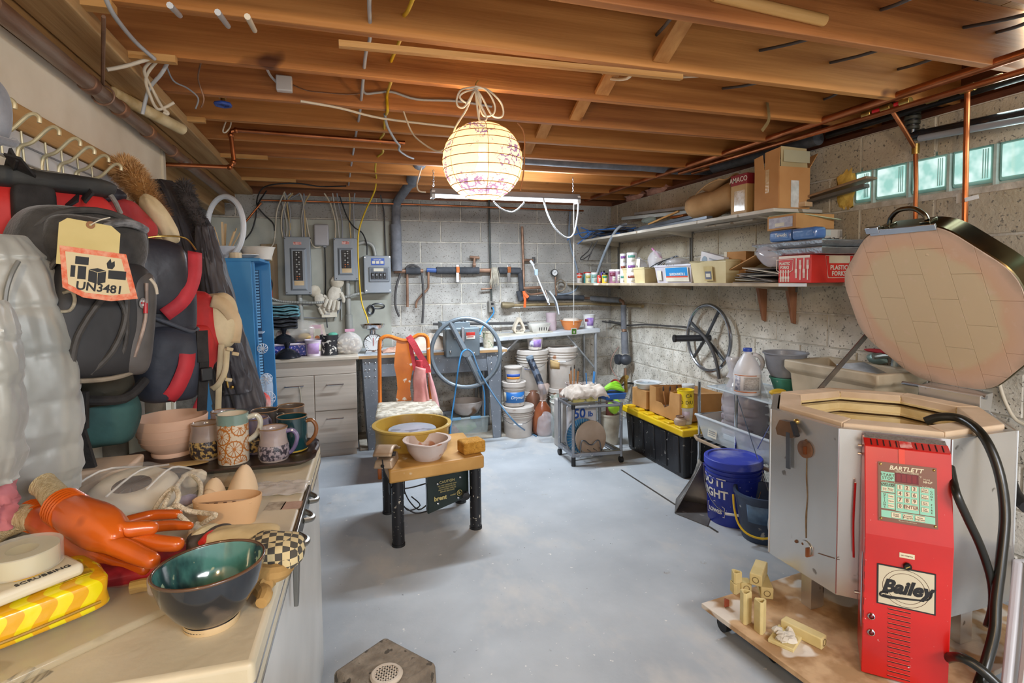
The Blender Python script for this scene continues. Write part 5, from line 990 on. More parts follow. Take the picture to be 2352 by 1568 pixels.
for y in(3.93,4.08):MB().cyl((1.73,y,CT_),(2.11,y,CT_),.006,n=6).b('shelf_wire',GRW,ca,world=1)
tw=MB();A0=V((1.93,4.0,CT_+.07))
def ft_(u,v):
 x=(u-.5)*.34;y=(v-.5)*.25;e=max(abs(x)/.13,abs(y)/.10);z=.045+.03*noise.noise(V((u*4,v*4,1)))+.02*noise.noise(V((u*9,v*9,5)))
 if e>1:z-=min((e-1)*.22,.14 if u<.3 else .07);
 return A0+V((x*(1 if e<1 else 1/(1+.12*(e-1)))-.05,y,z))
tag(tw.surf(ft_,40,30).b('towel',M('C2B8AE','9E9286',9,.9,0,.35),solid=.006,smooth=80),'rumpled off-white towel draped over the bat rack','towel')
bt=th('blue_tray','blue tray full of lime green gloves on the bat rack end','tray',PY(1404,925,4.05));c=PY(1404,922,4.02)
BTZ=CT_+.008
MB(Matrix.Translation((c.x,4.02,BTZ))).hexa([(-.08,-.07,0),(.09,-.07,0),(.09,.07,0),(-.08,.07,0)],[(-.09,-.08,.05),(.10,-.08,.05),(.10,.08,.05),(-.09,.08,.05)]).b('tray',plastic('2E62B0',.4),bt,world=1,bev=.005)
gv=th('rubber_glove','lime green rubber gloves heaped in the blue tray','glove',V((c.x,4.02,BTZ+.05)))
for i in range(7):a=-.5+i*.2;MB().tube([(-.09+.01*i,-.02+.012*i,.02),(-.02+.012*i,-.03+.01*i,.045+.01*(i%3)),(.05+.01*i,-.05+.018*i,.03+.012*(i%2)),(.09,-.05+.02*i,.015)],[.016,.02,.016,.010],8).b('finger',M('8ED02E','72B41E',8,.4,0,.1),gv)
def brushcup(label,p,r,h,mat,n_,tall,seed,name='brush_cup',blue=False):
 t=tub(label,p,r,h,mat,None,name=name,cat='cup');rr=random.Random(seed)
 for i in range(n_):
  a=rr.uniform(0,6.28);b=rr.uniform(-.5,.5);l=rr.uniform(.7,1)*tall;q0=V((r*.5*cos(a),r*.5*sin(a),.01));q1=V((r*.8*cos(a)*1.1,r*.8*sin(a),h+l))
  MB().tube([q0,q1],[.004,.0055],6,k=1).b('brush_handle',M(('B8804A','8E5C30')[0],'8E5C30',6,.5)if not blue else plastic('3E86C8',.4),t)
  if not blue and i%3!=1:MB().ell(q1+(q1-q0).normalized()*.015,(.006,.006,.022),8,6).b('bristle_head',M('3A322E','241E1C',20,.9),t)
 return t
CUPW=M('C8C0BC','B0A6A0',6,.5,spots=('8A6A58',12,.64))
brushcup('off-white tub bristling with brown-handled tools behind the towel',V((PY(1316,905,4.35).x,4.35,.42)),.065,.14,CUPW,6,.12,3)
brushcup('cream cup with a blue-handled brush behind the towel',V((PY(1352,905,4.32).x,4.32,.42)),.065,.135,CUPW,3,.10,5,blue=True)
tub('little dark-rimmed empty tin beside the brush tubs',V((PY(1293,905,4.3).x,4.3,.42)),.036,.10,M('C8A898','9E7E70',9,.5),None,name='tin_cup',cat='cup')
cr_=th('plastic_crate','low dark plastic crate under the brush tubs behind the rack','crate',(1.93,4.36,0));MB().box(1.80,2.12,4.28,4.46,0,.418).b('crate',M('B6B2AE','9C9894',5,.6),cr_,world=1,bev=.01)
bs=bucket('white bucket with big blue lettering behind the round bats',V((1.86,4.09,.10)),.0,.0,WB)if False else None
bp2=th('printed_bag','white bag with big blue lettering standing inside the rack behind the bats','bag',V((PY(1335,960,4.13).x,4.125,.108)));MB().box(-.13,.13,-.025,.025,0,.31).b('bag',M('D0D0D4','B8B8BE',7,.6,0,.1),bp2,bev=.015,seg=3);text('50',.11,basis((-.03,-.027,.24),(1,0,0),(0,0,1)),INKB,bp2,off=.003);text('lb',.06,basis((.07,-.027,.23),(1,0,0),(0,0,1)),INKB,bp2,off=.002)
p=V((2.28,4.32,0));tub('pale glaze tub with a rust-red roller standing in it at the end of the tote',p,.09,.27,M('BDB6A6','9A9282',8,.6),None,name='glaze_tub');o=MB().cyl(p+V((0,0,.02)),p+V((-.0,-.01,.41)),.04,n=14).b('foam_roller',M('7E4A3E','643830',20,.9,0,.3));tag(o,'rust-red foam roller standing in the pale tub','roller')
tag(MB().ell((2.27,4.22,.36),(.06,.05,.07),12,9,None,.2,3).b('green_pouch',plastic('A8D83A',.4)),'lime green pouch tucked at the end of the tote','pouch')
# ================================================================ black tote with the yellow lid
to=th('storage_tote','long black storage tote with a yellow snap lid along the right wall','tote',(2.58,3.74,0));TX0,TX1,TY0,TY1,TZ=2.335,2.80,3.316,4.17,.325
BT=M('26262A','1A1A1E',5,.4,0,.08,spots=('D0CCC4',42,.70))
MB().hexa([(TX0+.03,TY0+.03,0),(TX1-.03,TY0+.03,0),(TX1-.03,TY1-.03,0),(TX0+.03,TY1-.03,0)],[(TX0+.01,TY0+.01,TZ),(TX1-.01,TY0+.01,TZ),(TX1-.01,TY1-.01,TZ),(TX0+.01,TY1-.01,TZ)]).b('tub',BT,to,world=1,bev=.015,seg=3)
for k in range(5):y=TY0+.10+k*.165;MB().hexa([(TX0+.018,y-.03,.03),(TX0+.05,y-.03,.03),(TX0+.05,y+.03,.03),(TX0+.018,y+.03,.03)],[(TX0+.0,y-.035,TZ-.02),(TX0+.03,y-.035,TZ-.02),(TX0+.03,y+.035,TZ-.02),(TX0+.0,y+.035,TZ-.02)]).b('side_rib',BT,to,world=1,bev=.008)
for k in range(2):x=TX0+.12+.2*k;MB().hexa([(x-.04,TY0+.018,.03),(x+.04,TY0+.018,.03),(x+.04,TY0+.05,.03),(x-.04,TY0+.05,.03)],[(x-.045,TY0,TZ-.02),(x+.045,TY0,TZ-.02),(x+.045,TY0+.03,TZ-.02),(x-.045,TY0+.03,TZ-.02)]).b('side_rib',BT,to,world=1,bev=.008)
YL=M('E0BC1C','CCA40E',4,.4,0,.03,spots=('B89A3A',14,.7));TT_=.372
MB().box(TX0-.012,TX1+.01,TY0-.012,TY1+.012,TZ-.006,TT_).b('lid',YL,to,world=1,bev=.012,seg=3)
for k in range(6):y=TY0+.06+k*.145;MB().box(TX0-.006,TX0+.06,y-.035,y+.035,TT_-.01,TT_+.014).b('lid_lug',YL,to,world=1,bev=.006)
LZ=TT_+.001
CARD=M('BE8E58','A87A46',5,.8,0,.08)
bxo=th('cardboard_tray','open cardboard fruit tray with tall corners full of brushes on the yellow lid','box',(2.58,3.65,LZ+.013))
bx0,bx1,by0,by1,h1,h2=2.40,2.79,3.45,3.86,.21,.10
def wallp(pts,nm):MB().add([V(p)for p in pts],[tuple(range(len(pts)))]).b(nm,CARD,bxo,world=1,solid=.005,smooth=0)
z=LZ+.013
MB().box(bx0,bx1,by0,by1,z,z+.005).b('bottom',CARD,bxo,world=1)
wallp([(bx0,by0,z),(bx0,by1,z),(bx0,by1,z+h1),(bx0,by1-.09,z+h1),(bx0,by1-.09,z+h2),(bx0,by0+.24,z+h2),(bx0,by0+.20,z+h2-.03),(bx0,by0+.14,z+h2),(bx0,by0+.12,z+h1),(bx0,by0,z+h1)],'side')
wallp([(bx0,by0,z),(bx1,by0,z),(bx1,by0,z+h1-.02),(bx0,by0,z+h1)],'side');wallp([(bx0,by1,z),(bx1,by1,z),(bx1,by1,z+h1-.02),(bx0,by1,z+h1)],'side');wallp([(bx1,by0,z),(bx1,by1,z),(bx1,by1,z+h1-.02),(bx1,by0,z+h1-.02)],'side')
wallp([(bx0,by0+.12,z),(bx0+.07,by0+.12,z),(bx0+.07,by0+.12,z+h1),(bx0,by0+.12,z+h1)],'corner_post');wallp([(bx0,by1-.09,z),(bx0+.07,by1-.09,z),(bx0+.07,by1-.09,z+h1),(bx0,by1-.09,z+h1)],'corner_post')
wallp([(bx0,by0,z+h1),(bx1,by0,z+h1-.02),(bx1,by0+.05,z+h1-.02),(bx0,by0+.06,z+h1)],'top_flap')
brushcup('pan of upright paint brushes inside the cardboard tray',V((2.48,3.68,z+.006)),.07,.06,CUPW,9,.13,11,name='brush_pan')
for i,(x,y,dz,lab)in enumerate(((2.62,3.66,0.105,'white screw-top jar on a full tub, lower one in the cardboard tray'),(2.56,3.52,.105,'white screw-top jar nearer the front corner of the cardboard tray'),(2.625,3.665,.17,'white screw-top jar topmost in the cardboard tray'))):
 t=th('paint_jar',lab,'jar',V((x,y,z+.006+dz)),0,'jars in the cardboard tray');MB().lathe([(0,0),(.045,0),(.047,.004),(.047,.045),(0,.045)],n=24).b('body',WHITEP,t);MB().lathe([(0,.045),(.05,.045),(.05,.062),(0,.063)],n=24).b('lid',WHITEP,t,bev=.002);wrap(t,.0476,.0476,.008,.04,face_cam(x,y),1.6,M('C8B8C8','9A8AA8',30,.6))
tb_=th('lidded_tub','full white lidded tub under the jars in the cardboard tray','tub',V((2.62,3.64,z+.006)));MB().lathe([(0,0),(.07,0),(.085,.09),(.09,.092),(.09,.104),(0,.104)],n=28).b('body',WHITEP,tb_)
tb_=th('lidded_tub','second white tub under the front jar in the cardboard tray','tub',V((2.55,3.52,z+.006)));MB().lathe([(0,0),(.05,0),(.056,.09),(.06,.092),(.06,.104),(0,.104)],n=24).b('body',WHITEP,tb_)
sb=th('cardboard_box','small plain cardboard box under the white pan at the far end of the tote','box',(2.46,4.02,LZ+.014));MB().box(-.07,.13,-.12,.1,0,.15).b('carton',CARD,sb,bev=.002);MB().box(-.071,.131,-.01,.01,.148,.152).b('tape',M('B0845A','9A7048',5,.4),sb)
pn_=th('white_pan','round white plastic pan resting on the small cardboard box','pan',(2.47,4.01,LZ+.168));MB().lathe([(0,0),(.08,0),(.10,.04),(.115,.045),(.115,.052),(.095,.05),(.078,.01),(0,.01)],n=30).b('pan',WHITEP,pn_);MB().lathe([(0,.038),(.094,.038)],n=24).b('contents',M('A8B4BC','909CA4',5,.3),pn_)
p,r=RB(1574,977,LZ,46);yt=tub('white yogurt tub under the yellow can on the tote lid',p,.058,.125,WHITEP,[(M('B8A8C8','D8D0E0',12,.5),.2,.8,0,1.2)])
t=th('yellow_can','yellow can with red and black lettering standing on the yogurt tub','can',p+V((0,0,.126)));YC=plastic('E8CC1A',.35);MB().lathe([(0,0),(.06,0),(.062,.004),(.06,.008),(.06,.122),(.063,.126),(.063,.13),(.056,.13),(.055,.11),(0,.11)],n=28).b('can',YC,t);a=face_cam(p.x,p.y)
ctext('R',.035,.0603,a-.62,.09,t,INKR);ctext('LO',.036,.0603,a-.62,.04,t,INK);ctext('CA',.038,.0603,a+.45,.09,t,INK);ctext('DIU',.036,.0603,a+.5,.04,t,INK)
p,r=RB(1562,982,LZ,24);sn=pot('clay_pot','little round clay pot with a dark rim beside the yogurt tub','pot',p,[(0,0),(.03,0),(.045,.03),(.04,.055),(.026,.065),(.03,.075),(.022,.075),(.02,.06),(.03,.03),(0,.01)],M('C8B49E','A08670',7,.6));MB().tube([(.028*cos(a_*PI/8),.028*sin(a_*PI/8),.075)for a_ in range(16)],.004,6,True,1).b('rim',M('6E4A3A','54362A',6,.5),sn)
# ================================================================ wire shelving with the clear bin and the jug
ws=th('wire_shelf','small chrome wire shelving unit between the tote and the kiln','shelving',(2.6,2.95,0));WX0,WX1,WY0_,WY1_=2.40,2.80,2.45,3.27
for x,y,z0 in((WX0,2.85,.0),(WX1,2.85,0),(WX0+.02,3.25,0),(WX1,3.25,0),(WX0,2.46,0),(WX1,2.46,0)):MB().cyl((x,y,z0),(x,y,.73),.011,n=10).b('post',CHROME,ws,world=1)
SHZ=.335
MB().tube([(WX0-.03,WY0_,SHZ),(WX0-.03,3.2,SHZ),(WX0,WY1_,SHZ),(WX1,WY1_,SHZ),(WX1,WY0_,SHZ)],.012,8,True,1).b('shelf_rim',M('C8B29A','A8927A',6,.4,.3),ws,world=1)
for k in range(11):y=WY0_+.04+k*.075;MB().cyl((WX0-.02,y,SHZ),(WX1,y,SHZ),.004,n=6).b('shelf_wire',CHROME,ws,world=1)
MB().box(WX0-.005,WX1,2.40,3.12,.722,.728).b('clear_shelf',clear('D8E4EA',.4),ws,world=1);MB().tube([(WX0-.01,2.40,.722),(WX0-.01,3.12,.722),(WX1,3.12,.722),(WX1,2.40,.722)],.006,6,True,1).b('shelf_edge',clear('D8E4EA',.6),ws,world=1)
MB().cyl((WX0,2.84,.70),PY(1765,1128,2.5),.003,n=6).b('brace',STEEL,ws,world=1);MB().cyl(PY(1780,955,2.42),PY(1740,1030,2.6),.003,n=6).b('brace',STEEL,ws,world=1)
cbn=th('clear_bin','shallow clear plastic bin on the wire shelf behind the blue bucket','bin',(2.6,2.85,SHZ+.013));CB=clear('DCE6EC',.34)
m=MB();bA=[(-.19,-.36,0),(.16,-.36,0),(.16,.33,0),(-.19,.33,0)];bB=[(-.22,-.4,.155),(.18,-.4,.155),(.18,.385,.155),(-.22,.385,.155)];m.add(bA+bB,[(3,2,1,0),(0,1,5,4),(1,2,6,5),(2,3,7,6),(3,0,4,7)]);m.b('tub',CB,cbn,solid=.004,smooth=0);MB().tube(bB,.009,8,True,1).b('rim',clear('E4ECF0',.6),cbn)
flat(cbn,basis((-.208,.22,.06),(0,-1,0),(.12,0,1)),.09,.06,PAPER,'paper_label');
for i in range(3):flat(cbn,basis((-.2105,.22,.075-i*.014),(0,-1,0),(.12,0,1)),.07,.005,GREYC,'label_print')
MB().box(-.1,.02,.12,.25,.004,.05).b('packet',M('B8D0E0','D0D8DC',7,.5),cbn,bev=.01);MB().box(-.02,.1,.02,.15,.004,.04).b('packet',M('D8C8A8','C4B08A',7,.5),cbn,bev=.01)
pb2=th('wrapped_bag','crumpled clear bag of wrapped grey slabs standing in the clear bin','bag',(2.6,3.0,SHZ+.02));m=MB();m.ell((0,.0,.23),(.15,.17,.24),20,16,None,.25,2.4,6);m.b('bag',clear('CFC8CC',.5),pb2,sub=1,smooth=70)
for i in range(5):MB(RZ(.1*i)).box(-.10,.10,-.12,.12,.03+.055*i,.075+.055*i).b('slab',M('A49AA0','8E848A',6,.7,0,.2),pb2,bev=.012)
MB().lathe([(.05,.42),(.035,.46),(.06,.54),(.05,.56)],(-.02,.08,0),14,wob=.3).b('bag_neck',clear('D8D4D8',.5),pb2,smooth=60)
jg=th('plastic_jug','white gallon jug with blue cap and printed label on the clear shelf','jug',(2.44,2.80,.729),.3);JW=M('D4D2D2','C2C0C2',4,.4,0,.04)
m=MB();pr=[(.0,0),(.078,0),(.082,.008),(.082,.13),(.078,.155),(.06,.20),(.03,.245),(.022,.255),(.022,.27),(0,.27)];m.lathe(pr,n=32)
m.b('body',JW,jg);MB().tube([(.018,-.02,.25),(.055,-.045,.235),(.078,-.055,.19),(.078,-.04,.15)],[.012,.015,.015,.013],10).b('handle',JW,jg);MB().lathe([(.0,.268),(.027,.268),(.027,.286),(.024,.29),(0,.29)],n=20).b('cap',plastic('2E4AA8',.4),jg,bev=.002)
a=face_cam(2.44,2.8)-.3;wrap(jg,.0826,.0826,.02,.13,a,2.6,M('D8D2CC','C8C0BA',8,.5));wrap(jg,.083,.083,.035,.115,a+.35,1.2,M('B8B0A8','8E867E',90,.5,stretch=(1,1,6)),'label_print');wrap(jg,.0831,.0831,.03,.12,a-.75,.5,M('C8C4C8','7A7A88',60,.5),'label_print');wrap(jg,.0832,.0832,.123,.128,a-.2,1.8,M('C87A4A','B0643A',5,.5),'label_band');wrap(jg,.0832,.0832,.02,.026,a-.2,1.8,M('C87A4A','B0643A',5,.5),'label_band')
tg=th('food_tray','clear takeaway tray of orange and tan food packets on the clear shelf','tray',(2.50,2.52,.729));MB().box(-.07,.08,-.08,.08,.0,.05).b('tray',clear('E0D8D0',.4),tg,bev=.01);MB().box(-.06,.07,-.07,.07,.005,.035).b('contents',M('C89A5A','A8704A',8,.6,0,.2),tg,bev=.01);MB().ell((-.03,.06,.05),(.06,.03,.02),12,8).b('banana_packet',M('D8B83A','C49E28',5,.5),tg)
tag(MB(Matrix.Translation((2.66,2.68,.758))@RZ(.4)).ell((0,0,0),(.10,.06,.032),14,9,None,.2,3).b('dark_packet',M('3A3A40','26262C',6,.3,0,.2)),'dark shiny packet lying behind the jug on the clear shelf','packet')
hw=th('hand_wheel','chrome three-spoke hand wheel with a dark hub tube hung on the right wall','wheel',V((2.80,3.655,.73)));HC=V((2.80,3.655,.985));HR=.262;CHW=M('A8ACB4','8E929A',5,.18,.9,.03)
MB().tube([HC+V((0,HR*cos(a*PI/24),HR*sin(a*PI/24)))for a in range(48)],.014,10,True,1).b('rim',CHW,hw,world=1)
for px,py in((1648,716),(1652,816),(1580,735),(1586,828)):q=PX(px,py,2.79)-HC;q.x=0;q=q.normalized()*HR;MB().tube([HC+V((-.02,0,0)),HC+q],.013,10,k=1).b('spoke',DSTEEL,hw,world=1)
MB().tube([HC+V((.02,0,0)),HC+V((-.26,.06,.0))],.026,14,k=1).b('hub_tube',M('4A4C52','3A3C42',6,.4,.6),hw,world=1);MB().tube([HC+V((-.26,.06,0)),HC+V((-.275,.063,0))],.03,14,k=1).b('hub_end',BLACK,hw,world=1)
run('black_hose','dark hose hanging in front of the hand wheel down to the jug','hose',[PX(1583,752,2.74),PX(1612,768,2.74),PX(1634,800,2.75),PX(1646,835,2.76),PX(1652,870,2.76)],.012,DK)
# ================================================================ blue bucket, dark bucket, scoop
p,r=RB(1682,1216,0,126)
bb_=bucket('big royal blue lidded bucket with white DO IT RIGHT lettering beside the kiln',p,.158,.385,BUC:=M('2436A4','1C2A8A',4,.35,0,.04,spots=('A8A8C8',55,.72)),rings=3,hang=1.15,lidmat=M('2A3CAE','9A9EC0',5,.5,0,.1,ramp=(.3,.5)))
a=face_cam(p.x,p.y);ctext('DO IT',.068,.1545,a-.85,.255,bb_,INKW,off=.002,slope=.07);ctext('RIGHT',.068,.1512,a-.83,.185,bb_,INKW,off=.002,slope=.07);ctext('LOWES',.03,.1455,a-.75,.08,bb_,INKW,off=.001)
MB().tube([(.1475*cos(a-.75+s*.45),.1475*sin(a-.75+s*.45),z)for s,z in((-1,.055),(1,.055),(1,.11),(0,.14),(-1,.11))],.0018,5,True,1).b('logo_outline',INKW,bb_)
p,r=RB(1742,1256,0,100);dbk=th('dark_pail','dusty dark blue pail with a yellow carrying handle half behind the kiln','bucket',p+V((.02,0,0)))
MB().lathe([(0,0),(.10,0),(.105,.01),(.142,.25),(.15,.252),(.152,.268),(.138,.268),(.098,.012),(0,.012)],n=36).b('body',M('3A4C6A','2A3448',5,.5,0,.1,spots=('A8A8A8',20,.66)),dbk);MB().lathe([(0,.14),(.12,.14)],n=28).b('slip',M('4A4E5C','8A8C92',30,.6,0,.4),dbk)
a=face_cam(p.x,p.y);MB().tube([(.152*cos(a+s),.152*sin(a+s),z)for s,z in((-1.35,.235),(-1.2,.17),(-.9,.10),(-.5,.065),(0,.058),(.5,.075))],.006,8).b('handle',plastic('E0B828',.4),dbk);wrap(dbk,.122,.138,.12,.22,a-.1,1.0,M('5A7898','38506E',14,.5),'faded_print')
tag(MB(Matrix.Translation(PZ(1772,1262,0)+V((.04,.0,.10)))@RZ(.4)@Matrix.Rotation(1.25,4,'X')).lathe([(0,0),(.1,0),(.104,.006),(.1,.012),(0,.012)],n=32).b('lid',WHITEP),'white bucket lid leaning between the dark pail and the kiln','lid')
scp=th('dust_scoop','wide dark metal dustpan scoop propped against the blue bucket','scoop',PZ(1600,1180,0));SM=M('7A7876','5E5A58',6,.45,.5,.15,spots=('A8A29A',14,.64))
A_,B2,C2,D2=PZ(1550,1178,.004),PZ(1625,1208,.004),V((2.25,2.86,.006)),V((2.09,3.04,.006))
MB().add([A_,B2,C2,D2],[(0,1,2,3)]).b('floor_plate',SM,scp,world=1,solid=.004,smooth=0)
E_=PY(1613,1062,2.93)
MB().surf(lambda u,v:V(A_).lerp(D2,u).lerp(E_+V((.03,.08,-.0))*u,v)+V((.03*sin(PI*v),0,.04*sin(PI*v)*(1-u))),8,8).b('side_plate',SM,scp,world=1,solid=.004,smooth=50)
MB().surf(lambda u,v:V(D2).lerp(C2,u).lerp(E_.lerp(E_+V((.15,0,-.03)),u),v),6,6).b('back_plate',SM,scp,world=1,solid=.004,smooth=50)
# ================================================================ laundry sink behind the kiln
sk=th('laundry_sink','old beige laundry sink against the right wall behind the kiln','sink',(2.68,2.27,0));SKM=M('BFB29A','A2947C',5,.55,0,.12,spots=('8A7E6A',9,.68));SX0,SX1,S0,S1,SZ_=2.50,2.85,1.98,2.57,.975
m=MB();O=[(SX0,S0),(SX1,S0),(SX1,S1),(SX0,S1)];I=[(SX0+.04,S0+.04),(SX1-.05,S0+.04),(SX1-.05,S1-.04),(SX0+.04,S1-.04)];Bt=[(SX0+.05,S0+.05),(SX1-.05,S0+.05),(SX1-.05,S1-.05),(SX0+.05,S1-.05)]
vs=[(x,y,SZ_)for x,y in O]+[(x,y,SZ_)for x,y in I]+[(x,y,SZ_-.3)for x,y in Bt]+[(x,y,SZ_-.05)for x,y in O]+[(x*.9+.1*2.68,y*.9+.1*2.27,SZ_-.075)for x,y in O]+[(x*.8+.2*2.68,y*.8+.2*2.27,SZ_-.36)for x,y in O]
q4=lambda a,b:[(a+i,a+(i+1)%4,b+(i+1)%4,b+i)for i in range(4)]
m.add(vs,q4(0,4)+q4(4,8)+[(8,9,10,11)]+q4(0,12)+q4(12,16)+q4(16,20)+[(20,21,22,23)]);m.b('basin',SKM,sk,world=1,bev=.008,smooth=30)
for x,y in((2.56,2.08),(2.80,2.08),(2.56,2.48),(2.80,2.48)):MB().cyl((x,y,0),(x,y,.64),.02,n=10).b('leg',DSTEEL,sk,world=1)
MB().add([(2.60,2.03,SZ_-.08),(2.80,2.03,SZ_-.08),(2.80,2.3,SZ_+.0),(2.60,2.3,SZ_+.0)],[(0,1,2,3)]).b('drain_board',M('D0D4D8','A8ACB0',14,.5,0,.2),sk,world=1,solid=.008)
fa=th('faucet','old chrome faucet with a red cloth over it at the sink wall','faucet',(2.82,2.2,SZ_));MB().tube([(2.83,2.15,SZ_+.0),(2.83,2.15,SZ_+.05),(2.80,2.17,SZ_+.06),(2.74,2.2,SZ_+.05)],.016,10).b('spout',M('A8B0AE','7E8684',8,.3,.7),fa,world=1);MB().ell((2.82,2.24,SZ_+.03),(.03,.06,.03),12,8,None,.2,4).b('valve_body',M('8AA09A','6E847E',8,.4,.5),fa,world=1);MB().ell((2.80,2.20,SZ_+.075),(.03,.10,.012),14,8,None,.2,4).b('red_cloth',M('B83038','98222A',9,.8),fa,world=1)
gb2=th('nested_bowl','green bowl with a grey bowl stacked in it on the corner of the sink','bowl',(2.60,2.66,.74));MB().lathe([(0,0),(.05,0),(.085,.10),(.09,.102),(.09,.11),(.08,.11),(0,.1)],n=28).b('green_bowl',M('4E9A86','3A7E6C',6,.4,spots=('B8C8C0',14,.64)),gb2)
gb3=th('nested_bowl','big grey mixing bowl sitting in the green one beside the sink','bowl',(2.60,2.66,.852));MB().lathe([(0,0),(.08,0),(.105,.05),(.12,.14),(.13,.142),(.13,.15),(.112,.146),(.09,.05),(0,.01)],n=30).b('bowl',M('8E9096','74767C',6,.4,spots=('B8B4B0',12,.66)),gb3)
sbx=th('sink_stand','x','x')if False else None
# ================================================================ concrete block with the ceramic drain disc in front
cbk=th('concrete_block','rough brown-grey concrete block on the floor in the foreground','block',(.15,1.78,0))
q=[PZ(885,1459,.14),PZ(1003,1521,.14),None,PZ(764,1541,.14)];q[2]=q[1]+q[3]-q[0];q=[q[3],q[2],q[1],q[0]]
cb0=sum((v for v in q),V())/4
MB().hexa([cb0+(v-cb0)*1.04-V((0,0,.14))for v in q],q).b('block',M('8E8272','6E6254',14,.95,0,.8,spots=('4E463C',30,.64)),cbk,world=1,bev=.014,seg=2)
gd_=th('drain_disc','round white ceramic grate disc lying on the concrete block','disc',PZ(888,1552,.141));CW_=M('CFC2B0','B8A894',7,.5);R_=.052
m=MB();m.lathe([(R_*.72,0),(R_,0),(R_+.002,.006),(R_-.004,.012),(R_*.75,.012),(R_*.72,.008)],n=40);m.b('ring',CW_,gd_)
for i in range(-3,4):
 c=i*.0115;l=math.sqrt(max(0,(R_*.74)**2-c*c))
 for ax in(0,1):a0,a1=((c,-l,.006),(c,l,.006))if ax else((-l,c,.006),(l,c,.006));MB(RZ(.6)).bar(a0,a1,.0055,.008).b('grate_bar',CW_,gd_)
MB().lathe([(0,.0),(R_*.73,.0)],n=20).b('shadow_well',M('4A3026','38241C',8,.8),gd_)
# ================================================================ wall shelves on the right
SHW=M('C8C2B6','AEA698',5,.6,0,.08,spots=('8E7E68',10,.66));UZ,LSZ=1.872,1.425;UX,LX=2.485,2.44
us=th('wall_shelf','upper long off-white shelf board on metal brackets along the right wall','shelf',(2.67,4,UZ-.02))
MB().hexa([(UX,2.65,UZ-.022),(2.858,2.65,UZ-.022),(2.858,5.385,UZ-.022),(UX-.05,5.385,UZ-.022)],[(UX,2.65,UZ),(2.858,2.65,UZ),(2.858,5.385,UZ),(UX-.05,5.385,UZ)]).b('board',SHW,us,world=1,bev=.003)
ls=th('wall_shelf','lower long shelf board with worn edge strips along the right wall','shelf',(2.67,4,LSZ-.02))
MB().hexa([(LX,2.45,LSZ-.022),(2.858,2.45,LSZ-.022),(2.858,5.385,LSZ-.022),(2.335,5.385,LSZ-.022)],[(LX,2.45,LSZ),(2.858,2.45,LSZ),(2.858,5.385,LSZ),(2.335,5.385,LSZ)]).b('board',M('B4A48C','94846C',6,.7,0,.1,spots=('D8D0C0',5,.6)),ls,world=1,bev=.003)
for a,b in((1333,1460),(1512,1585),(1605,1678),(1700,1745),(1790,1853)):
 ya,yb=PX(a,655,LX).y,PX(b,655,LX).y;MB().box(LX-.006,LX,min(ya,yb),max(ya,yb),LSZ-.02,LSZ-.002).b('edge_strip',WHITEP,ls,world=1)
TRK=M('8E8C88','76746F',6,.45,.6,.1)
for y in(5.2,3.95,2.85):
 for dy in(-.012,.012):MB().box(2.845,2.862,y+dy-.006,y+dy+.006,1.36,1.90).b('wall_track',TRK,us,world=1)
 MB().hexa([(2.56,y-.01,UZ-.03),(2.85,y-.01,UZ-.07),(2.85,y+.01,UZ-.07),(2.56,y+.01,UZ-.03)],[(2.54,y-.01,UZ-.022),(2.85,y-.01,UZ-.022),(2.85,y+.01,UZ-.022),(2.54,y+.01,UZ-.022)]).b('bracket',M('C4BEB0','A8A294',5,.5,.2),us,world=1)
 MB().hexa([(2.52,y-.01,LSZ-.03),(2.85,y-.01,LSZ-.06),(2.85,y+.01,LSZ-.06),(2.52,y+.01,LSZ-.03)],[(2.50,y-.01,LSZ-.022),(2.85,y-.01,LSZ-.022),(2.85,y+.01,LSZ-.022),(2.50,y+.01,LSZ-.022)]).b('bracket',M('9A8A74','7E705C',5,.5,.2),ls,world=1)
WBR=wood('9A6848','7A4C30','z',4)
for px in(1716,1782):y=PX(px,665,2.7).y;MB().hexa([(2.835,y-.01,1.16),(2.86,y-.01,1.15),(2.86,y+.01,1.15),(2.835,y+.01,1.16)],[(2.78,y-.013,LSZ-.022),(2.86,y-.013,LSZ-.022),(2.86,y+.013,LSZ-.022),(2.78,y+.013,LSZ-.022)]).b('wood_bracket',WBR,ls,world=1,bev=.002)
MB().bar((2.62,3.45,UZ-.035),(2.66,3.0,UZ-.03),.04,.012).b('underside_strip',SHW,us,world=1);MB().bar((2.78,2.95,UZ-.06),(2.80,2.70,UZ-.05),.03,.012).b('underside_strip',wood('9A7E5A','7C6242','y',3),us,world=1)
def sy(px,X):return PX(px,600,X).y
def jar(label,px,w,h,X,body,lidc,lab=None,z=LSZ,grp='glaze jars on the lower shelf',r=None):
 y=sy(px,X);r=r or w/2*pxm((X,y,z));t=th('glaze_jar',label,'jar',(X+r,y,z),0,grp)
 MB().lathe([(0,0),(r*.96,0),(r,.004),(r,h-.02),(r*.9,h-.016),(0,h-.016)],n=20).b('body',body,t);MB().lathe([(0,h-.018),(r*1.02,h-.018),(r*1.02,h-.002),(r*.98,h),(0,h)],n=20).b('lid',lidc,t)
 a=face_cam(X,y)
 wrap(t,r+.0006,r+.0006,h*.12,h*.62,a+.35,1.0,PAPER,'paper_label')
 for i in range(3):wrap(t,r+.0012,r+.0012,h*(.2+.12*i),h*(.24+.12*i),a+.35,.7,GREYC,'label_print',6)
 if lab:wrap(t,r+.0008,r+.0008,h*.5,h*.74,a-.1,1.5,lab,'colour_band')
 return t
WL=plastic('D8D6D2',.4)
jar('round orange-labelled jar with a red cap at the far left of the lower shelf',1325,14,.105,2.40,plastic('D8D0CC'),plastic('B83A34'),plastic('E0502C'))
jar('teal jar with a red lid second on the lower shelf',1341,18,.115,2.45,M('4E9A98','3A8280',5,.4),plastic('B83A34'))
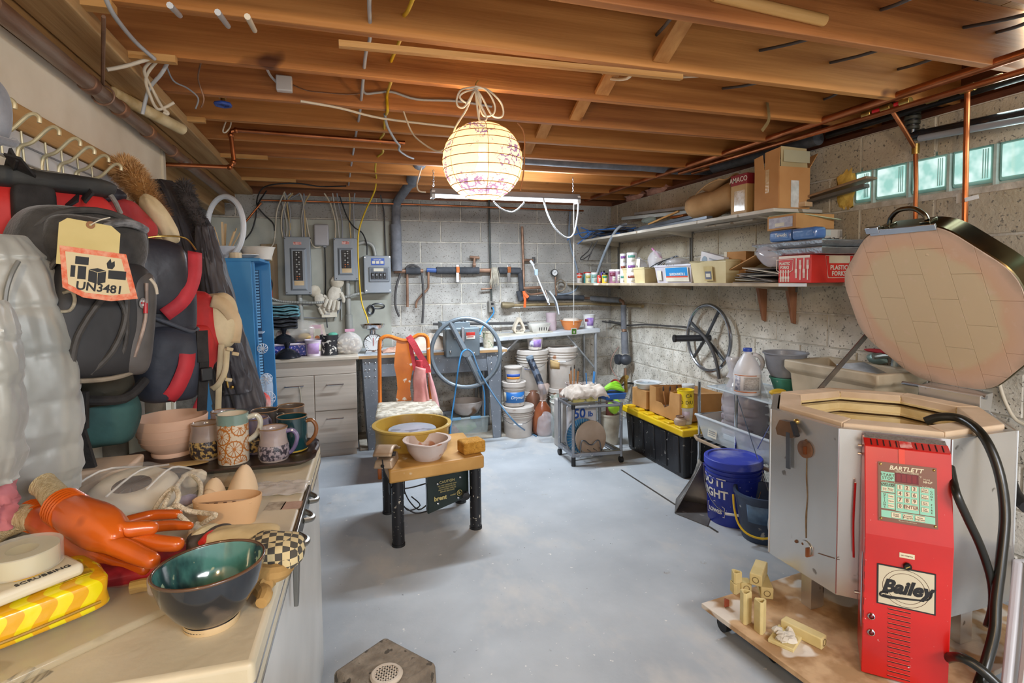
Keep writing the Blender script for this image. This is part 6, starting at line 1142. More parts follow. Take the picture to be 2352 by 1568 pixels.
jar('cream glaze jar with a white lid beside the teal red-lidded one',1345,14,.10,2.39,M('D8D0A8','C4BC90',5,.4),WL,plastic('B8A85A'))
jar('pale aqua glaze jar with a white lid beside the cream one',1358,16,.105,2.39,M('A8C8C4','8EB4B0',5,.4),WL,plastic('7A9A8E'))
jar('little red bottle between the aqua and yellow-labelled ones',1372,9,.075,2.39,plastic('D84A3C'),plastic('C83A30'))
jar('small purple bottle behind the yellow-labelled one',1380,10,.12,2.44,plastic('6A4AB8'),BLACK)
jar('small yellow-labelled bottle with a black cap',1383,14,.095,2.385,plastic('E0B83A'),BLACK,plastic('3A8A5A'))
jar('plum glaze jar with a white lid at the end of the jar row',1400,18,.125,2.39,M('9A6A80','7E4E66',5,.4),WL,plastic('6E2A3E'))
jar('narrow plum jar behind the end of the jar row',1414,12,.125,2.43,M('8E7080','725466',5,.4),WL)
JL=M('D8D4D8','C6C2C8',5,.4)
for k,nm in enumerate(('bottom','middle','top')):
 for j,(px,X,w)in enumerate(((1425,2.45,15),(1441,2.425,23))):
  jar('white round-labelled glaze pot, %s of the %s stack behind the first beige tub'%(nm,('left','right')[j]),px,w,.088,X,JL,WHITEP,(plastic('4E8A7A'),plastic('8A4A3A'),plastic('7A4A8A'))[(k+j)%3],LSZ+.0885*k,'stacked white glaze pots')
BEI=M('D2C49A','BEAE82',4,.45,0,.05)
def trough(name,label,pa,pb,X,depth,h,mat,z=LSZ,cat='bin',flare=.018,rim=True):
 ya,yb=sy(pa,X),sy(pb,X);t=th(name,label,cat,(X+depth/2,(ya+yb)/2,z));L2=abs(ya-yb)/2;D=depth/2;f=flare
 m=MB();A=[(-D+f,-L2+f,0),(D-f,-L2+f,0),(D-f,L2-f,0),(-D+f,L2-f,0)];B_=[(-D,-L2,h),(D,-L2,h),(D,L2,h),(-D,L2,h)]
 m.add(A+B_,[(3,2,1,0),(0,1,5,4),(1,2,6,5),(2,3,7,6),(3,0,4,7)]);m.b('tub',mat,t,solid=.004,smooth=0,bev=.004)
 if rim:MB().tube([(-D,-L2,h),(D,-L2,h),(D,L2,h),(-D,L2,h)],.008,8,True,1).b('rim',mat,t)
 return t,D,L2
t,D,L2=trough('storage_tub','first beige plastic tub on the lower shelf, full of bags and wire',1428,1480,2.46,.34,.125,BEI)
t2=th('zip_bag','clear zip bag with a pink seal sticking up out of the first beige tub','bag',(2.62,sy(1505,2.62),LSZ+.06));MB().ell((0,0,.12),(.05,.10,.10),16,10,None,.3,3,2).b('bag',clear('D8D4D8',.45),t2,sub=1);MB().bar((0,.05,.24),(0,-.09,.15),.012,.012).b('seal',plastic('C87AA8',.5),t2);MB().ell((.0,-.02,.08),(.04,.07,.04),10,7,None,.3,4).b('clips',M('C8C8CC','98989C',30,.4,.5),t2)
t2=th('price_card','white card with handwritten numbers standing in the first beige tub','card',(2.49,sy(1462,2.5),LSZ+.008));flat(t2,basis((0,0,.15),(0,-1,0),(.05,0,1)),.15,.10,PAPER,'card',.003);text('1 2 ft lb',.03,basis((-.006,0,.135),(0,-1,0),(.05,0,1)),INK,t2)
for i in range(6):run('wire_offcut','bent wire sticking out of the first beige tub, %s from the left'%('first','second','third','fourth','fifth','sixth')[i],'wire',[V((2.50+.03*i,sy(1478,2.5),LSZ+.09)),V((2.54+.02*i,sy(1498,2.5)-.02*i,LSZ+.16+.01*i)),V((2.60,sy(1535+2*i,2.55),LSZ+.21))],.004,GREYC if i%2 else BLKC,'wires in the first beige tub')
tag(MB().ell((2.60,sy(1468,2.6),LSZ+.145),(.08,.09,.075),16,10,None,.35,3,9).b('clear_bag',clear('DCDCE4',.45),sub=1),'crumpled clear bag in the first beige tub behind the card','bag')
t,D,L2=trough('storage_bin','translucent white bin with a blue and red schoolbook label',1504,1587,2.455,.34,.13,M('C8C4CC','B4B0BA',4,.4,0,.02))
BK=1.0;q0,q1=sy(1529,2.455),sy(1582,2.455);T_=basis((-D-.002,(q0+q1)/2-(sy(1504,2.455)+sy(1587,2.455))/2,.066),(0,-1,0),(-.14,0,1));wd=abs(q0-q1)
flat(t,T_,wd,.11,PAPER,'label_card',.0012);flat(t,T_@TL(0,.018,.001),wd*.94,.066,plastic('1E8ACC',.5),'label_blue');flat(t,T_@TL(0,-.018,.001),wd*.94,.012,plastic('E0583C',.5),'label_red');text('SAXON MATH 2',.027,T_@TL(.01,.0,.002),INKW,t,off=.0008)
q0=sy(1515,2.455)-(sy(1504,2.455)+sy(1587,2.455))/2;flat(t,basis((-D-.002,q0,.06),(0,-1,0),(-.14,0,1)),.06,.08,PAPER,'side_label');flat(t,basis((-D-.003,q0,.085),(0,-1,0),(-.14,0,1)),.045,.012,INKB,'label_print')
MB().box(-D-.005,D,-L2,L2,.13,.142).b('lid',clear('E0E0E4',.6),t,bev=.004);
for i in range(4):MB().box(-D-.007,-D-.004,-.03+.03*i,-.022+.03*i,.134,.142).b('lid_notch',GREYC,t)
tag(MB().ell((2.63,sy(1555,2.63),LSZ+.165),(.10,.12,.035),16,9,None,.3,3,5).b('clear_bag',clear('D0D0D4',.5),sub=1),'flat clear bag of white bits on the labelled bin lid','bag')
t,D,L2=trough('storage_tub','second beige plastic tub, larger, with a small framed label slot',1586,1667,2.45,.38,.15,BEI)
TX_=(sy(1586,2.45)+sy(1667,2.45))/2;q0=sy(1628,2.45)-TX_;T_=basis((-D-.0005,q0,.065),(0,-1,0),(-.12,0,1));flat(t,T_,.09,.10,M('C4B07C','AE9A66',5,.5),'label_slot',.004);flat(t,T_@TL(0,-.012,.004),.065,.055,M('6E7280','565A68',5,.5),'label_frame');flat(t,T_@TL(0,-.012,.005),.045,.025,PAPER,'paper_label')
cx_=th('printed_carton','white printed carton tilted in the second beige tub','box',(2.52,sy(1628,2.5),LSZ+.05));MB(Matrix.Rotation(.22,4,'X')).box(-.02,.02,-.13,.12,0,.155).b('carton',M('D0CCCC','BEBABA',5,.6),cx_,bev=.002);MB(Matrix.Rotation(.22,4,'X')@basis((-.021,.07,.10),(0,-1,0),(0,0,1))).lathe([(0,0),(.028,0),(.028,.001),(0,.001)],n=18).b('print_disc',M('8A9AA8','74848E',5,.5),cx_);
for i in range(2):flat(cx_,Matrix.Rotation(.22,4,'X')@basis((-.021,-.04,.12-.022*i),(0,-1,0),(0,0,1)),.12-.03*i,.01,GREYC,'print_line')
cx_=th('torn_carton','torn little cardboard carton in the second beige tub','box',(2.60,sy(1695,2.6),LSZ+.04));MB(RZ(.3)).box(-.05,.05,-.09,.07,0,.17).b('carton',CARD,cx_,bev=.002);MB(RZ(.3)).box(-.052,.052,.05,.072,.03,.172).b('white_end',PAPER,cx_)
pp=th('paper_stack','sliding stack of dark cards and papers beside the red box','papers',(2.55,sy(1750,2.5),LSZ))
for i in range(9):MB(Matrix.Translation((rnd.uniform(-.02,.02),.04*(4-i)*.35,.002+.010*i))@RZ(rnd.uniform(-.15,.15))@Matrix.Rotation(.05*(i%4),4,'X')).box(-.10,.12,-.16,.14,0,.004).b('sheet',(M('8A8078','6E645C',5,.7),PAPER,M('5A524C','443E3A',5,.7))[i%3],pp)
cfp=th('cardboard_flap','tan cardboard flap leaning on the papers','cardboard',(2.56,sy(1725,2.56),LSZ+.09));MB(Matrix.Rotation(-.35,4,'X')).box(-.08,.08,-.14,.10,.03,.036).b('sheet',CARD,cfp)
pb3=th('clear_bag','clear plastic bag bulging out between the papers and the foil trays','bag',(2.50,sy(1765,2.5),LSZ+.1));MB(Matrix.Rotation(.4,4,'X')).ell((0,0,.07),(.07,.12,.065),16,10,None,.3,3,7).b('bag',clear('D4D0D8',.5),pb3,sub=1)
FX,FY1=2.455,sy(1788,2.455);FY0_=sy(1863,2.455);FH=.155
fb=th('forks_box','bright red PLASTIC FORKS carton on the lower shelf behind the kiln lid','box',(FX+.17,(FY0_+FY1)/2,LSZ));RB_=M('D8342A','C42A22',4,.45,0,.03);L2=(FY1-FY0_)/2
MB().box(-.17,.19,-L2,L2,0,FH).b('carton',RB_,fb,bev=.004)
Tf=basis((-.171,0,FH/2),(0,-1,0),(0,0,1));IV=plastic('E8DCCC',.5)
flat(fb,Tf@TL(0,FH*.44,.0005),L2*1.9,.014,IV,'white_edge');Tt=Tf@TL(-L2*.58,.02,.0008)
m=MB(Tt);P_=[(-.062,.035),(.062,.035),(.058,-.025),(.04,-.035),(-.04,-.035),(-.058,-.025)];m.tube([(x,y,0)for x,y in P_],.0022,5,True,1);m.b('emblem_outline',IV,fb);text('PLASTIC',.021,Tt@TL(0,.012),IV,fb,off=.0008);text('FORKS',.021,Tt@TL(0,-.010),IV,fb,off=.0008)
def fork(x,T,s):
 m=MB(T@TL(x,0,.0006));m.prism([(-.004,-.06),(.004,-.06),(.0025,.0),(-.0025,.0)],0,.0006);m.prism([(-.007,.0),(.007,.0),(.008,.02),(-.008,.02)],0,.0006)
 for k in(-.0065,-.002,.0025):m.prism([(k,.02),(k+.003,.02),(k+.003,.05),(k,.05)],0,.0006)
 if s<0:m.T=None;m.v=[T@TL(x,0,.0006)@Matrix.Rotation(PI,4,'Z')@((T@TL(x,0,.0006)).inverted()@v)for v in m.v]
 m.b('printed_fork',IV,fb)
for i,x in enumerate((-.02,.02,.055,.09)):fork(x*L2/.16+.03,Tf,1 if i%2 else-1)
for i in range(4):fork(-L2*.82+i*L2*.16,Tf@Matrix.Scale(.62,4,(0,1,0))@TL(0,-.065),-1)
Tg=basis((.03,-L2-.001,FH/2),(1,0,0),(0,0,1));m=MB(Tg);m.tube([(-.10,.072,0),(.10,.072,0),(.075,-.05,0),(-.08,-.05,0)],.0022,5,True,1);m.b('emblem_outline',IV,fb);flat(fb,Tg@TL(0,.05,0),.15,.04,M('DCCCB0','C8B89C',5,.6),'emblem_header');text('PLASTIC',.034,Tg@TL(-.004,.005,.0005),IV,fb,off=.001);text('FORKS',.034,Tg@TL(-.004,-.028,.0005),IV,fb,off=.001)
FOIL=M('C8CCD0','A4A8AE',14,.25,.8,.4)
z=LSZ+FH+.002
for k,(lab,dy)in enumerate((('crumpled foil tray stack on the red box, lower',.02),('foil tray stack with a card edge on the red box, upper',.05))):
 t=th('foil_trays',lab,'tray',(2.62,(FY0_+FY1)/2+.03,z));MB().hexa([(-.15,-.2,0),(.17,-.2,0),(.17,.2+dy,0),(-.15,.2+dy,0)],[(-.17,-.22,.03),(.19,-.22,.03),(.19,.24+dy,.03),(-.17,.24+dy,.03)]).b('trays',FOIL,t,bev=.004);MB().tube([(-.17,-.22,.032),(.19,-.22,.032),(.19,.24+dy,.032),(-.17,.24+dy,.032)],.006,6,True,1).b('rim',FOIL,t);z+=.04
z+=.002;t=th('blue_pack','shiny blue wrapped double pack on the foil trays','pack',(2.505,sy(1818,2.45),z));BPK=M('5A82B8','40649C',6,.2,0,.2,coat=.6)
for dy in(.085,-.085):MB().box(-.065,.02,dy-.082,dy+.082,0,.065).b('packet',BPK,t,bev=.018,seg=3)
text('Towels',.03,basis((-.067,.07,.035),(0,-1,0),(0,0,1)),INKW,t)
t=th('printed_carton','long white carton printed 400 Disposable gloves lying on the foil trays','box',(2.66,2.60,z));MB().box(-.13,.19,-.10,.12,0,.072).b('carton',M('C4BEB4','AEA89C',5,.6),t,bev=.003)
Tg=basis((.07,-.101,.036),(1,0,0),(0,0,1));text('400 Disposable Gloves',.018,Tg@TL(.01,-.018,.0004),INK,t,off=.0004);text('ASSORTED',.010,Tg@TL(-.15,-.018,.0004),INK,t)
for x in(-.17,-.13):flat(t,Tg@TL(x,.012),.026,.035,M('8A6A52','C8B09A',40,.6),'printed_photo')
flat(t,Tg@TL(-.03,.014),.12,.032,clear('D0DCD8',.7),'tape');flat(t,Tg@TL(.10,.01),.03,.04,M('5A5650','D0C8BC',120,.6,stretch=(1,.02,.02)),'barcode')
z+=.074;t=th('cardboard_box','flat brown carton with a pale green open flap on top of the stack','box',(2.64,2.595,z));MB().box(-.14,.14,-.10,.12,0,.085).b('carton',CARD,t,bev=.002);MB().add([(-.12,-.09,.087),(.12,-.15,.05),(.16,-.13,.05),(.17,.10,.10),(-.13,.12,.09)],[(0,1,2,3,4)]).b('flap',M('B4C0A0','A0AC8C',5,.7),t,solid=.004,smooth=0)
flat(t,basis((-.141,.015,.042),(0,-1,0),(0,0,1)),.18,.06,M('A8A4AC','8E8A94',40,.5),'window_label',.0015);flat(t,basis((-.143,.02,.03),(0,-1,0),(0,0,1)),.07,.02,PAPER,'label_print')
fabric(lambda u,v:(2.50+.32*u,2.475-.02*v+.02*sin(6*u),LSZ+.17+.10*v*u+.015*sin(9*u+4*v)),16,8,'grey_cloth',M('9A927E','847C68',9,.9,0,.3),None,.006);o=C.objects[-1]
tag(o,'olive grey cloth strip draped in front of the carton stack','cloth')
cw=PX(1400,560,2.55);m=th('cable_bundle','tangle of blue and black cables spilling off the far end of the upper shelf','cables',(2.6,5.1,UZ));rr=random.Random(5)
for i in range(22):
 blue=i%3==0;y0=rr.uniform(4.3,4.7);x=rr.uniform(2.50,2.78);zz_=UZ+rr.uniform(.01,.07)
 pts=[(x,y0,zz_),(x-.03+rr.uniform(-.04,.04),y0+.3,zz_+rr.uniform(0,.03)),(x-.06+rr.uniform(-.08,.05),5.0,UZ+rr.uniform(.02,.08))]
 if blue:pts+=[(x-.12+rr.uniform(-.08,.03),5.12+rr.uniform(0,.1),UZ+rr.uniform(.0,.10)),(x-.2+rr.uniform(-.08,.04),5.2+rr.uniform(-.02,.1),UZ+rr.uniform(-.04,.16))]
 MB().tube(pts,.0055,6,k=4).b('blue_cable' if blue else 'dark_cable',plastic('3A78C8',.5)if blue else plastic('3A3A3E',.6),m,world=1)
for pts in([(1360,556),(1352,575),(1334,592),(1338,596),(1358,582)],[(1372,553),(1360,575),(1350,598)]):MB().tube([PX(x,y,2.46)for x,y in pts],.006,6).b('dark_cable',DK,m,world=1)
run('grey_hose','stout grey hose arching from the upper shelf down to the glaze jars','hose',[PX(1440,515,2.56),PX(1423,521,2.50),PX(1408,540,2.46),PX(1390,578,2.455),PX(1376,615,2.455),PX(1367,646,2.458)],.014,M('8A929A','747C84',5,.5),n=10)
def strip(label,pa,pb,X0_,X1_,w,h,mat,name='metal_strip',cat='strip',dz=0):
 a,b=PX(*pa,X0_),PX(*pb,X1_);return tag(MB().bar(a,b,w,h).b(name,mat,bev=.001),label,cat)
WST=M('BCC2C6','A0A6AA',5,.5,.2,.05)
strip('long white perforated shelf track lying at the back of the upper shelf',(1460,491),(1600,474),2.78,2.78,.03,.025,WST)
strip('long white blind headrail in front of the perforated track',(1432,502),(1640,482),2.72,2.72,.045,.03,M('C4CECE','AAB4B4',5,.5))
strip('dark grey metal track, upper one at the shelf front',(1462,527),(1615,493),2.60,2.60,.05,.025,M('6A7078','50565E',5,.4,.4));strip('dark grey metal track, lower one at the shelf front',(1466,531),(1630,499),2.53,2.53,.05,.02,M('767C84','5A6068',5,.4,.4));strip('short white plastic strip on the edge of the upper shelf',(1412,542),(1465,533),2.50,2.50,.04,.015,WHITEP)
strip('thin wooden stick lying across the tracks',(1490,515),(1559,485),2.66,2.60,.015,.015,wood('D8A868','BE8C4C','y',4),'wood_stick','stick');strip('flat orange wooden piece behind the stick',(1545,500),(1575,494),2.70,2.70,.05,.015,wood('C87A34','A8602A','y',4),'wood_piece','wood')
tag(MB().ell(PX(1490,505,2.70),(.04,.12,.03),14,9,None,.3,4).b('clear_bag',clear('A8B8B0',.5),sub=1),'small clear bag of green beads behind the metal tracks','bag')
cr2=th('canvas_roll','thick roll of tan canvas with folded ends on the upper shelf','fabric',(2.62,sy(1640,2.6),UZ));CAN=M('C09A6C','A27C50',4,.9,0,.3)
yA,yB=sy(1590,2.56),sy(1682,2.56);LL=yA-yB;yc=sy(1640,2.6)
m=MB();pts=[]
for k in range(34):
 a=k*.55;r=.125-.0030*k;pts.append((r*cos(a)*1.15,.125*.86+r*sin(a)*.85))
m.surf(lambda u,v:(pts[min(int(u*33),33)][0]+.05*v,yA-yc-LL*v+.01*sin(11*u),pts[min(int(u*33),33)][1]+.05*v+.012*sin(8*v+9*u)),33,10);m.b('roll',CAN,cr2,solid=.006,smooth=70)
MB().surf(lambda u,v:(-.12+.22*u,yA-yc-LL*(.25+.6*v),.22+.07*v+.02*sin(7*u+3*v)*(1)-.12*(u-.5)**2),10,10).b('top_fold',CAN,cr2,solid=.006,smooth=70)
ya,yb=sy(1677,2.53),sy(1713,2.53);ab_=th('clay_carton','tan clay carton with a maroon lettered band and shiny tape','box',(2.58,(ya+yb)/2,UZ));L2=(ya-yb)/2;AH=.262
MB().box(-.05,.055,-L2,L2,0,AH).b('carton',M('C8A878','B4925E',5,.6,0,.05),ab_,bev=.003);MB().box(-.052,.057,-L2-.002,L2+.002,AH*.74,AH+.002).b('top_band',M('9A2A34','84202A',5,.5),ab_,bev=.003)
text('AMACO',.046,basis((-.0535,0,AH*.87),(0,-1,0),(0,0,1)),IV,ab_,off=.0006);flat(ab_,basis((-.051,-.01,AH*.35),(0,-1,0),(0,0,1)),L2*1.3,AH*.5,M('D8D4CC','C0B098',30,.15,0,.5,coat=1),'clear_tape')
ya,yb=sy(1727,2.50),sy(1782,2.50);cbx=th('cardboard_box','tall open cardboard box with torn flaps on the near end of the upper shelf','box',(2.63,(ya+yb)/2,UZ));L2=(ya-yb)/2;D=.115;HB=.245
CB1=M('C08E58','B07C48',4,.8,0,.05);m=MB();m.box(-D,D,-L2,L2,0,.004)
for a in([(-D,-L2),(D,-L2)],[(D,-L2),(D,L2)],[(D,L2),(-D,L2)],[(-D,L2),(-D,-L2)]):m.add([(*a[0],0),(*a[1],0),(*a[1],HB),(*a[0],HB)],[(0,1,2,3)])
m.b('carton',CB1,cbx,solid=.005,smooth=0)
MB().add([(-D,L2,HB),(-D,.02,HB),(-D-.005,.03,HB+.09),(-D-.005,L2,HB+.08)],[(0,1,2,3)]).b('flap',CB1,cbx,solid=.004,smooth=0);MB().add([(-D,.015,HB),(-D,-L2,HB),(-D-.003,-L2-.01,HB+.11),(-D-.003,.01,HB+.10)],[(0,1,2,3)]).b('flap',CB1,cbx,solid=.004,smooth=0)
MB().add([(-D+.01,-L2,HB),(D-.02,-L2,HB),(D-.04,-L2-.01,HB+.11),(-D,-L2-.01,HB+.115)],[(0,1,2,3)]).b('flap',M('B4A078','9E8A62',5,.7),cbx,solid=.004,smooth=0);MB().add([(D,-L2,HB),(D,L2,HB),(D+.06,L2,HB+.06),(D+.06,-L2,HB+.09)],[(0,1,2,3)]).b('flap',CB1,cbx,solid=.004,smooth=0)
flat(cbx,basis((0,-L2-.004,HB/2),(1,0,0),(0,0,1)),D*1.9,HB*.99,M('B8A47E','A4906A',4,.7),'shaded_panel')if False else None
flat(cbx,basis((.0,-L2-.004,.085),(1,0,0),(0,0,1)),.06,.16,M('D8D8D4','BCBAB4',20,.15,0,.3,coat=1),'clear_tape');flat(cbx,basis((-D-.004,-.01,.17),(0,-1,0),(.0,.1,1)),.03,.14,M('D0B48A','BC9C70',20,.2,0,.3,coat=.8),'clear_tape');flat(cbx,basis((0,-L2-.015,HB+.06),(1,0,0),(0,0,1)),D*1.7,.07,clear('C8C0A0',.5),'clear_tape')
for i,(lab,a,b,w,h,mt)in enumerate((('brown moulded trim board reaching past the shelf end to the glass blocks',(2.76,2.85,UZ+.045),(2.80,2.28,UZ+.125),.09,.014,wood('8E7256','745A40','y',4)),('dark trim strip under the moulded board',(2.72,2.86,UZ+.018),(2.79,2.30,UZ+.085),.05,.02,M('5A5650','46423C',5,.5)),('short pale wood block lying on the near shelf end',(2.66,2.83,UZ+.018),(2.70,2.60,UZ+.022),.07,.028,wood('CDAE8A','B8966E','y',4)))):
 tag(MB().bar(a,b,w,h).b(('trim_board','trim_board','wood_block')[i],mt,bev=.003),lab,'board')
 # ================================================================ plywood dolly
PLZ=.10
dl_=th('plywood_dolly','speckled plywood dolly on casters carrying the kiln','dolly',(2.0,1.55,0));D0=V((1.415,1.875,0));eu=V((1,.10,0)).normalized();ev=V((.12,-1,0)).normalized();DL=[D0,D0+ev*.72,D0+ev*.72+eu*1.12,D0+eu*1.12]
PLY=M('C6A47C','A48058',9,.75,0,.3,ramp=(.42,.58),spots=('D8CEC0',6,.56))
MB().prism([(v.x,v.y)for v in reversed(DL)],PLZ-.02,PLZ).b('board',PLY,dl_,world=1,bev=.002,smooth=0);MB().prism([(v.x,v.y)for v in reversed([D0+ev*.04+eu*.05,D0+ev*.68+eu*.05,D0+ev*.68+eu*1.0,D0+ev*.04+eu*1.0])],PLZ-.045,PLZ-.02).b('under_board',M('5A86A8','46708E',6,.6),dl_,world=1)
def caster(px,py):
 p=PZ(px,py,.03);MB().cyl((p.x-.014,p.y,.03),(p.x+.014,p.y,.03),.03,n=18).b('caster',RUBBER,dl_,world=1);MB().box(p.x-.02,p.x+.02,p.y-.018,p.y+.018,.04,PLZ-.02).b('fork',DSTEEL,dl_,world=1)
caster(1664,1432);caster(1780,1500);caster(1862,1558);caster(2190,1545);caster(2290,1450)
# ================================================================ the kiln
KC=V((2.176,1.718,0));KA=.404;K8=PI/8
ki=th('kiln','big eight-sided stainless steel electric kiln with open brick-lined top and red control box','kiln',(KC.x,KC.y,PLZ));KB,KT,KR=.257,.89,.905
KST=M('DCDCDA','CACAC8',3,.27,.82,.04,stretch=(1,1,.4),spots=('8A8680',18,.70));FBR=M('D8C298','C6AC7C',9,.9,0,.2,spots=('B89A66',26,.66));FBT=M('DCC4A8','CBB090',7,.9,0,.15)
def oc(a,k,z,c=KC):t=K8+k*PI/4;return V((c.x+a/cos(K8)*cos(t),c.y+a/cos(K8)*sin(t),z))
for k in range(8):MB().add([oc(KA,k,KB),oc(KA,k+1,KB),oc(KA,k+1,KT),oc(KA,k,KT)],[(0,1,2,3)]).b('side_panel',KST,ki,world=1,solid=.004,smooth=0)
for k in range(8):a,b=oc(KA+.002,k,KB),oc(KA+.002,k,KT);MB().cyl(a,b,.004,n=6).b('corner_bead',KST,ki,world=1)
m=MB();m.add([oc(KA,k,KT-.004)for k in range(8)]+[oc(KA-.022,k,KT)for k in range(8)],[(i,(i+1)%8,8+(i+1)%8,8+i)for i in range(8)]);m.b('top_flange',KST,ki,world=1,solid=.003,smooth=0)
m=MB();m.add([oc(KA-.004,k,KB+.01)for k in range(8)],[tuple(range(8))]);m.b('floor_plate',KST,ki,world=1,solid=.01,smooth=0)
for k in range(8):
 e=.0008;A,B_=oc(KA-.03,k,0),oc(KA-.03,k+1,0);I0,I1=oc(.29,k,0),oc(.29,k+1,0);d=(B_-A).normalized()*e;q=[A+d,B_-d,I1-d*.6,I0+d*.6]
 MB().hexa([v+V((0,0,KT-.02))for v in q],[v+V((0,0,KR+.002*(k%2)))for v in q]).b('rim_brick',FBT,ki,world=1,bev=.004,seg=2)
pr=[(KA-.04,KR-.03),(.289,KR-.012)];z=KR-.03
prof=[(.29,KR-.01)]
for i in range(9):
 z=KR-.045-i*.056;prof+=[(.292,z+.018),(.286,z+.016),(.286,z+.008),(.312,z+.005),(.312,z-.008),(.294,z-.010)]
prof+=[(.292,.34),(0,.34)]
MB().lathe([(r/cos(K8),zz_)for r,zz_ in prof],KC,8,T=RZ(K8).to_3x3()).b('brick_lining',M('E4CE9A','D2B67A',8,.9,0,.2),ki,world=1,smooth=0)
for i in range(8):
 z=KR-.047-i*.056;MB().lathe([(.310/cos(K8),z-.004),(.305/cos(K8),z),(.310/cos(K8),z+.004)],KC,8,T=RZ(K8).to_3x3()).b('element_coil',M('5A4430','40301F',9,.7),ki,world=1,smooth=0)
for k in(1,3,5,7):t=K8+PI/8+k*PI/4;p=KC+V((cos(t),sin(t),0))*.34;MB().box(p.x-.03,p.x+.03,p.y-.025,p.y+.025,PLZ+.001,KB+.005).b('stand_leg',KST,ki,world=1)
p=PZ(1805,1412,PLZ);MB().box(1.82,1.88,1.70,1.74,PLZ+.001,KB+.01).b('stand_leg',KST,ki,world=1)
MB().add([oc(KA,k,KB)for k in range(8)],[tuple(range(8))]).b('base_pan',KST,ki,world=1,solid=.012,smooth=0)
RUST=M('7A5236','54361F',12,.7,.2,.3)
def onW(px,py):return PX(px,py,KC.x-KA-.004)
for px,py in((1851,1031),):
 c=onW(px,py);MB(basis(c,(0,-1,0),(0,0,1))).lathe([(0,.0),(.035,0),(.035,.008),(.028,.012),(0,.012)],n=20).b('peephole_cover',RUST,ki,world=1);MB(basis(c+V((-.012,-.012,.0)),(0,-1,0),(0,0,1))).bar((0,-.015,0),(0,.015,0),.01,.02).b('cover_tab',COPPER,ki,world=1)
 for dx,dy in((0,-19),(-16,-8)):MB().ell(onW(px+dx,py+dy),(.006,.006,.006),8,6).b('screw',RUST,ki,world=1)
c=onW(1850,1258);MB(basis(c,(0,-1,0),(0,0,1))).lathe([(0,0),(.03,0),(.03,.004),(0,.004)],n=18).b('peephole_cover',KST,ki,world=1);MB(basis(c+V((-.006,-.018,-.008)),(0,-1,0),(0,0,1))).bar((0,-.018,0),(0,.018,0),.008,.018).b('cover_tab',COPPER,ki,world=1)
for px,py in((1829,1243),(1845,1248)):MB().ell(onW(px,py),(.007,.007,.007),8,6).b('screw',RUST,ki,world=1)
MB().tube([onW(1853,1052),onW(1852,1095),onW(1854,1140),onW(1851,1185),onW(1851,1235)],[.0016,.0022,.0015,.0025,.0016],6).b('rust_streak',M('7A6242','5A4224',30,.9),ki,world=1)
MB().tube([onW(1879,1270),onW(1900,1277),onW(1928,1285)],.0015,5).b('scratch',RUST,ki,world=1)
la=onW(1812,985);MB(basis(la,(0,-1,0),(0,0,1))).prism([(-.06,-.01),(-.04,.03),(.03,.035),(.055,.0),(.03,-.03),(-.05,-.035)],0,.012).b('lid_latch',M('8A6E58','6A5240',6,.3,.6),ki,world=1);MB().bar(onW(1828,968)+V((-.015,0,0)),onW(1844,1000)+V((-.03,0,0)),.012,.02,(1,0,0)).b('latch_arm',BLACK,ki,world=1)
MB().bar(onW(1815,992)+V((-.01,0,0)),onW(1815,1075)+V((-.01,0,0)),.02,.006,(1,0,0)).b('latch_strap',DSTEEL,ki,world=1);MB().ell(onW(1829,968),(.012,.012,.012),8,6).b('screw',BRASS,ki,world=1)
kn=V((-1,-1,0)).normalized();ku=V((1,-1,0)).normalized()
def KP(u,d,z):return KC+kn*d+ku*u+V((0,0,z))
RED=M('C81812','B0100C',3,.3,0,.03,spots=('D8B8B0',60,.735),coat=.3)
uL,uR=-.096,.148
sec=[(.455,.878),(.50,.862),(.572,.575),(.615,.108),(.42,.108),(.42,.878)]
shift=lambda i:(-.006 if i==3 else 0)
m=MB();n=len(sec);vs=[KP(uL+shift(i),d,z)for i,(d,z)in enumerate(sec)]+[KP(uR+shift(i)-(.008 if i==3 else 0),d,z)for i,(d,z)in enumerate(sec)]
m.add(vs,[tuple(range(n)),tuple(range(n,2*n))]+[(i,(i+1)%n,n+(i+1)%n,n+i)for i in range(n)]);cbox=m.b('control_box',RED,ki,world=1,bev=.003,smooth=0)
MIc=lambda T:T
def facef(i,j,lift=.001):
 """frame on the control box face between section points i (top) and j (bottom): x right, y up"""
 a,b=KP(0,*sec[i]),KP(0,*sec[j]);yv=(a-b);z_=ku.cross(yv).normalized();o=(a+b)/2+ku*((uL+uR)/2+(shift(i)+shift(j))/2)+z_*lift
 return basis(o,ku,yv),yv.length
TU,HU=facef(1,2);TLw,HL=facef(2,3);TV,HV=facef(0,1)
def cf(T,w,h,mat,name,t=.0008):return MB(T).box(-w/2,w/2,-h/2,h/2,0,t).b(name,mat,cbox,world=1,smooth=0)
def ct_(s,size,T,mat,**k):return text(s,size,T,mat,cbox,world=1,**k)
DSL=M('1A0A0A','120606',5,.6)
for i in range(12):cf(TV@TL(-.10+i*.0185,.0)@RZ(.0),.0035,HV*.75,DSL,'vent_slot',.0006)
cf(TV@TL(.0,0,.0008),.035,HV*.8,M('E0A098','C83A34',40,.5),'old_tape')
MB(TV@TL(0,HV/2+.014,-.004)).box(-.118,.118,-.014,.014,0,.003).b('mesh_strip',M('A8A09A','8A827C',120,.4,.6,.5),cbox,world=1)
W=uR-uL;CWd,CHt=W*.67,HU*.66;TC=TU@TL(-W*.005,-HU*.0,0)
BRW=plastic('7A4E3C',.4);MNT=plastic('8ECDB0',.45);CRM=plastic('E0D4B4',.5);DBR=plastic('5A3A2C',.5)
cf(TC,CWd,CHt,BRW,'controller_plate',.003)
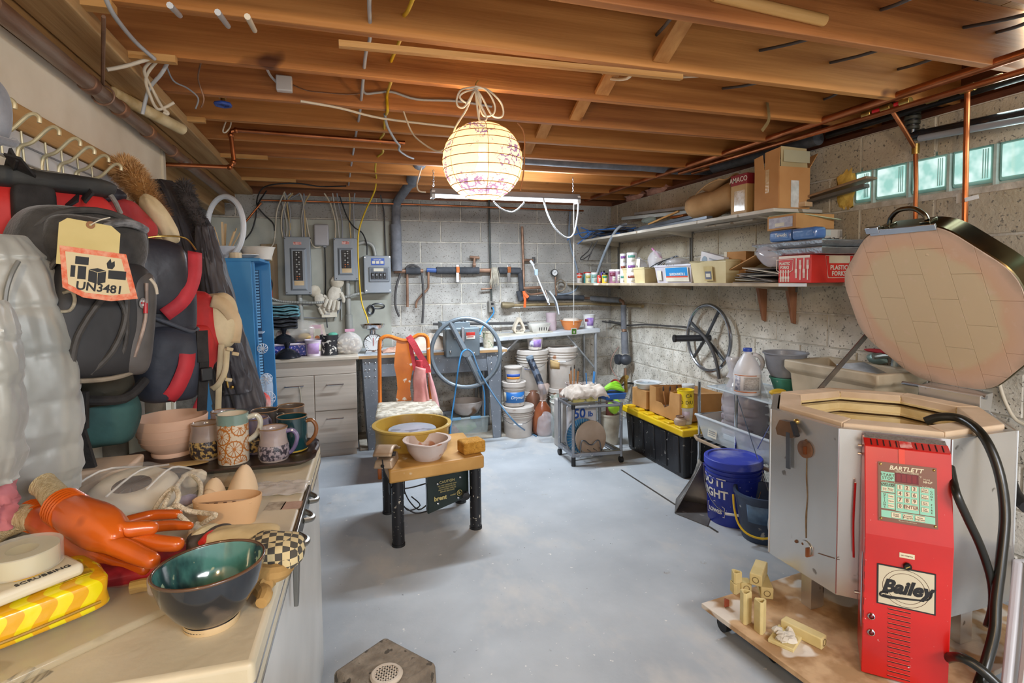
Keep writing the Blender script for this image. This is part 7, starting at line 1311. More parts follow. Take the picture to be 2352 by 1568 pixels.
cf(TU@TL(-W*.06,HU*.41,.0005),.018,HU*.17,plastic('E03A24',.4),'old_tape')
def cc(a,b,l=.003):return TC@TL((a-.5)*CWd,(.5-b)*CHt,l)
def blk(a0,a1,b0,b1,mat,nm,l=.003,t=.0006):cf(cc((a0+a1)/2,(b0+b1)/2,l),(a1-a0)*CWd,(b1-b0)*CHt,mat,nm,t)
for a,b in((.045,.04),(.955,.04),(.045,.96),(.955,.96)):MB(cc(a,b)).ell((0,0,0),(.0045,.0045,.003),10,6).b('screw',BRASS,cbox,world=1)
ct_('BARTLETT',.019,cc(.48,.085,.0036),CRM,shear=.25,off=.0006,spacing=1.08);blk(.28,.70,.128,.132,CRM,'print_line');ct_('INSTRUMENT COMPANY',.0058,cc(.5,.147,.0036),CRM)
blk(.05,.285,.165,.31,MNT,'key_block');ct_('START',.0125,cc(.168,.215,.0042),DBR,spacing=1.15);ct_('STOP',.0125,cc(.168,.27,.0042),DBR,spacing=1.15)
blk(.30,.695,.16,.315,plastic('6A0E14',.15),'display',.003,.001);
for i in range(4):blk(.32+i*.09,.39+i*.09,.175,.30,plastic('7E1018',.2),'display_digit',.004,.0003)
ct_('Model',.007,cc(.83,.215,.0036),CRM);ct_('V6-CF',.0095,cc(.84,.258,.0036),CRM,shear=.2,off=.0003);ct_('°F',.008,cc(.725,.185,.0036),CRM);ct_('°C when lit',.0065,cc(.83,.335,.0036),CRM);ct_('Press Review when lit',.0045,cc(.17,.328,.0036),CRM)
blk(.05,.285,.345,.505,MNT,'key_block');ct_('VARY-FIRE',.0088,cc(.168,.372,.0042),DBR,off=.0002);ct_('PROGRAMMED',.0055,cc(.168,.40,.0042),DBR)
for i,s_ in enumerate(('Enter','Review')):blk(.068+i*.108,.16+i*.108,.42,.49,CRM,'key',.0036,.001);ct_(s_,.005,cc(.114+i*.108,.445,.0048),DBR);ct_('Prog',.005,cc(.114+i*.108,.468,.0048),DBR)
blk(.05,.285,.52,.785,MNT,'key_block')
for i,s_ in enumerate('OPTIONS'):ct_(s_,.0085,cc(.11,.545+i*.036,.0042),DBR)
for i,s_ in enumerate(('Delay','Alarm','Other')):blk(.172,.272,.54+i*.08,.60+i*.08,CRM,'key',.0036,.001);ct_(s_,.0062,cc(.222,.57+i*.08,.0048),DBR)
blk(.30,.695,.345,.80,MNT,'keypad')
for i,s_ in enumerate('1234567890'):
 r_,c_=divmod(i,3);a,b=.375+.122*c_,.395+.105*r_;blk(a-.045,a+.045,b-.04,b+.04,BRW,'key_border',.0036,.0006);blk(a-.042,a+.042,b-.036,b+.036,CRM,'key',.0042,.001);ct_(s_,.0155,cc(a,b,.0054),BRW,off=.0005)
blk(.45,.672,.67,.75,BRW,'key_border',.0036,.0006);blk(.453,.669,.674,.746,CRM,'key',.0042,.001);ct_('ENTER',.0135,cc(.561,.71,.0054),BRW,off=.0004)
blk(.71,.955,.345,.80,MNT,'key_block')
for i,(s1,s2)in enumerate((('Slow','Bisque'),('Fast','Bisque'),('Slow','Glaze'),('Fast','Glaze'))):b=.40+i*.105;blk(.735,.855,b-.037,b+.037,BRW,'key_border',.0036,.0006);blk(.738,.852,b-.034,b+.034,CRM,'key',.0042,.001);ct_(s1,.0062,cc(.795,b-.013,.0054),DBR);ct_(s2,.0062,cc(.795,b+.014,.0054),DBR)
for i,s_ in enumerate('CONE FIRE'):ct_(s_,.008,cc(.905,.40+i*.044,.0042),DBR)if s_!=' ' else None
blk(.05,.955,.815,.93,MNT,'key_block')
for i,(s1,s2)in enumerate((('Cone','Table'),('Review','Program'),('View','Segment'))):a=.305+.2*i;blk(a-.082,a+.082,.828,.918,BRW,'key_border',.0036,.0006);blk(a-.079,a+.079,.832,.914,CRM,'key',.0042,.001);ct_(s1,.0075,cc(a,.858,.0054),DBR);ct_(s2,.0075,cc(a,.887,.0054),DBR)
ct_('Manufactured under license',.0045,cc(.5,.955,.0036),CRM)
def lf(a,b,l=0):return TLw@TL((a-.5)*W,(.5-b)*HL,l)
cf(lf(.5,.11),.042,.016,CRM,'model_label');ct_('HIC 2304g-Auto',.0048,lf(.5,.11,.0012),DBR)
MB(lf(.505,.18)).lathe([(0,.012),(.010,.012),(.012,.008),(.012,0)],n=18).b('key_lock',M('2A2A26','1A1A18',5,.3,.6),cbox,world=1);MB(lf(.505,.18,.0122)).bar((-.006,-.004,0),(.006,.004,0),.003,.001,(0,0,1)).b('key_slot',BRASS,cbox,world=1)
PW,PH=W*.66,HL*.285;cf(lf(.49,.34),PW,PH,BLACK,'maker_plate',.0015);cf(lf(.49,.34,.0015),PW*.945,PH*.935,plastic('CFC4A8',.4),'maker_plate',.0005)
TB_=lf(.49,.34,.0024)
for k in(.84,.68):MB(TB_).tube([(PW*.40*k/.84*cos(a*PI/20),PH*.45*k/.84*sin(a*PI/20),0)for a in range(40)],.0007,4,True,1).b('plate_ring',DBR,cbox,world=1)
TS_=TB_@TL(.0,.0,.0004)@RZ(.06);ct_('Bailey',.058,TS_,INK,shear=.35,off=.0026)
MB(TS_).prism([(-.068,-.034),(-.05,-.040),(.03,-.033),(.056,-.028),(.056,-.025),(.03,-.028),(-.04,-.030),(-.066,-.028)],-.0002,.0006).b('lettering_swash',INK,cbox,world=1);MB(TS_).tube([(-.05,-.022,0),(-.068,-.022,0),(-.072,-.033,0),(-.05,-.037,0)],.0032,6).b('lettering_swash',INK,cbox,world=1);MB(TS_).tube([(.056,-.026,0),(.066,-.015,0),(.07,.0,0)],.0026,6).b('lettering_swash',INK,cbox,world=1)
for b in(.585,.70):MB(lf(.10,b)).lathe([(.0,.004),(.0075,.003),(.0078,.006),(.011,.004),(.0115,0)],n=20).b('lamp_bezel',CHROME,cbox,world=1);MB(lf(.10,b)).ell((0,0,.003),(.0076,.0076,.005),14,8).b('pilot_lamp',plastic('6A0E14',.15),cbox,world=1)
for i in range(15):cf(lf(.42,.505+i*.0335),W*.255,.0035,DSL,'louvre_slot',.0005);cf(lf(.42,.505+i*.0335-.006),W*.255,.002,M('E05A48','C84030',5,.4),'louvre_lip',.0022)
def sd(d,z,l=.001):return basis(KP(uL-l,d,z),kn,(0,0,1))
MB().add([KP(uL-.004,.545,.50),KP(uL-.004,.56,.50),KP(uL-.006,.585,.25),KP(uL-.006,.545,.29)],[(0,1,2,3)]).b('rating_label',M('B8BCC8','9CA0AE',40,.5),cbox,world=1,solid=.0006,smooth=0)
for z in(.845,.815,.30):MB(sd(.45,z)).cyl((0,0,0),(0,0,.014),.006,n=8).b('bolt',STEEL,cbox,world=1)
for i in range(9):MB(sd(.60,.53-i*.045)).box(-.002,.002,-.012,.012,0,.001).b('hinge_gap',DSL,cbox,world=1)
MB().tube([KP(uL-.018,.43,.70),KP(uL-.022,.435,.55),KP(uL-.018,.43,.42)],.004,6).b('red_trim',RED,cbox,world=1)
na,thl=math.radians(-2.194),math.radians(-24.534);ln=V((cos(na),sin(na),0));lu=V((-sin(na),cos(na),0));lv=ln*sin(thl)+V((0,0,cos(thl)));lw_=lu.cross(lv).normalized();LM=V((2.66,1.749,.955));LA=.389;LS=LA*math.tan(K8)
TLID=Matrix(((-lu.x,lv.x,-lw_.x,0),(-lu.y,lv.y,-lw_.y,0),(-lu.z,lv.z,-lw_.z,0),(0,0,0,1)));TLID.translation=LM+lv*LA
def roundpoly(a,rad=.10,seg=5):
 P=[V((a/cos(K8)*cos(K8+k*PI/4),a/cos(K8)*sin(K8+k*PI/4)))for k in range(8)];out=[]
 for i in range(8):
  p,a_,b_=P[i],P[i-1],P[(i+1)%8];d0,d1=(a_-p).normalized(),(b_-p).normalized();s,e=p+d0*rad,p+d1*rad
  for j in range(seg+1):t=j/seg;out.append((s*(1-t)**2+p*2*t*(1-t)+e*t**2))
 return out
OUT=roundpoly(LA,.085)
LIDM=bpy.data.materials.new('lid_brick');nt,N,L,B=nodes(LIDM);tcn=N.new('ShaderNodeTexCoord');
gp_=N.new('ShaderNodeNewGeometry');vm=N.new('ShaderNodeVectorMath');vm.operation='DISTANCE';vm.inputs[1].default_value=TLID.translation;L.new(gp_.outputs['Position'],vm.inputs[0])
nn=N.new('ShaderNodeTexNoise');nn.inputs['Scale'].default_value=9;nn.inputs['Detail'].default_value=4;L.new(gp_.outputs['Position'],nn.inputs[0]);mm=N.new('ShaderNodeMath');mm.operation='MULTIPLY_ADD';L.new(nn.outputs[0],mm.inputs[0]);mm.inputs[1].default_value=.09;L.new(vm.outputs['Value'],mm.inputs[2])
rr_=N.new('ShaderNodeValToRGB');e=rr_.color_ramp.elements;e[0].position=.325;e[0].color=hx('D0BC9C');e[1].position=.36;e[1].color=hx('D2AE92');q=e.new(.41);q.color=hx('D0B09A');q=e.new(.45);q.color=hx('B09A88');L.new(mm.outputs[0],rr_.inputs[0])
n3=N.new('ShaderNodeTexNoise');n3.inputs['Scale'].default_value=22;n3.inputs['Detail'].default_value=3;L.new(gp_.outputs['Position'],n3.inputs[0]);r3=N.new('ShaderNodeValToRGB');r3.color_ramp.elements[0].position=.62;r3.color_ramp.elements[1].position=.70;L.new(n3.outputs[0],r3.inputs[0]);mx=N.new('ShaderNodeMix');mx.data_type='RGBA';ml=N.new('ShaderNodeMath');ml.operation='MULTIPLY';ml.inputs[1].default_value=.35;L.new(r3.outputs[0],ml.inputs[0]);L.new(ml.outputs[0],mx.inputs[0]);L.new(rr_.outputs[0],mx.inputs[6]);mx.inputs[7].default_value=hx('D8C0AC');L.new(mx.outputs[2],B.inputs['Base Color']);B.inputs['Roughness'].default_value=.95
bp=N.new('ShaderNodeBump');bp.inputs['Strength'].default_value=.15;bp.inputs['Distance'].default_value=.005;L.new(n3.outputs[0],bp.inputs['Height']);L.new(bp.outputs[0],B.inputs['Normal'])
lid=MB(TLID).prism([(v.x*.985,v.y*.985)for v in OUT],-.075,-.004).b('lid',M('A88A6A','8A6E52',8,.95),ki,world=1,smooth=0)
def clip(poly,a,b):
 out=[];side=lambda p:(b.x-a.x)*(p.y-a.y)-(b.y-a.y)*(p.x-a.x)
 for i in range(len(poly)):
  p,q=poly[i],poly[(i+1)%len(poly)];sp_,sq=side(p),side(q)
  if sp_>=0:out.append(p)
  if sp_*sq<0:out.append(p.lerp(q,sp_/(sp_-sq)))
 return out
bw2,bh2=.118,.235
def lidbrick(rect):
 pl=[V(p)for p in rect]
 for i in range(len(OUT)):
  pl=clip(pl,OUT[i]*.998,OUT[(i+1)%len(OUT)]*.998)
  if len(pl)<3:return
 ar=abs(sum(pl[i].x*pl[(i+1)%len(pl)].y-pl[(i+1)%len(pl)].x*pl[i].y for i in range(len(pl))))/2
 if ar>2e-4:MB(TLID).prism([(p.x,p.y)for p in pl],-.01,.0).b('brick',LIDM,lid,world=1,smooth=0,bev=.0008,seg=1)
for i in range(-4,4):
 x0=i*bw2+.03;off=(i%2)*bh2/2+.05
 for j in range(-3,3):y0=j*bh2+off;g=.0006;lidbrick([(x0+g,y0+g),(x0+bw2-g,y0+g),(x0+bw2-g,y0+bh2-g),(x0+g,y0+bh2-g)])
m=MB(TLID);n=len(OUT);m.add([(v.x,v.y,-.004)for v in OUT]+[(v.x*1.01,v.y*1.01,-.008)for v in OUT]+[(v.x*1.01,v.y*1.01,-.095)for v in OUT]+[(v.x*.95,v.y*.95,-.1)for v in OUT],[(k*n+i,k*n+(i+1)%n,(k+1)*n+(i+1)%n,(k+1)*n+i)for k in range(3)for i in range(n)]+[tuple(range(3*n,4*n))])
m.b('steel_band',M('8E8468','5E563E',3,.2,1,.04),lid,world=1,smooth=40)
HD=M('9A9684','7E7A68',6,.18,1,.03);yT=LA
MB(TLID).tube([(-.085,yT+.012,-.045),(-.075,yT+.035,-.05),(-.04,yT+.062,-.055),(0,yT+.068,-.055),(.04,yT+.062,-.055),(.075,yT+.035,-.05),(.085,yT+.012,-.045)],.010,10).b('handle',HD,lid,world=1)
for x in(-.09,.09):MB(TLID).box(x-.022,x+.022,yT,yT+.012,-.07,-.02).b('handle_foot',HD,lid,world=1,bev=.003)
MB(TLID).box(-.15,.15,yT-.022,yT+.006,-.002,.006).b('edge_plate',STEEL,lid,world=1,bev=.002);MB(TLID).box(-.165,-.10,yT-.01,yT+.02,-.01,.010).b('edge_plate',STEEL,lid,world=1,bev=.002)
MB(TLID).ell((.075,.26,-.004),(.012,.010,.006),10,6).b('chip',M('DCC8AC','C8B090',9,.9),lid,world=1)
hx_=th if False else None
MB().hexa([(2.578,1.58,.80),(2.64,1.58,.80),(2.64,1.83,.80),(2.578,1.83,.80)],[(2.578,1.58,.945),(2.66,1.58,.955),(2.66,1.84,.955),(2.578,1.84,.945)]).b('hinge_bracket',KST,ki,world=1,bev=.003,smooth=0)
MB().cyl((2.60,1.57,.94),(2.60,1.93,.94),.009,n=12).b('hinge_rod',STEEL,ki,world=1)
a=TLID@V((-LA-.004,-.19,-.03));b=PY(1880,897,2.10);MB().bar(a,b,.026,.006,(0,1,0)).b('lid_prop',M('A8A4A0','8A8682',5,.25,.9),ki,world=1)
KCB=M('22221E','14140F',6,.3,0,.05)
run('kiln_cable','very thick black power cable arching out over the kiln rim to the floor','cable',[PY(2126,967,1.50),PY(2160,957,1.46),PY(2208,962,1.40),PY(2256,998,1.30),PY(2292,1075,1.24),PY(2308,1175,1.2),PY(2299,1290,1.17),PY(2288,1380,1.15),PY(2284,1450,1.13),PY(2266,1520,1.12),PY(2240,1600,1.1)],.0155,KCB,n=12)
run('kiln_cable','thick black cable from behind the control box joining the arching one','cable',[KP(.16,.44,.80),PY(2196,1130,1.22),PY(2222,1190,1.2),PY(2252,1255,1.19),PY(2276,1330,1.18),PY(2280,1390,1.17),PY(2268,1440,1.16)],.0125,KCB,n=12)
run('kiln_cable','thick black cable leaving the bottom of the control box to the right','cable',[KP(.13,.52,.16),PY(2200,1508,1.15),PY(2245,1530,1.1),PY(2300,1580,1.05)],.0145,KCB,n=12)
PST=M('D8C690','C4B074',8,.85,0,.15)
def sqpost(label,p,L_,rz,s=.05,z=PLZ,grp=None,hole=True):
 t=th('kiln_post',label,'kiln post',V((p.x,p.y,z)),rz,grp);MB().box(-s/2,s/2,0,L_,0,s).b('post',PST,t,bev=.004,seg=2)
 T_=basis((0,-.0005,s/2),(1,0,0),(0,0,1));MB(T_).lathe([(0,-.012),(.011,-.012),(.011,.0012),(.0135,.0012)],n=16).b('hole',M('8A7448','6E5A34',8,.9),t);return t
def tripost(label,p,h,rz,s=.055,z=PLZ,lie=False):
 t=th('kiln_post',label,'kiln post',V((p.x,p.y,z)),rz);m=MB(Matrix.Rotation(PI/2,4,'X')@TL(0,s*.29,0)if lie else None);o=[(s*.58*cos(a),s*.58*sin(a))for a in(PI/2,PI/2+2.094,PI/2+4.189)];o2=[]
 for i in range(3):
  p0,p1,p2=V(o[i-1]),V(o[i]),V(o[(i+1)%3]);o2+=[p1.lerp(p0,.2),p1.lerp(p2,.2)]
 i2=[q*.66 for q in o2];n=6;vs=[(q.x,q.y,z_)for z_ in(0,h)for q in o2]+[(q.x,q.y,z_)for z_ in(0,h)for q in i2]
 f=[]
 for i in range(n):j=(i+1)%n;f+=[(i,j,n+j,n+i),(2*n+i,3*n+i,3*n+j,2*n+j),(n+i,n+j,3*n+j,3*n+i),(i,2*n+i,2*n+j,j)]
 m.add(vs,f);m.b('post',PST,t,bev=.002);return t
tripost('standing triangular hollow kiln post, left of the two',PZ(1712,1428,PLZ),.125,.2);tripost('standing triangular hollow kiln post, right of the two',PZ(1746,1450,PLZ),.125,.5)
sqpost('long square kiln post lying with its round hole toward the control box',PZ(1893,1488,PLZ),.15,.35,.042)
pA_=PZ(1762,1376,PLZ);sqpost('square kiln post lying at the bottom of the pile against the kiln',pA_,.13,-.55,.05);sqpost('square kiln post lying on top of the pile',PZ(1735,1372,PLZ)+V((.0,.0,0)),.14,-.9,.05,PLZ+.051)
tripost('short triangular post at the left end of the pile, lower one',PZ(1700,1368,PLZ)+V((0,.03,0)),.045,.3,.055);tripost('short triangular post at the left end of the pile, upper one',PZ(1702,1368,PLZ)+V((0,.03,0)),.045,.1,.055,PLZ+.047);sqpost('short square post between the triangular ones and the pile',PZ(1726,1372,PLZ)+V((0,.03,0)),.05,-.4,.046)
pc_=th('plaster_scrap','crumbled white plaster lump on a square tile scrap on the dolly','scrap',PZ(1808,1470,PLZ));MB(RZ(.5)).box(-.06,.06,-.04,.05,0,.014).b('tile',PST,pc_,bev=.003)
for i in range(9):MB().ell((rnd.uniform(-.04,.05),rnd.uniform(-.03,.04),.02),(.022,.018,.012),7,5,None,.5,4,i).b('crumb',M('DCD6C8','C8BFAE',14,.95,0,.5),pc_)
tag(MB(Matrix.Translation(PZ(1825,1482,PLZ))@RZ(.3)).tube([(.035*cos(a*.3),.025*sin(a*.3),.005)for a in range(10)],.006,6).b('brown_shard',M('7A4630','5E321F',6,.5)),'curved brown glazed shard in front of the plaster','shard')
tag(MB(Matrix.Translation(PZ(1666,1392,PLZ)+V((0,0,.001)))).prism([(-.014,-.01),(.014,-.01),(.004,.012)],0,.03).b('brick_chip',M('A8553A','8A4028',8,.8),bev=.004),'small red-brown brick chip on the left corner of the dolly','chip')
wp=th('white_board','white plastic panel leaning at the right edge of the picture','panel',PY(2345,1560,1.05));A0,A1=PY(2316,1500,1.05),PY(2420,1500,1.05);B0,B1=PY(2348,1290,1.2),PY(2440,1290,1.25)
A0.z=A1.z=.05;MB().hexa([A0,A1,A1+V((0,.03,0)),A0+V((0,.03,0))],[B0,B1,B1+V((0,.03,0)),B0+V((0,.03,0))]).b('panel',M('D4D6DA','C0C2C8',4,.4),wp,world=1,bev=.01,seg=3);MB().tube([A0+V((.02,-.02,0)),(A0+B0)/2+V((.02,-.03,0)),B0+V((.02,-.02,0))],.02,10).b('edge_rib',WHITEP,wp,world=1)
run('drain_hose','black ribbed drain hose bending against the right wall at the edge','hose',[PX(2318,1105,2.62),PX(2330,1135,2.6),PX(2360,1165,2.55)],.026,BLKC,n=12)
run('cream_cable','cream cable hanging down the right wall behind the kiln lid','cable',[PX(2295,880,2.84),PX(2310,925,2.84),PX(2335,965,2.84),PX(2380,985,2.84)],.008,CABLE)
# ================================================================ soft shapes
def spw(x,e):return math.copysign(abs(x)**e,x)
def sup(m,c,r,e1=.5,e2=.5,T=None,n=28,k=16,nz=0,nf=4,seed=0):
 """superellipsoid: rounded box to ball, optional lumps"""
 vs=[];fs=[];c=V(c)
 for i in range(k+1):
  ph=-PI/2+PI*i/k
  for a in range(n):
   t=2*PI*a/n;p=V((r[0]*spw(cos(ph),e1)*spw(cos(t),e2),r[1]*spw(cos(ph),e1)*spw(sin(t),e2),r[2]*spw(sin(ph),e1)))
   if nz:p*=1+nz*noise.noise(V((p.x/r[0]*nf*.4,p.y/r[1]*nf*.4,p.z/r[2]*nf*.4))+V((seed,seed*1.7,0)))
   p+=c;vs.append((T@p)if T else p)
 for i in range(k):
  for a in range(n):b=(a+1)%n;fs.append((i*n+a,i*n+b,(i+1)*n+b,(i+1)*n+a))
 return m.add(vs,fs)
def skin(name,pts,edges,mat,parent=None,sub=2,world=1):
 """one continuous surface grown on a skeleton of (point, radius)"""
 me=bpy.data.meshes.new(name);ps=[V(p)for p,r in pts]
 if parent is not None and world:Mi=MW(parent).inverted();ps=[Mi@p for p in ps]
 me.from_pydata([tuple(p)for p in ps],edges,[]);me.materials.append(mat);o=bpy.data.objects.new(name,me);C.objects.link(o)
 if parent is not None:o.parent=parent
 md=o.modifiers.new('skin','SKIN');md.use_smooth_shade=True
 for i,(p,r)in enumerate(pts):rr=r if isinstance(r,tuple)else(r,r);me.skin_vertices[0].data[i].radius=rr;me.skin_vertices[0].data[i].use_root=(i==0)
 if sub:s_=o.modifiers.new('sub','SUBSURF');s_.levels=sub;s_.render_levels=sub
 return o
def drape(secs,nu=72,nv=64,fold=.02,nf=9,seed=0,quilt=0,qn=6,crumple_=.012,ex=.7):
 """hanging cloth body: sections (x, y, z, half width, half depth, yaw) from top to bottom, with folds"""
 m=MB();n=len(secs)-1
 def f(u,v):
  q=v*n;i=min(int(q),n-1);t=q-i;t=t*t*(3-2*t)*.5+t*.5;s=[a+(b-a)*t for a,b in zip(secs[i],secs[i+1])]
  th_=2*PI*u;c_,s_=spw(cos(th_),ex),spw(sin(th_),ex);fo=fold*(.25+v)*(sin(nf*th_+2.2*v+seed+1.3*sin(3*v+seed))+.5*sin((nf*2+1)*th_-3*v+seed*2))
  k=1+0*fo;bul=quilt*(abs(sin(PI*qn*v+(.12*sin(2*th_+seed)+.08*sin(5*th_))))**.35-.6)if quilt else 0
  cr_=crumple_*(noise.noise(V((5*cos(th_),5*sin(th_),7*v+seed)))+.6*noise.noise(V((11*cos(th_),11*sin(th_),19*v+seed))))
  x=c_*(s[3]+fo+bul+cr_);y=s_*(s[4]+fo+bul+cr_);ya=s[5]
  return(s[0]+x*cos(ya)-y*sin(ya),s[1]+x*sin(ya)+y*cos(ya),s[2])
 m.surf(f,nu,nv,True)
 for r0 in(0,nv):b=r0*nu;m.f.append(list(range(b,b+nu)));m.m.append(0)
 return m
def fur(pts,r,n,l,seed,droop=.3,thin=.0022):
 """short hair standing off a curved roll"""
 P=cr(pts,8);rr=random.Random(seed);m=MB();vs=[];fs=[]
 for i in range(n):
  q=rr.random()*(len(P)-1);k=min(int(q),len(P)-2);c=P[k].lerp(P[k+1],q-k);d=(P[k+1]-P[k]).normalized();x,y=frame(d);a=rr.uniform(0,2*PI);nrm=x*cos(a)+y*sin(a);b=c+nrm*r*.9
  tip=b+(nrm+d*rr.uniform(-.5,.5)+V((0,0,-droop*rr.random()))).normalized()*l*rr.uniform(.5,1);s=d.cross(nrm)*thin;o=len(vs);vs+=[b-s,b+s,tip];fs.append((o,o+1,o+2))
 return m.add(vs,fs)
def skframe(o,ang):return basis(o,(cos(ang),sin(ang),0),(0,0,1))
# ================================================================ coat rack
crk=th('coat_rack','long wooden board with cream wire coat hooks on the left wall','coat rack',(XL,2.2,1.86))
bt_,bb_2=1.957,1.885
MB().box(XL,XL+.02,.9,PX(276,380,-.83).y,bb_2,bt_).b('board',wood('C49A60','A2763C','y',3),crk,world=1,bev=.003)
MB().box(XL,XL+.012,.9,PX(276,380,-.83).y,1.80,bb_2-.002).b('white_rail',WHITEP,crk,world=1,bev=.002);MB().box(XL,XL+.015,.9,2.68,1.845,1.85).b('rail_groove',GREYC,crk,world=1)
HKM=M('C8BE9C','B4A884',6,.4,.3,.05)
for i,(px,py)in enumerate(((24,228),(82,262),(128,292),(177,318),(210,338),(243,357),(272,377))):
 y=PX(px,py,-.745).y;z=PX(px,py,-.745).z
 def hk(x,dz,dy=0):return V((x,y+dy,z+dz))
 hkm=MB().tube([hk(-.838,-.09),hk(-.83,-.06),hk(-.80,-.045),hk(-.765,-.008),hk(-.748,.0),hk(-.738,-.008),hk(-.738,-.022)],.0055,8).b('hook',HKM,crk,world=1)
 MB().tube([hk(-.838,-.09),hk(-.835,-.16),hk(-.825,-.175),hk(-.79,-.175),hk(-.782,-.165),hk(-.782,-.14)],.0055,8).b('lower_hook',HKM,crk,world=1)
 MB().tube([hk(-.835,.0,.02),hk(-.835,-.10,.03)],.003,6,k=1).b('brace_wire',HKM,crk,world=1)
gc=th('cap','grey fabric cap hanging at the far left edge','cap',PX(0,300,-.60));c=PX(-42,250,-.62);m=MB();sup(m,c,(.042,.045,.066),.8,.9,None,22,14,.1,3,2);m.b('crown',cloth('8A8C92','6E7076',14),gc,world=1,sub=1);MB().tube([c+V((.03,-.04,-.06)),c+V((.042,.0,-.06)),c+V((.03,.035,-.05))],.008,8).b('brim',cloth('7E8086','62646A',14),gc,world=1)
SIL=M('B6B8B2','9EA09A',4,.42,.1,.25,sheen=.3,bsc=14)
pj=th('puffer_jacket','silver grey quilted puffer jacket hanging at the left edge','jacket',(-.62,1.45,.95))
def P2(px,py,y):return PY(px,py,y)
secs=[]
for(pr_,py,a)in((40,540,.06),(78,590,.10),(112,690,.115),(137,790,.12),(151,890,.12),(157,990,.118),(158,1080,.115),(155,1135,.10)):
 p=P2(pr_-a*944,py,1.60);secs.append((p.x,p.y,p.z,a,a*.9,.3))
drape(secs,84,110,.003,4,1,.009,6.5,.006,.9).b('body',SIL,pj,world=1,smooth=80)
secs=[]
for(pr_,py,a)in((0,690,.04),(22,770,.065),(30,850,.07),(32,950,.07),(30,1050,.066),(18,1112,.05)):
 p=P2(pr_-a*1200,py,1.33);secs.append((p.x,p.y,p.z,a,a,.2))
drape(secs,60,80,.003,4,4,.008,4.2,.005,.9).b('sleeve',SIL,pj,world=1,smooth=80)
MB().tube([P2(10,720,1.47),P2(14,670,1.48),P2(26,630,1.49),P2(42,600,1.51)],.005,6).b('seam',M('8A8C88','6E706C',4,.4),pj,world=1)
pk_=th('pink_garment','pink garment bottom showing under the silver jacket','garment',P2(15,1180,1.28));secs=[]
for(px,py,a)in((-70,1050,.05),(-62,1100,.06),(-58,1160,.065),(-62,1220,.06)):p=P2(px,py,1.40);secs.append((p.x,p.y,p.z,a,.05,.2))
drape(secs,40,24,.008,6,2).b('hem',M('D88A8E','C07278',8,.8,0,.3),pk_,world=1,smooth=80)
RDF=M('D8302C','B82420',5,.6,0,.2);BKF=M('2E2C2C','1E1C1C',20,.85,0,.35)
rb=th('red_bag','red and black duffel bag hanging behind the black backpack','bag',P2(80,560,1.95));T_=skframe(P2(92,500,1.86),math.radians(40))
m=MB();sup(m,(0,-.03,-.02),(.19,.13,.10),.7,.6,T_,30,18,.08,4,3);m.b('body',RDF,rb,world=1,sub=1)
m=MB();sup(m,(0,.095,-.01),(.185,.032,.10),.6,.6,T_,30,12,.05,4,5);m.b('top_panel',M('3A3A38','2A2A28',9,.7,0,.3),rb,world=1,sub=1)
m=MB();sup(m,(-.04,.0,.095),(.045,.075,.02),.3,.3,T_,24,12);m.b('grab_handle',BKF,rb,world=1);flat(rb,T_@TL(-.025,-.03,.116),.05,.05,M('8A9A9A','4E5A5A',60,.6),'logo_patch',.002,world=1)
MB(T_).tube([(-.19,.05,.03),(-.1,.1,.06),(.02,.115,.07),(.14,.09,.05),(.19,.03,.02)],.007,8).b('zip_piping',M('8A8880','5E5C56',30,.6),rb,world=1)
for i,(a,b,lab)in enumerate((((20,395),(32,355),'x'),((75,415),(28,358),'x'),((165,470),(172,412),'y'),((205,455),(180,415),'y'))):
 o=MB().bar(PY(*a,1.80),PX(*b,-.76),.035,.006,(0,-1,0)).b('hanging_strap',BKF,rb,world=1)
bp3=th('backpack','big black backpack with a yellow UN3481 battery tag tied to it','backpack',P2(200,880,1.7));TB3=skframe(P2(204,690,1.70),math.radians(40))@RZ(-.10)@Matrix.Scale(.9,4)
BPM=M('3A3836','2A2826',30,.75,0,.25,sheen=.3);BPP=M('2C2C2E','1E1E20',6,.55,0,.15);PIP=M('4A4846','343230',20,.6,0,.2)
m=MB();sup(m,(-.015,.02,-.06),(.165,.25,.11),.55,.5,TB3,36,24,.03,4,1);m.b('main_compartment',BPM,bp3,world=1,sub=1)
m=MB();sup(m,(.02,-.05,.03),(.135,.175,.065),.55,.5,TB3,34,22,.03,4,6);m.b('front_pocket',BPP,bp3,world=1,sub=1)
m=MB();sup(m,(-.0,.165,.02),(.13,.075,.06),.6,.55,TB3,30,16,.05,4,8);m.b('top_pocket',BPM,bp3,world=1,sub=1)
m=MB();sup(m,(.105,-.06,.035),(.045,.16,.06),.5,.5,TB3,24,18,.03,4,9);m.b('side_pocket',M('5A5654','454240',8,.5,0,.15),bp3,world=1,sub=1)
def pip(pts,r=.006,mt=PIP,nm='piping'):return MB(TB3).tube(pts,r,8).b(nm,mt,bp3,world=1)
pip([(-.165,-.05,-.02),(-.16,.10,.0),(-.12,.215,.02),(0,.262,.015),(.12,.235,0),(.15,.16,-.02)],.010,M('4A4846','383634',30,.8));pip([(-.125,-.06,.04),(-.12,.05,.05),(-.085,.12,.06),(.0,.14,.065),(.09,.13,.06)],.007)
pip([(-.06,-.19,.085),(-.055,-.10,.098),(-.01,-.0,.104),(.04,.06,.10)],.009);pip([(.05,.06,.10),(.055,-.05,.103),(.03,-.14,.098),(-.01,-.205,.07)],.009);pip([(-.02,.045,.10),(.04,-.0,.104),(.062,-.09,.10),(.055,-.19,.075)],.007)
pip([(-.09,-.215,.06),(-.03,-.225,.075),(.06,-.218,.075),(.12,-.19,.06),(.145,-.12,.05)],.007,M('8A8070','6E6456',20,.6),'reflective_hem')
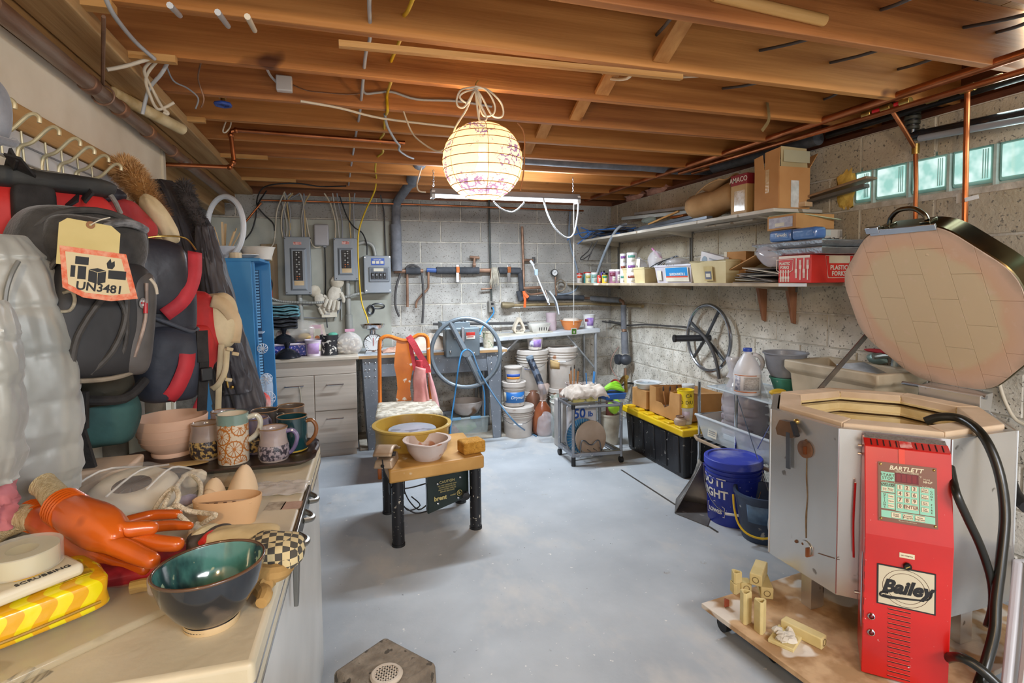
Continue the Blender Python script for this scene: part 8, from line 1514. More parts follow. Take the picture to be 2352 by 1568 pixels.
pip([(.105,.06,.10),(.108,-.05,.10),(.09,-.16,.09)],.005,M('A89488','7E6E64',20,.5),'zip');pip([(.105,.0,.103),(.106,-.03,.104)],.006,plastic('B8242A'),'zip_pull')
pip([(-.09,.015,.085),(-.075,.02,.098),(-.068,-.005,.10),(-.075,-.03,.095),(-.092,-.035,.085)],.0045,M('A8A28E','7E786A',60,.7),'cord_loop');pip([(.12,.075,.085),(.135,.055,.088),(.142,.03,.085)],.005,plastic('C8BCA8'),'zip_pull')
MB(TB3@TL(.098,.0,.1005)).ell((0,0,0),(.010,.016,.003),12,8).b('cross_emblem',plastic('8A8480',.3),bp3,world=1);MB(TB3@TL(.098,.0,.1035)).box(-.006,.006,-.003,.003,0,.001).b('cross_emblem',plastic('B8242A'),bp3,world=1);MB(TB3@TL(.098,.0,.1035)).box(-.002,.002,-.008,.008,0,.001).b('cross_emblem',plastic('D8D0C8'),bp3,world=1)
MB(TB3).tube([(.0,.21,.065),(.03,.228,.082),(.07,.23,.085),(.11,.222,.06)],.012,10).b('carry_handle',M('8E8E90','4A4A4C',40,.5),bp3,world=1)
MB(TB3).bar((-.10,-.26,-.02),(-.02,-.24,.0),.12,.05).b('bottom_strap',BKF,bp3,world=1,bev=.02)
tgp=th('shipping_tag','manila shipping tag with a red-bordered UN3481 battery label hanging on the black backpack','tag',P2(230,680,1.56));TT3=skframe(P2(222,600,1.545),math.radians(35))@RZ(-.10);s=.00122
def tp(px,py):return((px-222)*s,(600-py)*s)
MB(TT3).prism([tp(*q)for q in((160,612),(160,535),(172,524),(242,527),(258,540),(258,612))],-.001,.0).b('tag',M('D2C084','C0AC6C',6,.7),tgp,world=1,smooth=0)
lb=[(163,577),(270,580),(296,668),(250,676),(205,672),(172,655)];MB(TT3).prism([tp(*q)for q in lb],.0003,.001).b('battery_label',M('D8623A','E09A7A',90,.6,stretch=(1,1,1)),tgp,world=1,smooth=0)
inl=[(172,587),(262,590),(282,658),(248,665),(207,662),(180,648)];MB(TT3).prism([tp(*q)for q in inl],.001,.0016).b('label_field',M('D8C8A0','CCBA90',5,.6),tgp,world=1,smooth=0)
m=MB(TT3)
def cellp(x0,y0,x1,y1):m.prism([tp(x0,y1),tp(x1,y1),tp(x1,y0),tp(x0,y0)],.0016,.0022)
cellp(188,594,209,609);cellp(182,612,189,634);cellp(193,612,206,637);cellp(242,615,272,632)
for q in((210,622),(236,618)):pass
m.prism([tp(*q)for q in((210,640),(224,644),(224,622),(210,618))],.0016,.0022);m.prism([tp(*q)for q in((225,644),(238,640),(238,618),(225,622))],.0016,.0022);m.prism([tp(*q)for q in((210,617),(224,621),(238,617),(224,613))],.0016,.0022)
m.prism([tp(*q)for q in((240,612),(238,602),(244,592),(246,600),(251,596),(252,606),(248,613))],.0016,.0022);m.b('battery_pictogram',INK,tgp,world=1,smooth=0)
text('UN3481',.027,TT3@Matrix.Translation((*tp(230,652),.0018))@RZ(-.05),INK,tgp,world=1,off=.0007)
MB(TT3@Matrix.Translation((*tp(208,531),.0005))).lathe([(.003,0),(.009,0),(.009,.001),(.003,.001)],n=16).b('eyelet',M('9A6A3A','7E5228',6,.6),tgp,world=1);MB(TT3).tube([(*tp(208,531),.002),(*tp(220,520),.01),(*tp(236,512),.012)],.0015,5).b('string',PAPER,tgp,world=1)
ub=th('camo_bag','dark olive and teal bag hanging under the black backpack','bag',P2(215,1030,1.9));T_=skframe(P2(215,925,1.92),math.radians(35));m=MB();sup(m,(0,.04,0),(.10,.07,.09),.8,.7,T_,26,16,.2,4,2);m.b('olive_part',M('4A4638','2E2C24',8,.8,0,.4),ub,world=1,sub=1);m=MB();sup(m,(.02,-.05,.0),(.10,.085,.08),.8,.7,T_,26,16,.15,4,5);m.b('teal_part',M('3A6462','2A4A4A',8,.8,0,.3),ub,world=1,sub=1)
MB(T_).tube([(-.12,.0,.05),(-.06,.03,.11),(.04,.02,.12),(.11,.06,.08)],.014,8).b('strap',BKF,ub,world=1)
dk_=th('black_strap','black webbing strap hanging beside the silver jacket','strap',P2(185,1080,1.8));MB().bar(P2(172,900,1.78),P2(172,985,1.78),.06,.02,(0,1,0)).b('webbing',BKF,dk_,world=1);MB().bar(P2(170,985,1.78),P2(200,1085,1.80),.05,.015,(0,1,0)).b('webbing',BKF,dk_,world=1)
wj=th('white_canister','white plastic canister standing behind the freezer under the bags','canister',(-.66,2.31,0));MB().lathe([(0,0),(.075,0),(.08,.01),(.08,.90),(.07,.93),(.03,.95),(0,.95)],n=24).b('body',M('C8CCC4','B4B8B0',5,.5),wj);MB().lathe([(0,.95),(.03,.95),(.03,.975),(0,.975)],n=16).b('cap',plastic('4E8A82'),wj)
CPT=M('8E867A','746C60',16,.95,0,.35)
for i,(px,y,lab)in enumerate(((278,2.42,'grey rolled carpet standing behind the tray, left one'),(338,2.60,'grey rolled carpet standing behind the tray, right one'))):
 x=PY(px,1000,y).x;t=th('carpet_roll',lab,'carpet',(x,y,0));m=MB();m.cyl((0,0,0),(.01*(1-i),0,1.07+.01*i),.075,.07,26);m.b('roll',CPT,t,smooth=50)
 MB().tube([(.0+(.006+.0028*k)*cos(k*.5),(.006+.0028*k)*sin(k*.5),1.072+.01*i)for k in range(24)],.0025,5,k=1).b('spiral_edge',M('6E665A','564E44',16,.95),t)
NV=M('2C2E38','1E2028',10,.6,0,.25);RDP=M('C83640','A82A34',8,.7,0,.25)
np_=th('daypack','navy black day pack with red side flashes right of the black backpack','backpack',P2(370,920,2.1));TN=skframe(P2(366,735,2.10),math.radians(32))
s2=1.92/1255
def npt(px,py,z=0):return((px-366)*s2,(735-py)*s2,z)
m=MB();sup(m,npt(368,700,-.05),(.115,.21,.10),.6,.55,TN,34,24,.06,4,3);m.b('upper_body',NV,np_,world=1,sub=1)
m=MB();sup(m,npt(350,640,.03),(.10,.125,.05),.6,.6,TN,28,18,.08,4,4);m.b('lid_pocket',M('34343C','24242C',8,.4,0,.15),np_,world=1,sub=1)
m=MB();sup(m,npt(378,830,.0),(.105,.135,.09),.65,.6,TN,30,20,.08,4,8);m.b('lower_pocket',M('3A3E4A','282C36',8,.6,0,.25),np_,world=1,sub=1)
def ribbon(par,T,pts,w,mt,nm='flash',t=.004):
 m=MB(T);P_=cr(pts,5);vs=[];n=len(P_)
 for i,p in enumerate(P_):
  d=(P_[min(i+1,n-1)]-P_[max(i-1,0)]).normalized();s_=d.cross(V((0,0,1))).normalized()*(w/2*(1 if not isinstance(w,tuple)else 1));vs+=[p-s_,p+s_]
 m.add(vs,[(2*i,2*i+1,2*i+3,2*i+2)for i in range(n-1)]);return m.b(nm,mt,par,world=1,solid=t,smooth=60)
ribbon(np_,TN,[npt(436,585,.03),npt(425,640,.06),npt(400,690,.075),npt(362,722,.072)],.045,RDP);ribbon(np_,TN,[npt(402,780,.075),npt(395,830,.095),npt(375,880,.09),npt(362,905,.06)],.05,RDP)
ribbon(np_,TN,[npt(330,720,.055),npt(370,740,.07),npt(415,762,.07),npt(432,755,.05)],.012,M('4A4E58','363A44',20,.6),'seam')
MB(TN).tube([npt(335,560,.06),npt(365,555,.07),npt(410,556,.06),npt(436,580,.04)],.003,6).b('zip',BRASS,np_,world=1)
MB(TN).bar(npt(432,760,.08),npt(430,830,.09),.035,.008,(0,0,1)).b('strap',BKF,np_,world=1);MB(TN).bar(npt(432,830,.09),npt(428,940,.07),.03,.006,(0,0,1)).b('strap',BKF,np_,world=1);MB(TN).box(*[v for p in zip(npt(421,872,.085),npt(446,842,.105))for v in p]).b('buckle',BLACK,np_,world=1,bev=.004)
rt=th('rucksack','red rucksack with a tan flap and hanging tan straps against the black parka','backpack',P2(470,930,2.4));TR=skframe(P2(468,770,2.42),math.radians(28));s3=2.15/1255;RT_=M('C42A2A','98201F',7,.7,0,.3);TN_=M('D8C8A4','BEAA84',8,.85,0,.3)
def rpt(px,py,z=0):return((px-468)*s3,(770-py)*s3,z)
m=MB();sup(m,rpt(455,760,-.03),(.075,.16,.09),.6,.6,TR,28,20,.12,5,3);m.b('body',RT_,rt,world=1,sub=1)
m=MB();sup(m,rpt(448,800,.045),(.055,.10,.05),.7,.6,TR,26,16,.15,5,6);m.b('pocket',M('D02E2E','A42424',7,.65,0,.3),rt,world=1,sub=1)
m=MB();sup(m,rpt(505,740,-.02),(.06,.115,.085),.7,.7,TR,28,18,.10,4,9);m.b('flap',TN_,rt,world=1,sub=1)
m=MB();sup(m,rpt(425,640,-.02),(.045,.07,.05),.7,.7,TR,20,14,.2,4,2);m.b('top_roll',TN_,rt,world=1,sub=1)
ribbon(rt,TR,[rpt(478,690,.05),rpt(500,700,.07),rpt(525,740,.06),rpt(522,790,.05)],.05,M('D0B894','B89E78',8,.85,0,.3),'flap_edge')
for pts in([(492,790,.07),(488,850,.06),(486,900,.05),(484,960,.04)],[(503,800,.07),(498,850,.07),(480,880,.08),(470,890,.06)]):ribbon(rt,TR,[rpt(*q)for q in pts],.022,TN_,'strap')
for px,py in((500,800),(512,812),(495,870)):MB(TR).bar(rpt(px,py,.08),rpt(px+14,py+4,.085),.014,.008,(0,0,1)).b('knot',TN_,rt,world=1,bev=.003)
ribbon(rt,TR,[rpt(452,900,.06),rpt(440,930,.05),rpt(430,960,.04)],.03,RDP,'loose_end')
rj=th('red_jacket','faded red jacket bunched on its hook behind the black backpack','jacket',P2(320,560,2.2));m=MB();T_=skframe(P2(300,500,2.25),math.radians(35));
m=MB();sup(m,(.0,-.02,0),(.10,.065,.06),.9,.8,T_@RZ(-.7),30,18,.25,5,2);m.b('shoulder',M('B8383A','942C2E',7,.75,0,.3),rj,world=1,sub=1);m=MB();sup(m,(.01,-.09,.02),(.065,.08,.05),.9,.8,T_@RZ(-.5),30,18,.3,5,7);m.b('sleeve',M('C03E40','9C3032',7,.75,0,.3),rj,world=1,sub=1);m=MB();sup(m,(.09,-.05,-.03),(.032,.10,.05),.9,.8,T_@RZ(.55),26,18,.2,4,4);m.b('lining',TN_,rj,world=1,sub=1);m=MB();sup(m,(-.06,.07,-.01),(.05,.03,.05),.9,.9,T_,20,12,.2,4,6);m.b('navy_collar',NV,rj,world=1,sub=1)
fh=th('fur_hood','coat hood edged with thick brown fur hanging by the wall end','coat',P2(310,520,2.5));FP=[P2(280,385,2.55),P2(300,400,2.5),P2(325,435,2.48),P2(348,475,2.48),P2(358,505,2.5)]
FB_=M('A2743C','7A5226',12,.95,0,.5);MB().tube(FP,[.03,.045,.045,.036,.025],14).b('fur_roll',FB_,fh,world=1);o=fur(FP,.04,3800,.036,3).b('fur',M('DCB078','A87C4A',30,.9),fh,world=1,smooth=0);o['kind']='stuff'
m=MB();sup(m,P2(345,520,2.55),(.06,.06,.12),.9,.9,None,22,16,.15,4,3);m.b('hood',M('C8B48C','AE986E',8,.85,0,.3),fh,world=1,sub=1)
pa=th('parka','long black parka with dark fur trim hanging off the end of the wall','coat',P2(500,940,3.0));BPK_=M('4A474B','363338',7,.55,0,.35,bsc=12)
secs=[]
for(pl,pr_,py,y,b,ya)in((352,390,415,3.15,.05,.5),(362,425,445,3.1,.07,.5),(378,468,500,3.05,.09,.5),(395,502,580,3.0,.11,.5),(425,530,670,2.98,.12,.5),(460,555,770,2.96,.13,.5),(490,582,860,2.95,.14,.5),(500,602,925,2.94,.14,.5),(505,595,950,2.94,.11,.5)):
 p=P2((pl+pr_)/2,py,y);w=abs(P2(pr_,py,y).x-P2(pl,py,y).x)/2;secs.append((p.x,p.y,p.z,w*1.02,b,ya))
drape(secs,110,90,.011,7,2.5,0,0,.012,.85).b('body',BPK_,pa,world=1,smooth=80)
secs=[]
for(pl,pr_,py,y,b)in((450,488,520,2.86,.04),(456,508,600,2.84,.055),(470,528,690,2.82,.06),(488,548,780,2.80,.06),(505,570,860,2.80,.055),(515,575,900,2.80,.05)):
 p=P2((pl+pr_)/2,py,y);w=abs(P2(pr_,py,y).x-P2(pl,py,y).x)/2;secs.append((p.x,p.y,p.z,w,b,.4))
drape(secs,60,60,.006,5,5,0,0,.010,.9).b('sleeve',BPK_,pa,world=1,smooth=80)
FQ=[P2(420,425,2.98),P2(432,455,2.92),P2(450,495,2.9),P2(468,540,2.88),P2(482,575,2.88)];DF=M('4A4444','2E2A2A',14,.9,0,.5)
MB().tube(FQ,[.025,.034,.028,.022,.012],12).b('fur_roll',DF,pa,world=1);o=fur(FQ,.028,1800,.035,7).b('fur',M('565050','383434',30,.9),pa,world=1,smooth=0);o['kind']='stuff'
c=P2(508,680,2.74);MB(skframe(c,math.radians(20))).lathe([(0,.004),(.022,.004),(.024,0)],n=20).b('sleeve_badge',M('4E4C50','3E3C40',20,.6),pa,world=1);MB().ell(P2(533,889,2.74),(.009,.006,.009),10,7).b('snap_button',BRASS,pa,world=1)
MB().tube([P2(512,830,2.74),P2(518,860,2.74),P2(524,890,2.74)],.005,6).b('pocket_zip',BRASS,pa,world=1)
rcb=th('red_cloth','bit of red and white cloth showing between the parka and the blue cabinet','cloth',P2(608,930,3.6));m=MB();sup(m,P2(608,925,3.7),(.035,.04,.06),.9,.9,None,18,12,.25,4,2);m.b('cloth',M('C84A44','D8C8C0',14,.8),rcb,world=1,sub=1)
# ================================================================ tall blue cabinet
bc=th('blue_cabinet','tall narrow blue metal cabinet with louvred inside and open front','cabinet',(-.66,4.05,0));BLC=M('3E86B8','3276A8',3,.4,.1,.04)
def bx_(x,y,z):return V((x-.028*z/1.6+.02,y,z))
def cabbox(x0,x1,y0,y1,z0,z1,nm,mt=BLC,par=None):return MB().hexa([bx_(x0,y0,z0),bx_(x1,y0,z0),bx_(x1,y1,z0),bx_(x0,y1,z0)],[bx_(x0,y0,z1),bx_(x1,y0,z1),bx_(x1,y1,z1),bx_(x0,y1,z1)]).b(nm,mt,par or bc,world=1,bev=.003,smooth=0)
cabbox(-.86,-.515,3.84,3.86,0,1.60,'side_panel');cabbox(-.86,-.455,4.32,4.345,0,1.60,'side_panel');cabbox(-.86,-.84,3.84,4.34,0,1.60,'back_panel');cabbox(-.87,-.46,3.83,4.35,1.595,1.615,'top_panel');cabbox(-.86,-.50,3.86,4.32,.04,.06,'bottom_panel')
cabbox(-.525,-.50,3.86,3.885,0,1.595,'front_lip')
LUV=M('8EC0E0','76AACC',3,.35)
cabbox(-.605,-.53,4.316,4.319,.6,1.55,'louvre_gap_shade',M('1E4468','16344E',3,.5))  # added dark sheet, its colour stands for shade between the louvres
for i in range(44):
 z=1.545-i*.021
 if 1.07<z<1.13:continue
 MB().add([bx_(-.60,4.318,z),bx_(-.535,4.318,z),bx_(-.535,4.300,z-.012),bx_(-.60,4.300,z-.012)],[(0,1,2,3)]).b('louvre',LUV,bc,world=1,solid=.002,smooth=0)
cabbox(-.62,-.51,4.18,4.31,1.10,1.108,'small_shelf',M('B8C4D0','9EAAB8',5,.5))
mb_=th('net_bag','clear bag of white lace pinwheels hanging in the blue cabinet opening','bag',P2(606,950,3.8));m=MB();sup(m,P2(611,905,3.83),(.045,.06,.13),.9,.9,None,24,18,.2,4,4);m.b('bag',clear('D8E4F0',.4),mb_,world=1,sub=1)
LAC=M('D8DCE4','BCC2CC',8,.6)
for px,py,r in((603,800,.03),(612,870,.035),(615,915,.045),(607,945,.03)):
 c=P2(px,py,3.77);m=MB(skframe(c,.2))
 for a in range(10):m.tube([(0,0,.004),(r*.6*cos(a*.628),r*.6*sin(a*.628),.012),(r*cos(a*.628+.2),r*sin(a*.628+.2),.002)],.0025,5,k=2)
 m.tube([(r*cos(a*PI/10),r*sin(a*PI/10),0)for a in range(20)],.002,5,True,1);m.b('pinwheel',LAC,mb_,world=1)
CTZ=1.616
rl=th('ring_light','white ring light standing on the blue cabinet','lamp',(-.70,3.98,CTZ));c=P2(517,521,3.96);T_=skframe(c,math.radians(-47));r=.195
m=MB(T_);n1,n2=48,12
m.tube([(r*cos(a*PI/24)*.97,r*sin(a*PI/24),0)for a in range(48)],.017,10,True,1);m.b('ring',M('E0E2E6','D0D2D6',4,.35,0,0),rl,world=1);MB(T_).cyl((0,-r,0),(0,-r-.03,0),.01,n=8).b('stem',WHITEP,rl,world=1);MB().lathe([(0,0),(.04,0),(.04,.008),(.01,.014),(0,.014)],(c.x,c.y,CTZ),20).b('base',WHITEP,rl,world=1)
def oncab(px,y):return V((PY(px,590,y).x,y,CTZ))
ccup=pot('white_cup','white cup of wooden sticks standing inside the ring light on the cabinet','cup',oncab(516,4.05),openprof(.045,.075,.085,.004),M('D0D0D4','BABAC0',5,.5))
for i in range(7):a=i*.9;MB().bar((.02*cos(a),.02*sin(a),.03),(.08*cos(a)+.02,.06*sin(a),.18+.03*(i%3)),.014,.004).b('stick',wood('D8B88C','C09A6A','z',4),ccup)
for px,y,lab,cl in((494,3.92,'silver tape roll at the left on the cabinet top','C8C8CC'),(541,3.90,'tan-edged tape roll right under the ring light','D8C09A')):
 t=th('tape_roll',lab,'tape',oncab(px,y));MB().lathe([(.02,0),(.038,0),(.038,.035),(.02,.035),(.02,0)],n=28).b('roll',M(cl,None,5,.4),t);MB().lathe([(.016,.0),(.02,.0),(.02,.035),(.016,.035),(.016,0)],n=28).b('core',CARD,t)
pt1=pot('plate','stack of small clear plates on the cabinet top','plate',oncab(562,3.98),[(0,0),(.04,0),(.07,.02),(.085,.024),(.085,.028),(.068,.026),(.04,.008),(0,.008)],M('D0D0CC','BEBEBA',5,.4));MB().bar((-.03,0,.03),(.06,.04,.036),.015,.005).b('stick',M('C8B090','A88E6C',6,.6),pt1)
pot('cake_dish','round white fluted dish on the right of the cabinet top','dish',oncab(592,4.12)+V((0,0,.0)),openprof(.085,.11,.085,.005,0,.004),M('CFC8BE','BAB2A6',5,.6));tag(MB(Matrix.Translation(oncab(606,4.25)+V((0,0,.0)))).box(-.07,.05,-.06,.05,0,.03).b('wood_block',wood('C8B08A','AE9468','x',4),bev=.003),'little wood block at the right back corner of the cabinet top','block')
# ================================================================ chest freezer
FZ=.866;frz=th('chest_freezer','old cream chest freezer covered with pottery and gloves in the foreground','freezer',(-.42,1.5,0),math.atan2(-.062,1.21))
FZM=M('D2C8B0','BFB498',2.5,.42,0,.12,bsc=40,spots=('9A8A68',11,.73));FZS=M('D0D0CC','BCBCB8',3,.3,0,.04);hxF,hyF=.315,.608
Ro=RZ(math.atan2(-.062,1.21));mid=(PZ(585,1515,FZ)+PZ(735,1015,FZ))/2;frz.location=V((mid.x,mid.y,0))+(Ro@V((-hxF,0,0)))
MB().box(-hxF+.006,hxF-.008,-hyF+.008,hyF-.008,.02,FZ-.085).b('body',FZS,frz,bev=.012,seg=3);MB().box(-hxF+.02,hxF-.022,-hyF+.02,hyF-.02,FZ-.09,FZ-.07).b('gasket',M('A8A498','8E8A7E',4,.7),frz)
MB().box(-hxF,hxF,-hyF,hyF,FZ-.073,FZ).b('lid',FZM,frz,bev=.010,seg=3);MB().box(hxF-.012,hxF+.001,-hyF+.004,hyF-.004,FZ-.040,FZ-.034).b('lid_trim',STEEL,frz);MB().box(hxF-.012,hxF+.0012,-hyF+.004,hyF-.004,FZ-.073,FZ-.066).b('lid_trim',STEEL,frz)
for x in(-.25,.25):
 for y in(-.54,.54):MB().cyl((x,y,0),(x,y,.025),.02,n=10).b('foot',RUBBER,frz)
HN=M('A2A29E','7E7E7A',5,.28,.9,.05);hl=lambda px,py,dx=0,z=FZ:(Ro.inverted()@(PZ(px,py,z)-frz.location))
y0,y1=hl(672,1245).y,hl(712,1115).y
lch=MB().box(hxF+.002,hxF+.012,y0,y1,FZ-.035,FZ+.004).b('handle',HN,frz,bev=.003)
for t_ in(.12,.5,.85):yy_=y0+(y1-y0)*t_;MB().tube([(hxF+.012,yy_-.03,FZ-.015),(hxF+.030,yy_-.012,FZ-.02),(hxF+.030,yy_+.012,FZ-.02),(hxF+.012,yy_+.03,FZ-.015)],.007,8).b('handle_scallop',HN,lch)
MB().hexa([(hxF+.004,y0-.002,FZ-.15),(hxF+.014,y0-.002,FZ-.15),(hxF+.014,y0+.014,FZ-.15),(hxF+.004,y0+.014,FZ-.15)],[(hxF+.004,y0,FZ-.03),(hxF+.018,y0,FZ-.03),(hxF+.018,y0+.035,FZ-.03),(hxF+.004,y0+.035,FZ-.03)]).b('handle_lever',HN,lch,bev=.002)
tl0=frz
for px,py,w,h,mt in((632,1162,.045,.055,M('B8AC98','8E8270',50,.7)),(672,1160,.05,.05,M('B89A88','9A7A6A',20,.7))):p=hl(px,py);flat(frz,Matrix.Translation((p.x,p.y,FZ+.0002))@RZ(-.1),w,h,mt,'worn_label',.0006)
p=hl(70,1552);flat(frz,Matrix.Translation((p.x,p.y,FZ+.0002))@RZ(-.5),.05,.03,M('5A564E','C8BEA4',160,.6,stretch=(1,.02,.02)),'worn_label',.0006)
TRZ=FZ+.001;tr=th('serving_tray','dark brown serving tray at the far end of the freezer holding mugs','tray',(-.39,1.97,TRZ));TRM=M('3A2A24','281C18',5,.35,0,.06)
c4_=[PZ(272,1068,TRZ),PZ(425,1090,TRZ),PZ(690,1062,TRZ),PZ(725,1020,TRZ),PZ(700,995,TRZ),PZ(360,1008,TRZ)]
cen=sum(c4_,V())/6;hwT,hdT=.30,.135;TrA=.02
def rr_poly(a,b,r,n=5):
 out=[]
 for sx,sy_,a0 in((1,1,0),(-1,1,PI/2),(-1,-1,PI),(1,-1,1.5*PI)):
  for j in range(n+1):t=a0+PI/2*j/n;out.append((sx*(a-r)+r*cos(t),sy_*(b-r)+r*sin(t)))
 return out
tr.location=(-.385,1.975,TRZ);tr.rotation_euler=(0,0,-.03)
A1,A2,A3=rr_poly(hwT-.02,hdT-.02,.05),rr_poly(hwT,hdT,.06),rr_poly(hwT+.006,hdT+.006,.062)
m=MB();n=len(A1);m.add([(x,y,.006)for x,y in A1]+[(x,y,.02)for x,y in A2]+[(x,y,.021)for x,y in A3]+[(x,y,.016)for x,y in A3]+[(x,y,0)for x,y in A1],[tuple(range(n))]+[(k*n+i,k*n+(i+1)%n,(k+1)*n+(i+1)%n,(k+1)*n+i)for k in range(4)for i in range(n)]+[tuple(range(4*n,5*n))]);m.b('tray',TRM,tr,smooth=40)
for s_ in(-1,1):MB().tube([(s_*(hwT-.0),-.05,.022),(s_*(hwT+.006),0,.026),(s_*hwT,.05,.022)],.008,8).b('handle',TRM,tr)
MZ=TRZ+.0065
def onT(px,py):return PZ(px,py,MZ)
def glaze(c1,c2,pat=None,sc_=30,th_=.55):return M(c1,c2,7,.22,0,.03,(1,1,1),(pat,sc_,th_)if pat else None,coat=.5)
def mug(label,p,r,h,mat,prof=None,hang=None,band=None,hmat=None,group=None,rim='8A6A4A',inside=None):
 t=th('mug',label,'mug',p,0,group);pr=prof or[(.92,0),(1.0,.06),(1.0,.5),(.97,.96),(.985,1)]
 P_=[(0,0)]+[(a*r,b*h)for a,b in pr];MB().lathe(P_+[(pr[-1][0]*r-.002,h+.0015),(pr[-1][0]*r-.004,h)]+[(a*r-.004,max(b*h,.005))for a,b in reversed(pr[:-1])]+[(0,.005)],n=32).b('body',mat,t,smooth=50)
 MB().tube([((pr[-1][0]*r-.002)*cos(a*PI/16),(pr[-1][0]*r-.002)*sin(a*PI/16),h)for a in range(32)],.0024,6,True,1).b('rim',glaze(rim,rim),t)
 if band:z0,z1,bm=band;MB().lathe([(r*np_at(pr,z0+(z1-z0)*q/8)+.0009,(z0+(z1-z0)*q/8)*h)for q in range(9)],n=32).b('carved_band',bm,t,smooth=60)
 if hang is not None:
  d=V((cos(hang),sin(hang),0));z=V((0,0,1));ra,rb_=r*np_at(pr,.85),r*np_at(pr,.2)
  MB().tube([d*(ra-.003)+z*h*.86,d*(ra+.018)+z*h*.88,d*(ra+.032)+z*h*.70,d*(ra+.028)+z*h*.45,d*(rb_+.008)+z*h*.22,d*(rb_-.004)+z*h*.17],.0068,10).b('handle',hmat or mat,t)
 return t
def np_at(pr,v):
 for(a0,b0),(a1,b1)in zip(pr,pr[1:]):
  if b0<=v<=b1:return a0+(a1-a0)*(v-b0)/max(1e-6,b1-b0)
 return pr[-1][0]
CARV=M('3A3436','B89A5E',95,.3,0,.2,(1,1,1),None,coat=.4,ramp=(.44,.52));CARV2=M('3E3A44','A0949A',95,.3,0,.2,coat=.4,ramp=(.45,.53))
PLG=glaze('B4A494','8E7E78');BAR=[(.78,0),(.98,.12),(1.06,.35),(1.0,.65),(.9,.85),(.93,1)]
p,r=RB(538,1069,MZ,68);tum=th('tumbler_mug','tall cream mug printed with orange bicycle wheels at the front of the tray','mug',p);TMM=glaze('DCCFBA','CDBEA6');hT=.158;rT=.0465
MB().lathe([(0,0),(rT*.97,0),(rT,.004),(rT,hT*.8),(rT+.001,hT),(rT-.003,hT+.001),(rT-.005,.006),(0,.006)],n=36).b('body',TMM,tum,smooth=50);MB().lathe([(rT+.0006,hT*.80),(rT+.0012,hT*.9),(rT+.0016,hT+.0005),(rT-.001,hT+.002),(rT-.004,hT)],n=36).b('rim_glaze',glaze('8EA49A','6E8880'),tum,smooth=50)
ac=face_cam(p.x,p.y);WHM=plastic('B8702A',.4)
for da,z,R in((.45,.118,.027),(-.45,.128,.019),(-.75,.092,.027),(.05,.052,.027),(-1.0,.04,.024),(.45,.008,.022),(1.2,.06,.026),(-.5,.012,.016),(1.25,.125,.022)):
 m=MB();f=lambda x,y:((rT+.001)*cos(ac+da+x/rT),(rT+.001)*sin(ac+da+x/rT),z+y);ok=lambda y:.002<z+y<hT*.82
 for k in range(28):
  a0,a1=k*PI/14,(k+1)*PI/14;q=[f(R*cos(a0),R*sin(a0)),f(R*cos(a1),R*sin(a1)),f(R*.86*cos(a1),R*.86*sin(a1)),f(R*.86*cos(a0),R*.86*sin(a0))]
  if ok(R*sin(a0))and ok(R*sin(a1)):m.add(q,[(0,1,2,3)])
  if k%2==0 and ok(R*1.14*sin(a0)):m.add([f(R*cos(a0-.05),R*sin(a0-.05)),f(R*cos(a0+.06),R*sin(a0+.06)),f(R*1.14*cos(a0),R*1.14*sin(a0))],[(0,1,2)])
 for k in range(12):
  a0=k*PI/6+.1;c_,s_=cos(a0),sin(a0);w=.0009
  if ok(R*.86*s_):m.add([f(-s_*w,c_*w),f(s_*w,-c_*w),f(R*.86*c_+s_*w,R*.86*s_-c_*w),f(R*.86*c_-s_*w,R*.86*s_+c_*w)],[(0,1,2,3)])
 m.b('printed_wheel',WHM,tum,smooth=0)
d=V((cos(ac+1.35),sin(ac+1.35),0));z_=V((0,0,1));MB().tube([d*(rT-.002)+z_*hT*.9,d*(rT+.025)+z_*hT*.93,d*(rT+.037)+z_*hT*.78,d*(rT+.025)+z_*hT*.55,d*(rT-.002)+z_*hT*.42],.0085,10).b('handle',glaze('C8C4B4','A8A898'),tum)
p,r=RB(476,1060,MZ,60);mug('round-bellied mug with a dark carved scroll band, left of the tall mug',p,.048,.118,PLG,BAR,None,(.08,.55,CARV))
p,r=RB(630,1063,MZ,66);mug('purple-grey carved mug with its handle to the right at the tray front',p,.046,.105,glaze('B6A8A0','948688'),[(.95,0),(1.04,.1),(1.03,.4),(.9,.68),(.9,.85),(.98,1)],face_cam(p.x,p.y)+1.35,(.06,.5,CARV2),glaze('7A6E92','5E5478'))
p,r=RB(672,1046,MZ,66);mug('dark teal mug with a yellow foot and brown handle at the right of the tray',p+V((0,.02,0)),.051,.118,glaze('1E4448','122E34'),[(.9,0),(.96,.03),(.97,.5),(1.0,1)],face_cam(p.x,p.y)+1.2,(.02,.07,glaze('B89A3A','9A7E28')),glaze('8A5A34','6A4226'))
p=onT(588,1040);mug('speckled carved mug half hidden behind the tall mug',p+V((0,.015,0)),.046,.118,glaze('8E8496','6E667A'),BAR,1.0,(.08,.6,CARV))
p=onT(608,1020);mug('brown-rimmed dark mug at the back, between the tall mug and the teal one',p+V((0,.03,0)),.048,.118,glaze('4E4A46','343230'),None,-.2,None,glaze('2E3438','20262A'))
p=onT(668,1008);mug('brown-rimmed grey mug at the back right corner behind the teal mug',p+V((0,.03,0)),.051,.118,glaze('6E6258','4E443C'),None,None,None)
p=onT(512,1018);mug('pale mug with brown rim at the back left of the tall mug',p+V((.0,.03,0)),.046,.112,glaze('A89C9A','8A7E80'),BAR,None,None)
p,r=RB(398,1053,MZ,92);r=.078;BSQ=M('D8B49C','C8A288',5,.75,0,.06);pb_=th('clay_bowl','big pale pink unglazed bowl at the left of the tray','bowl',p+V((.0,.0,0)))
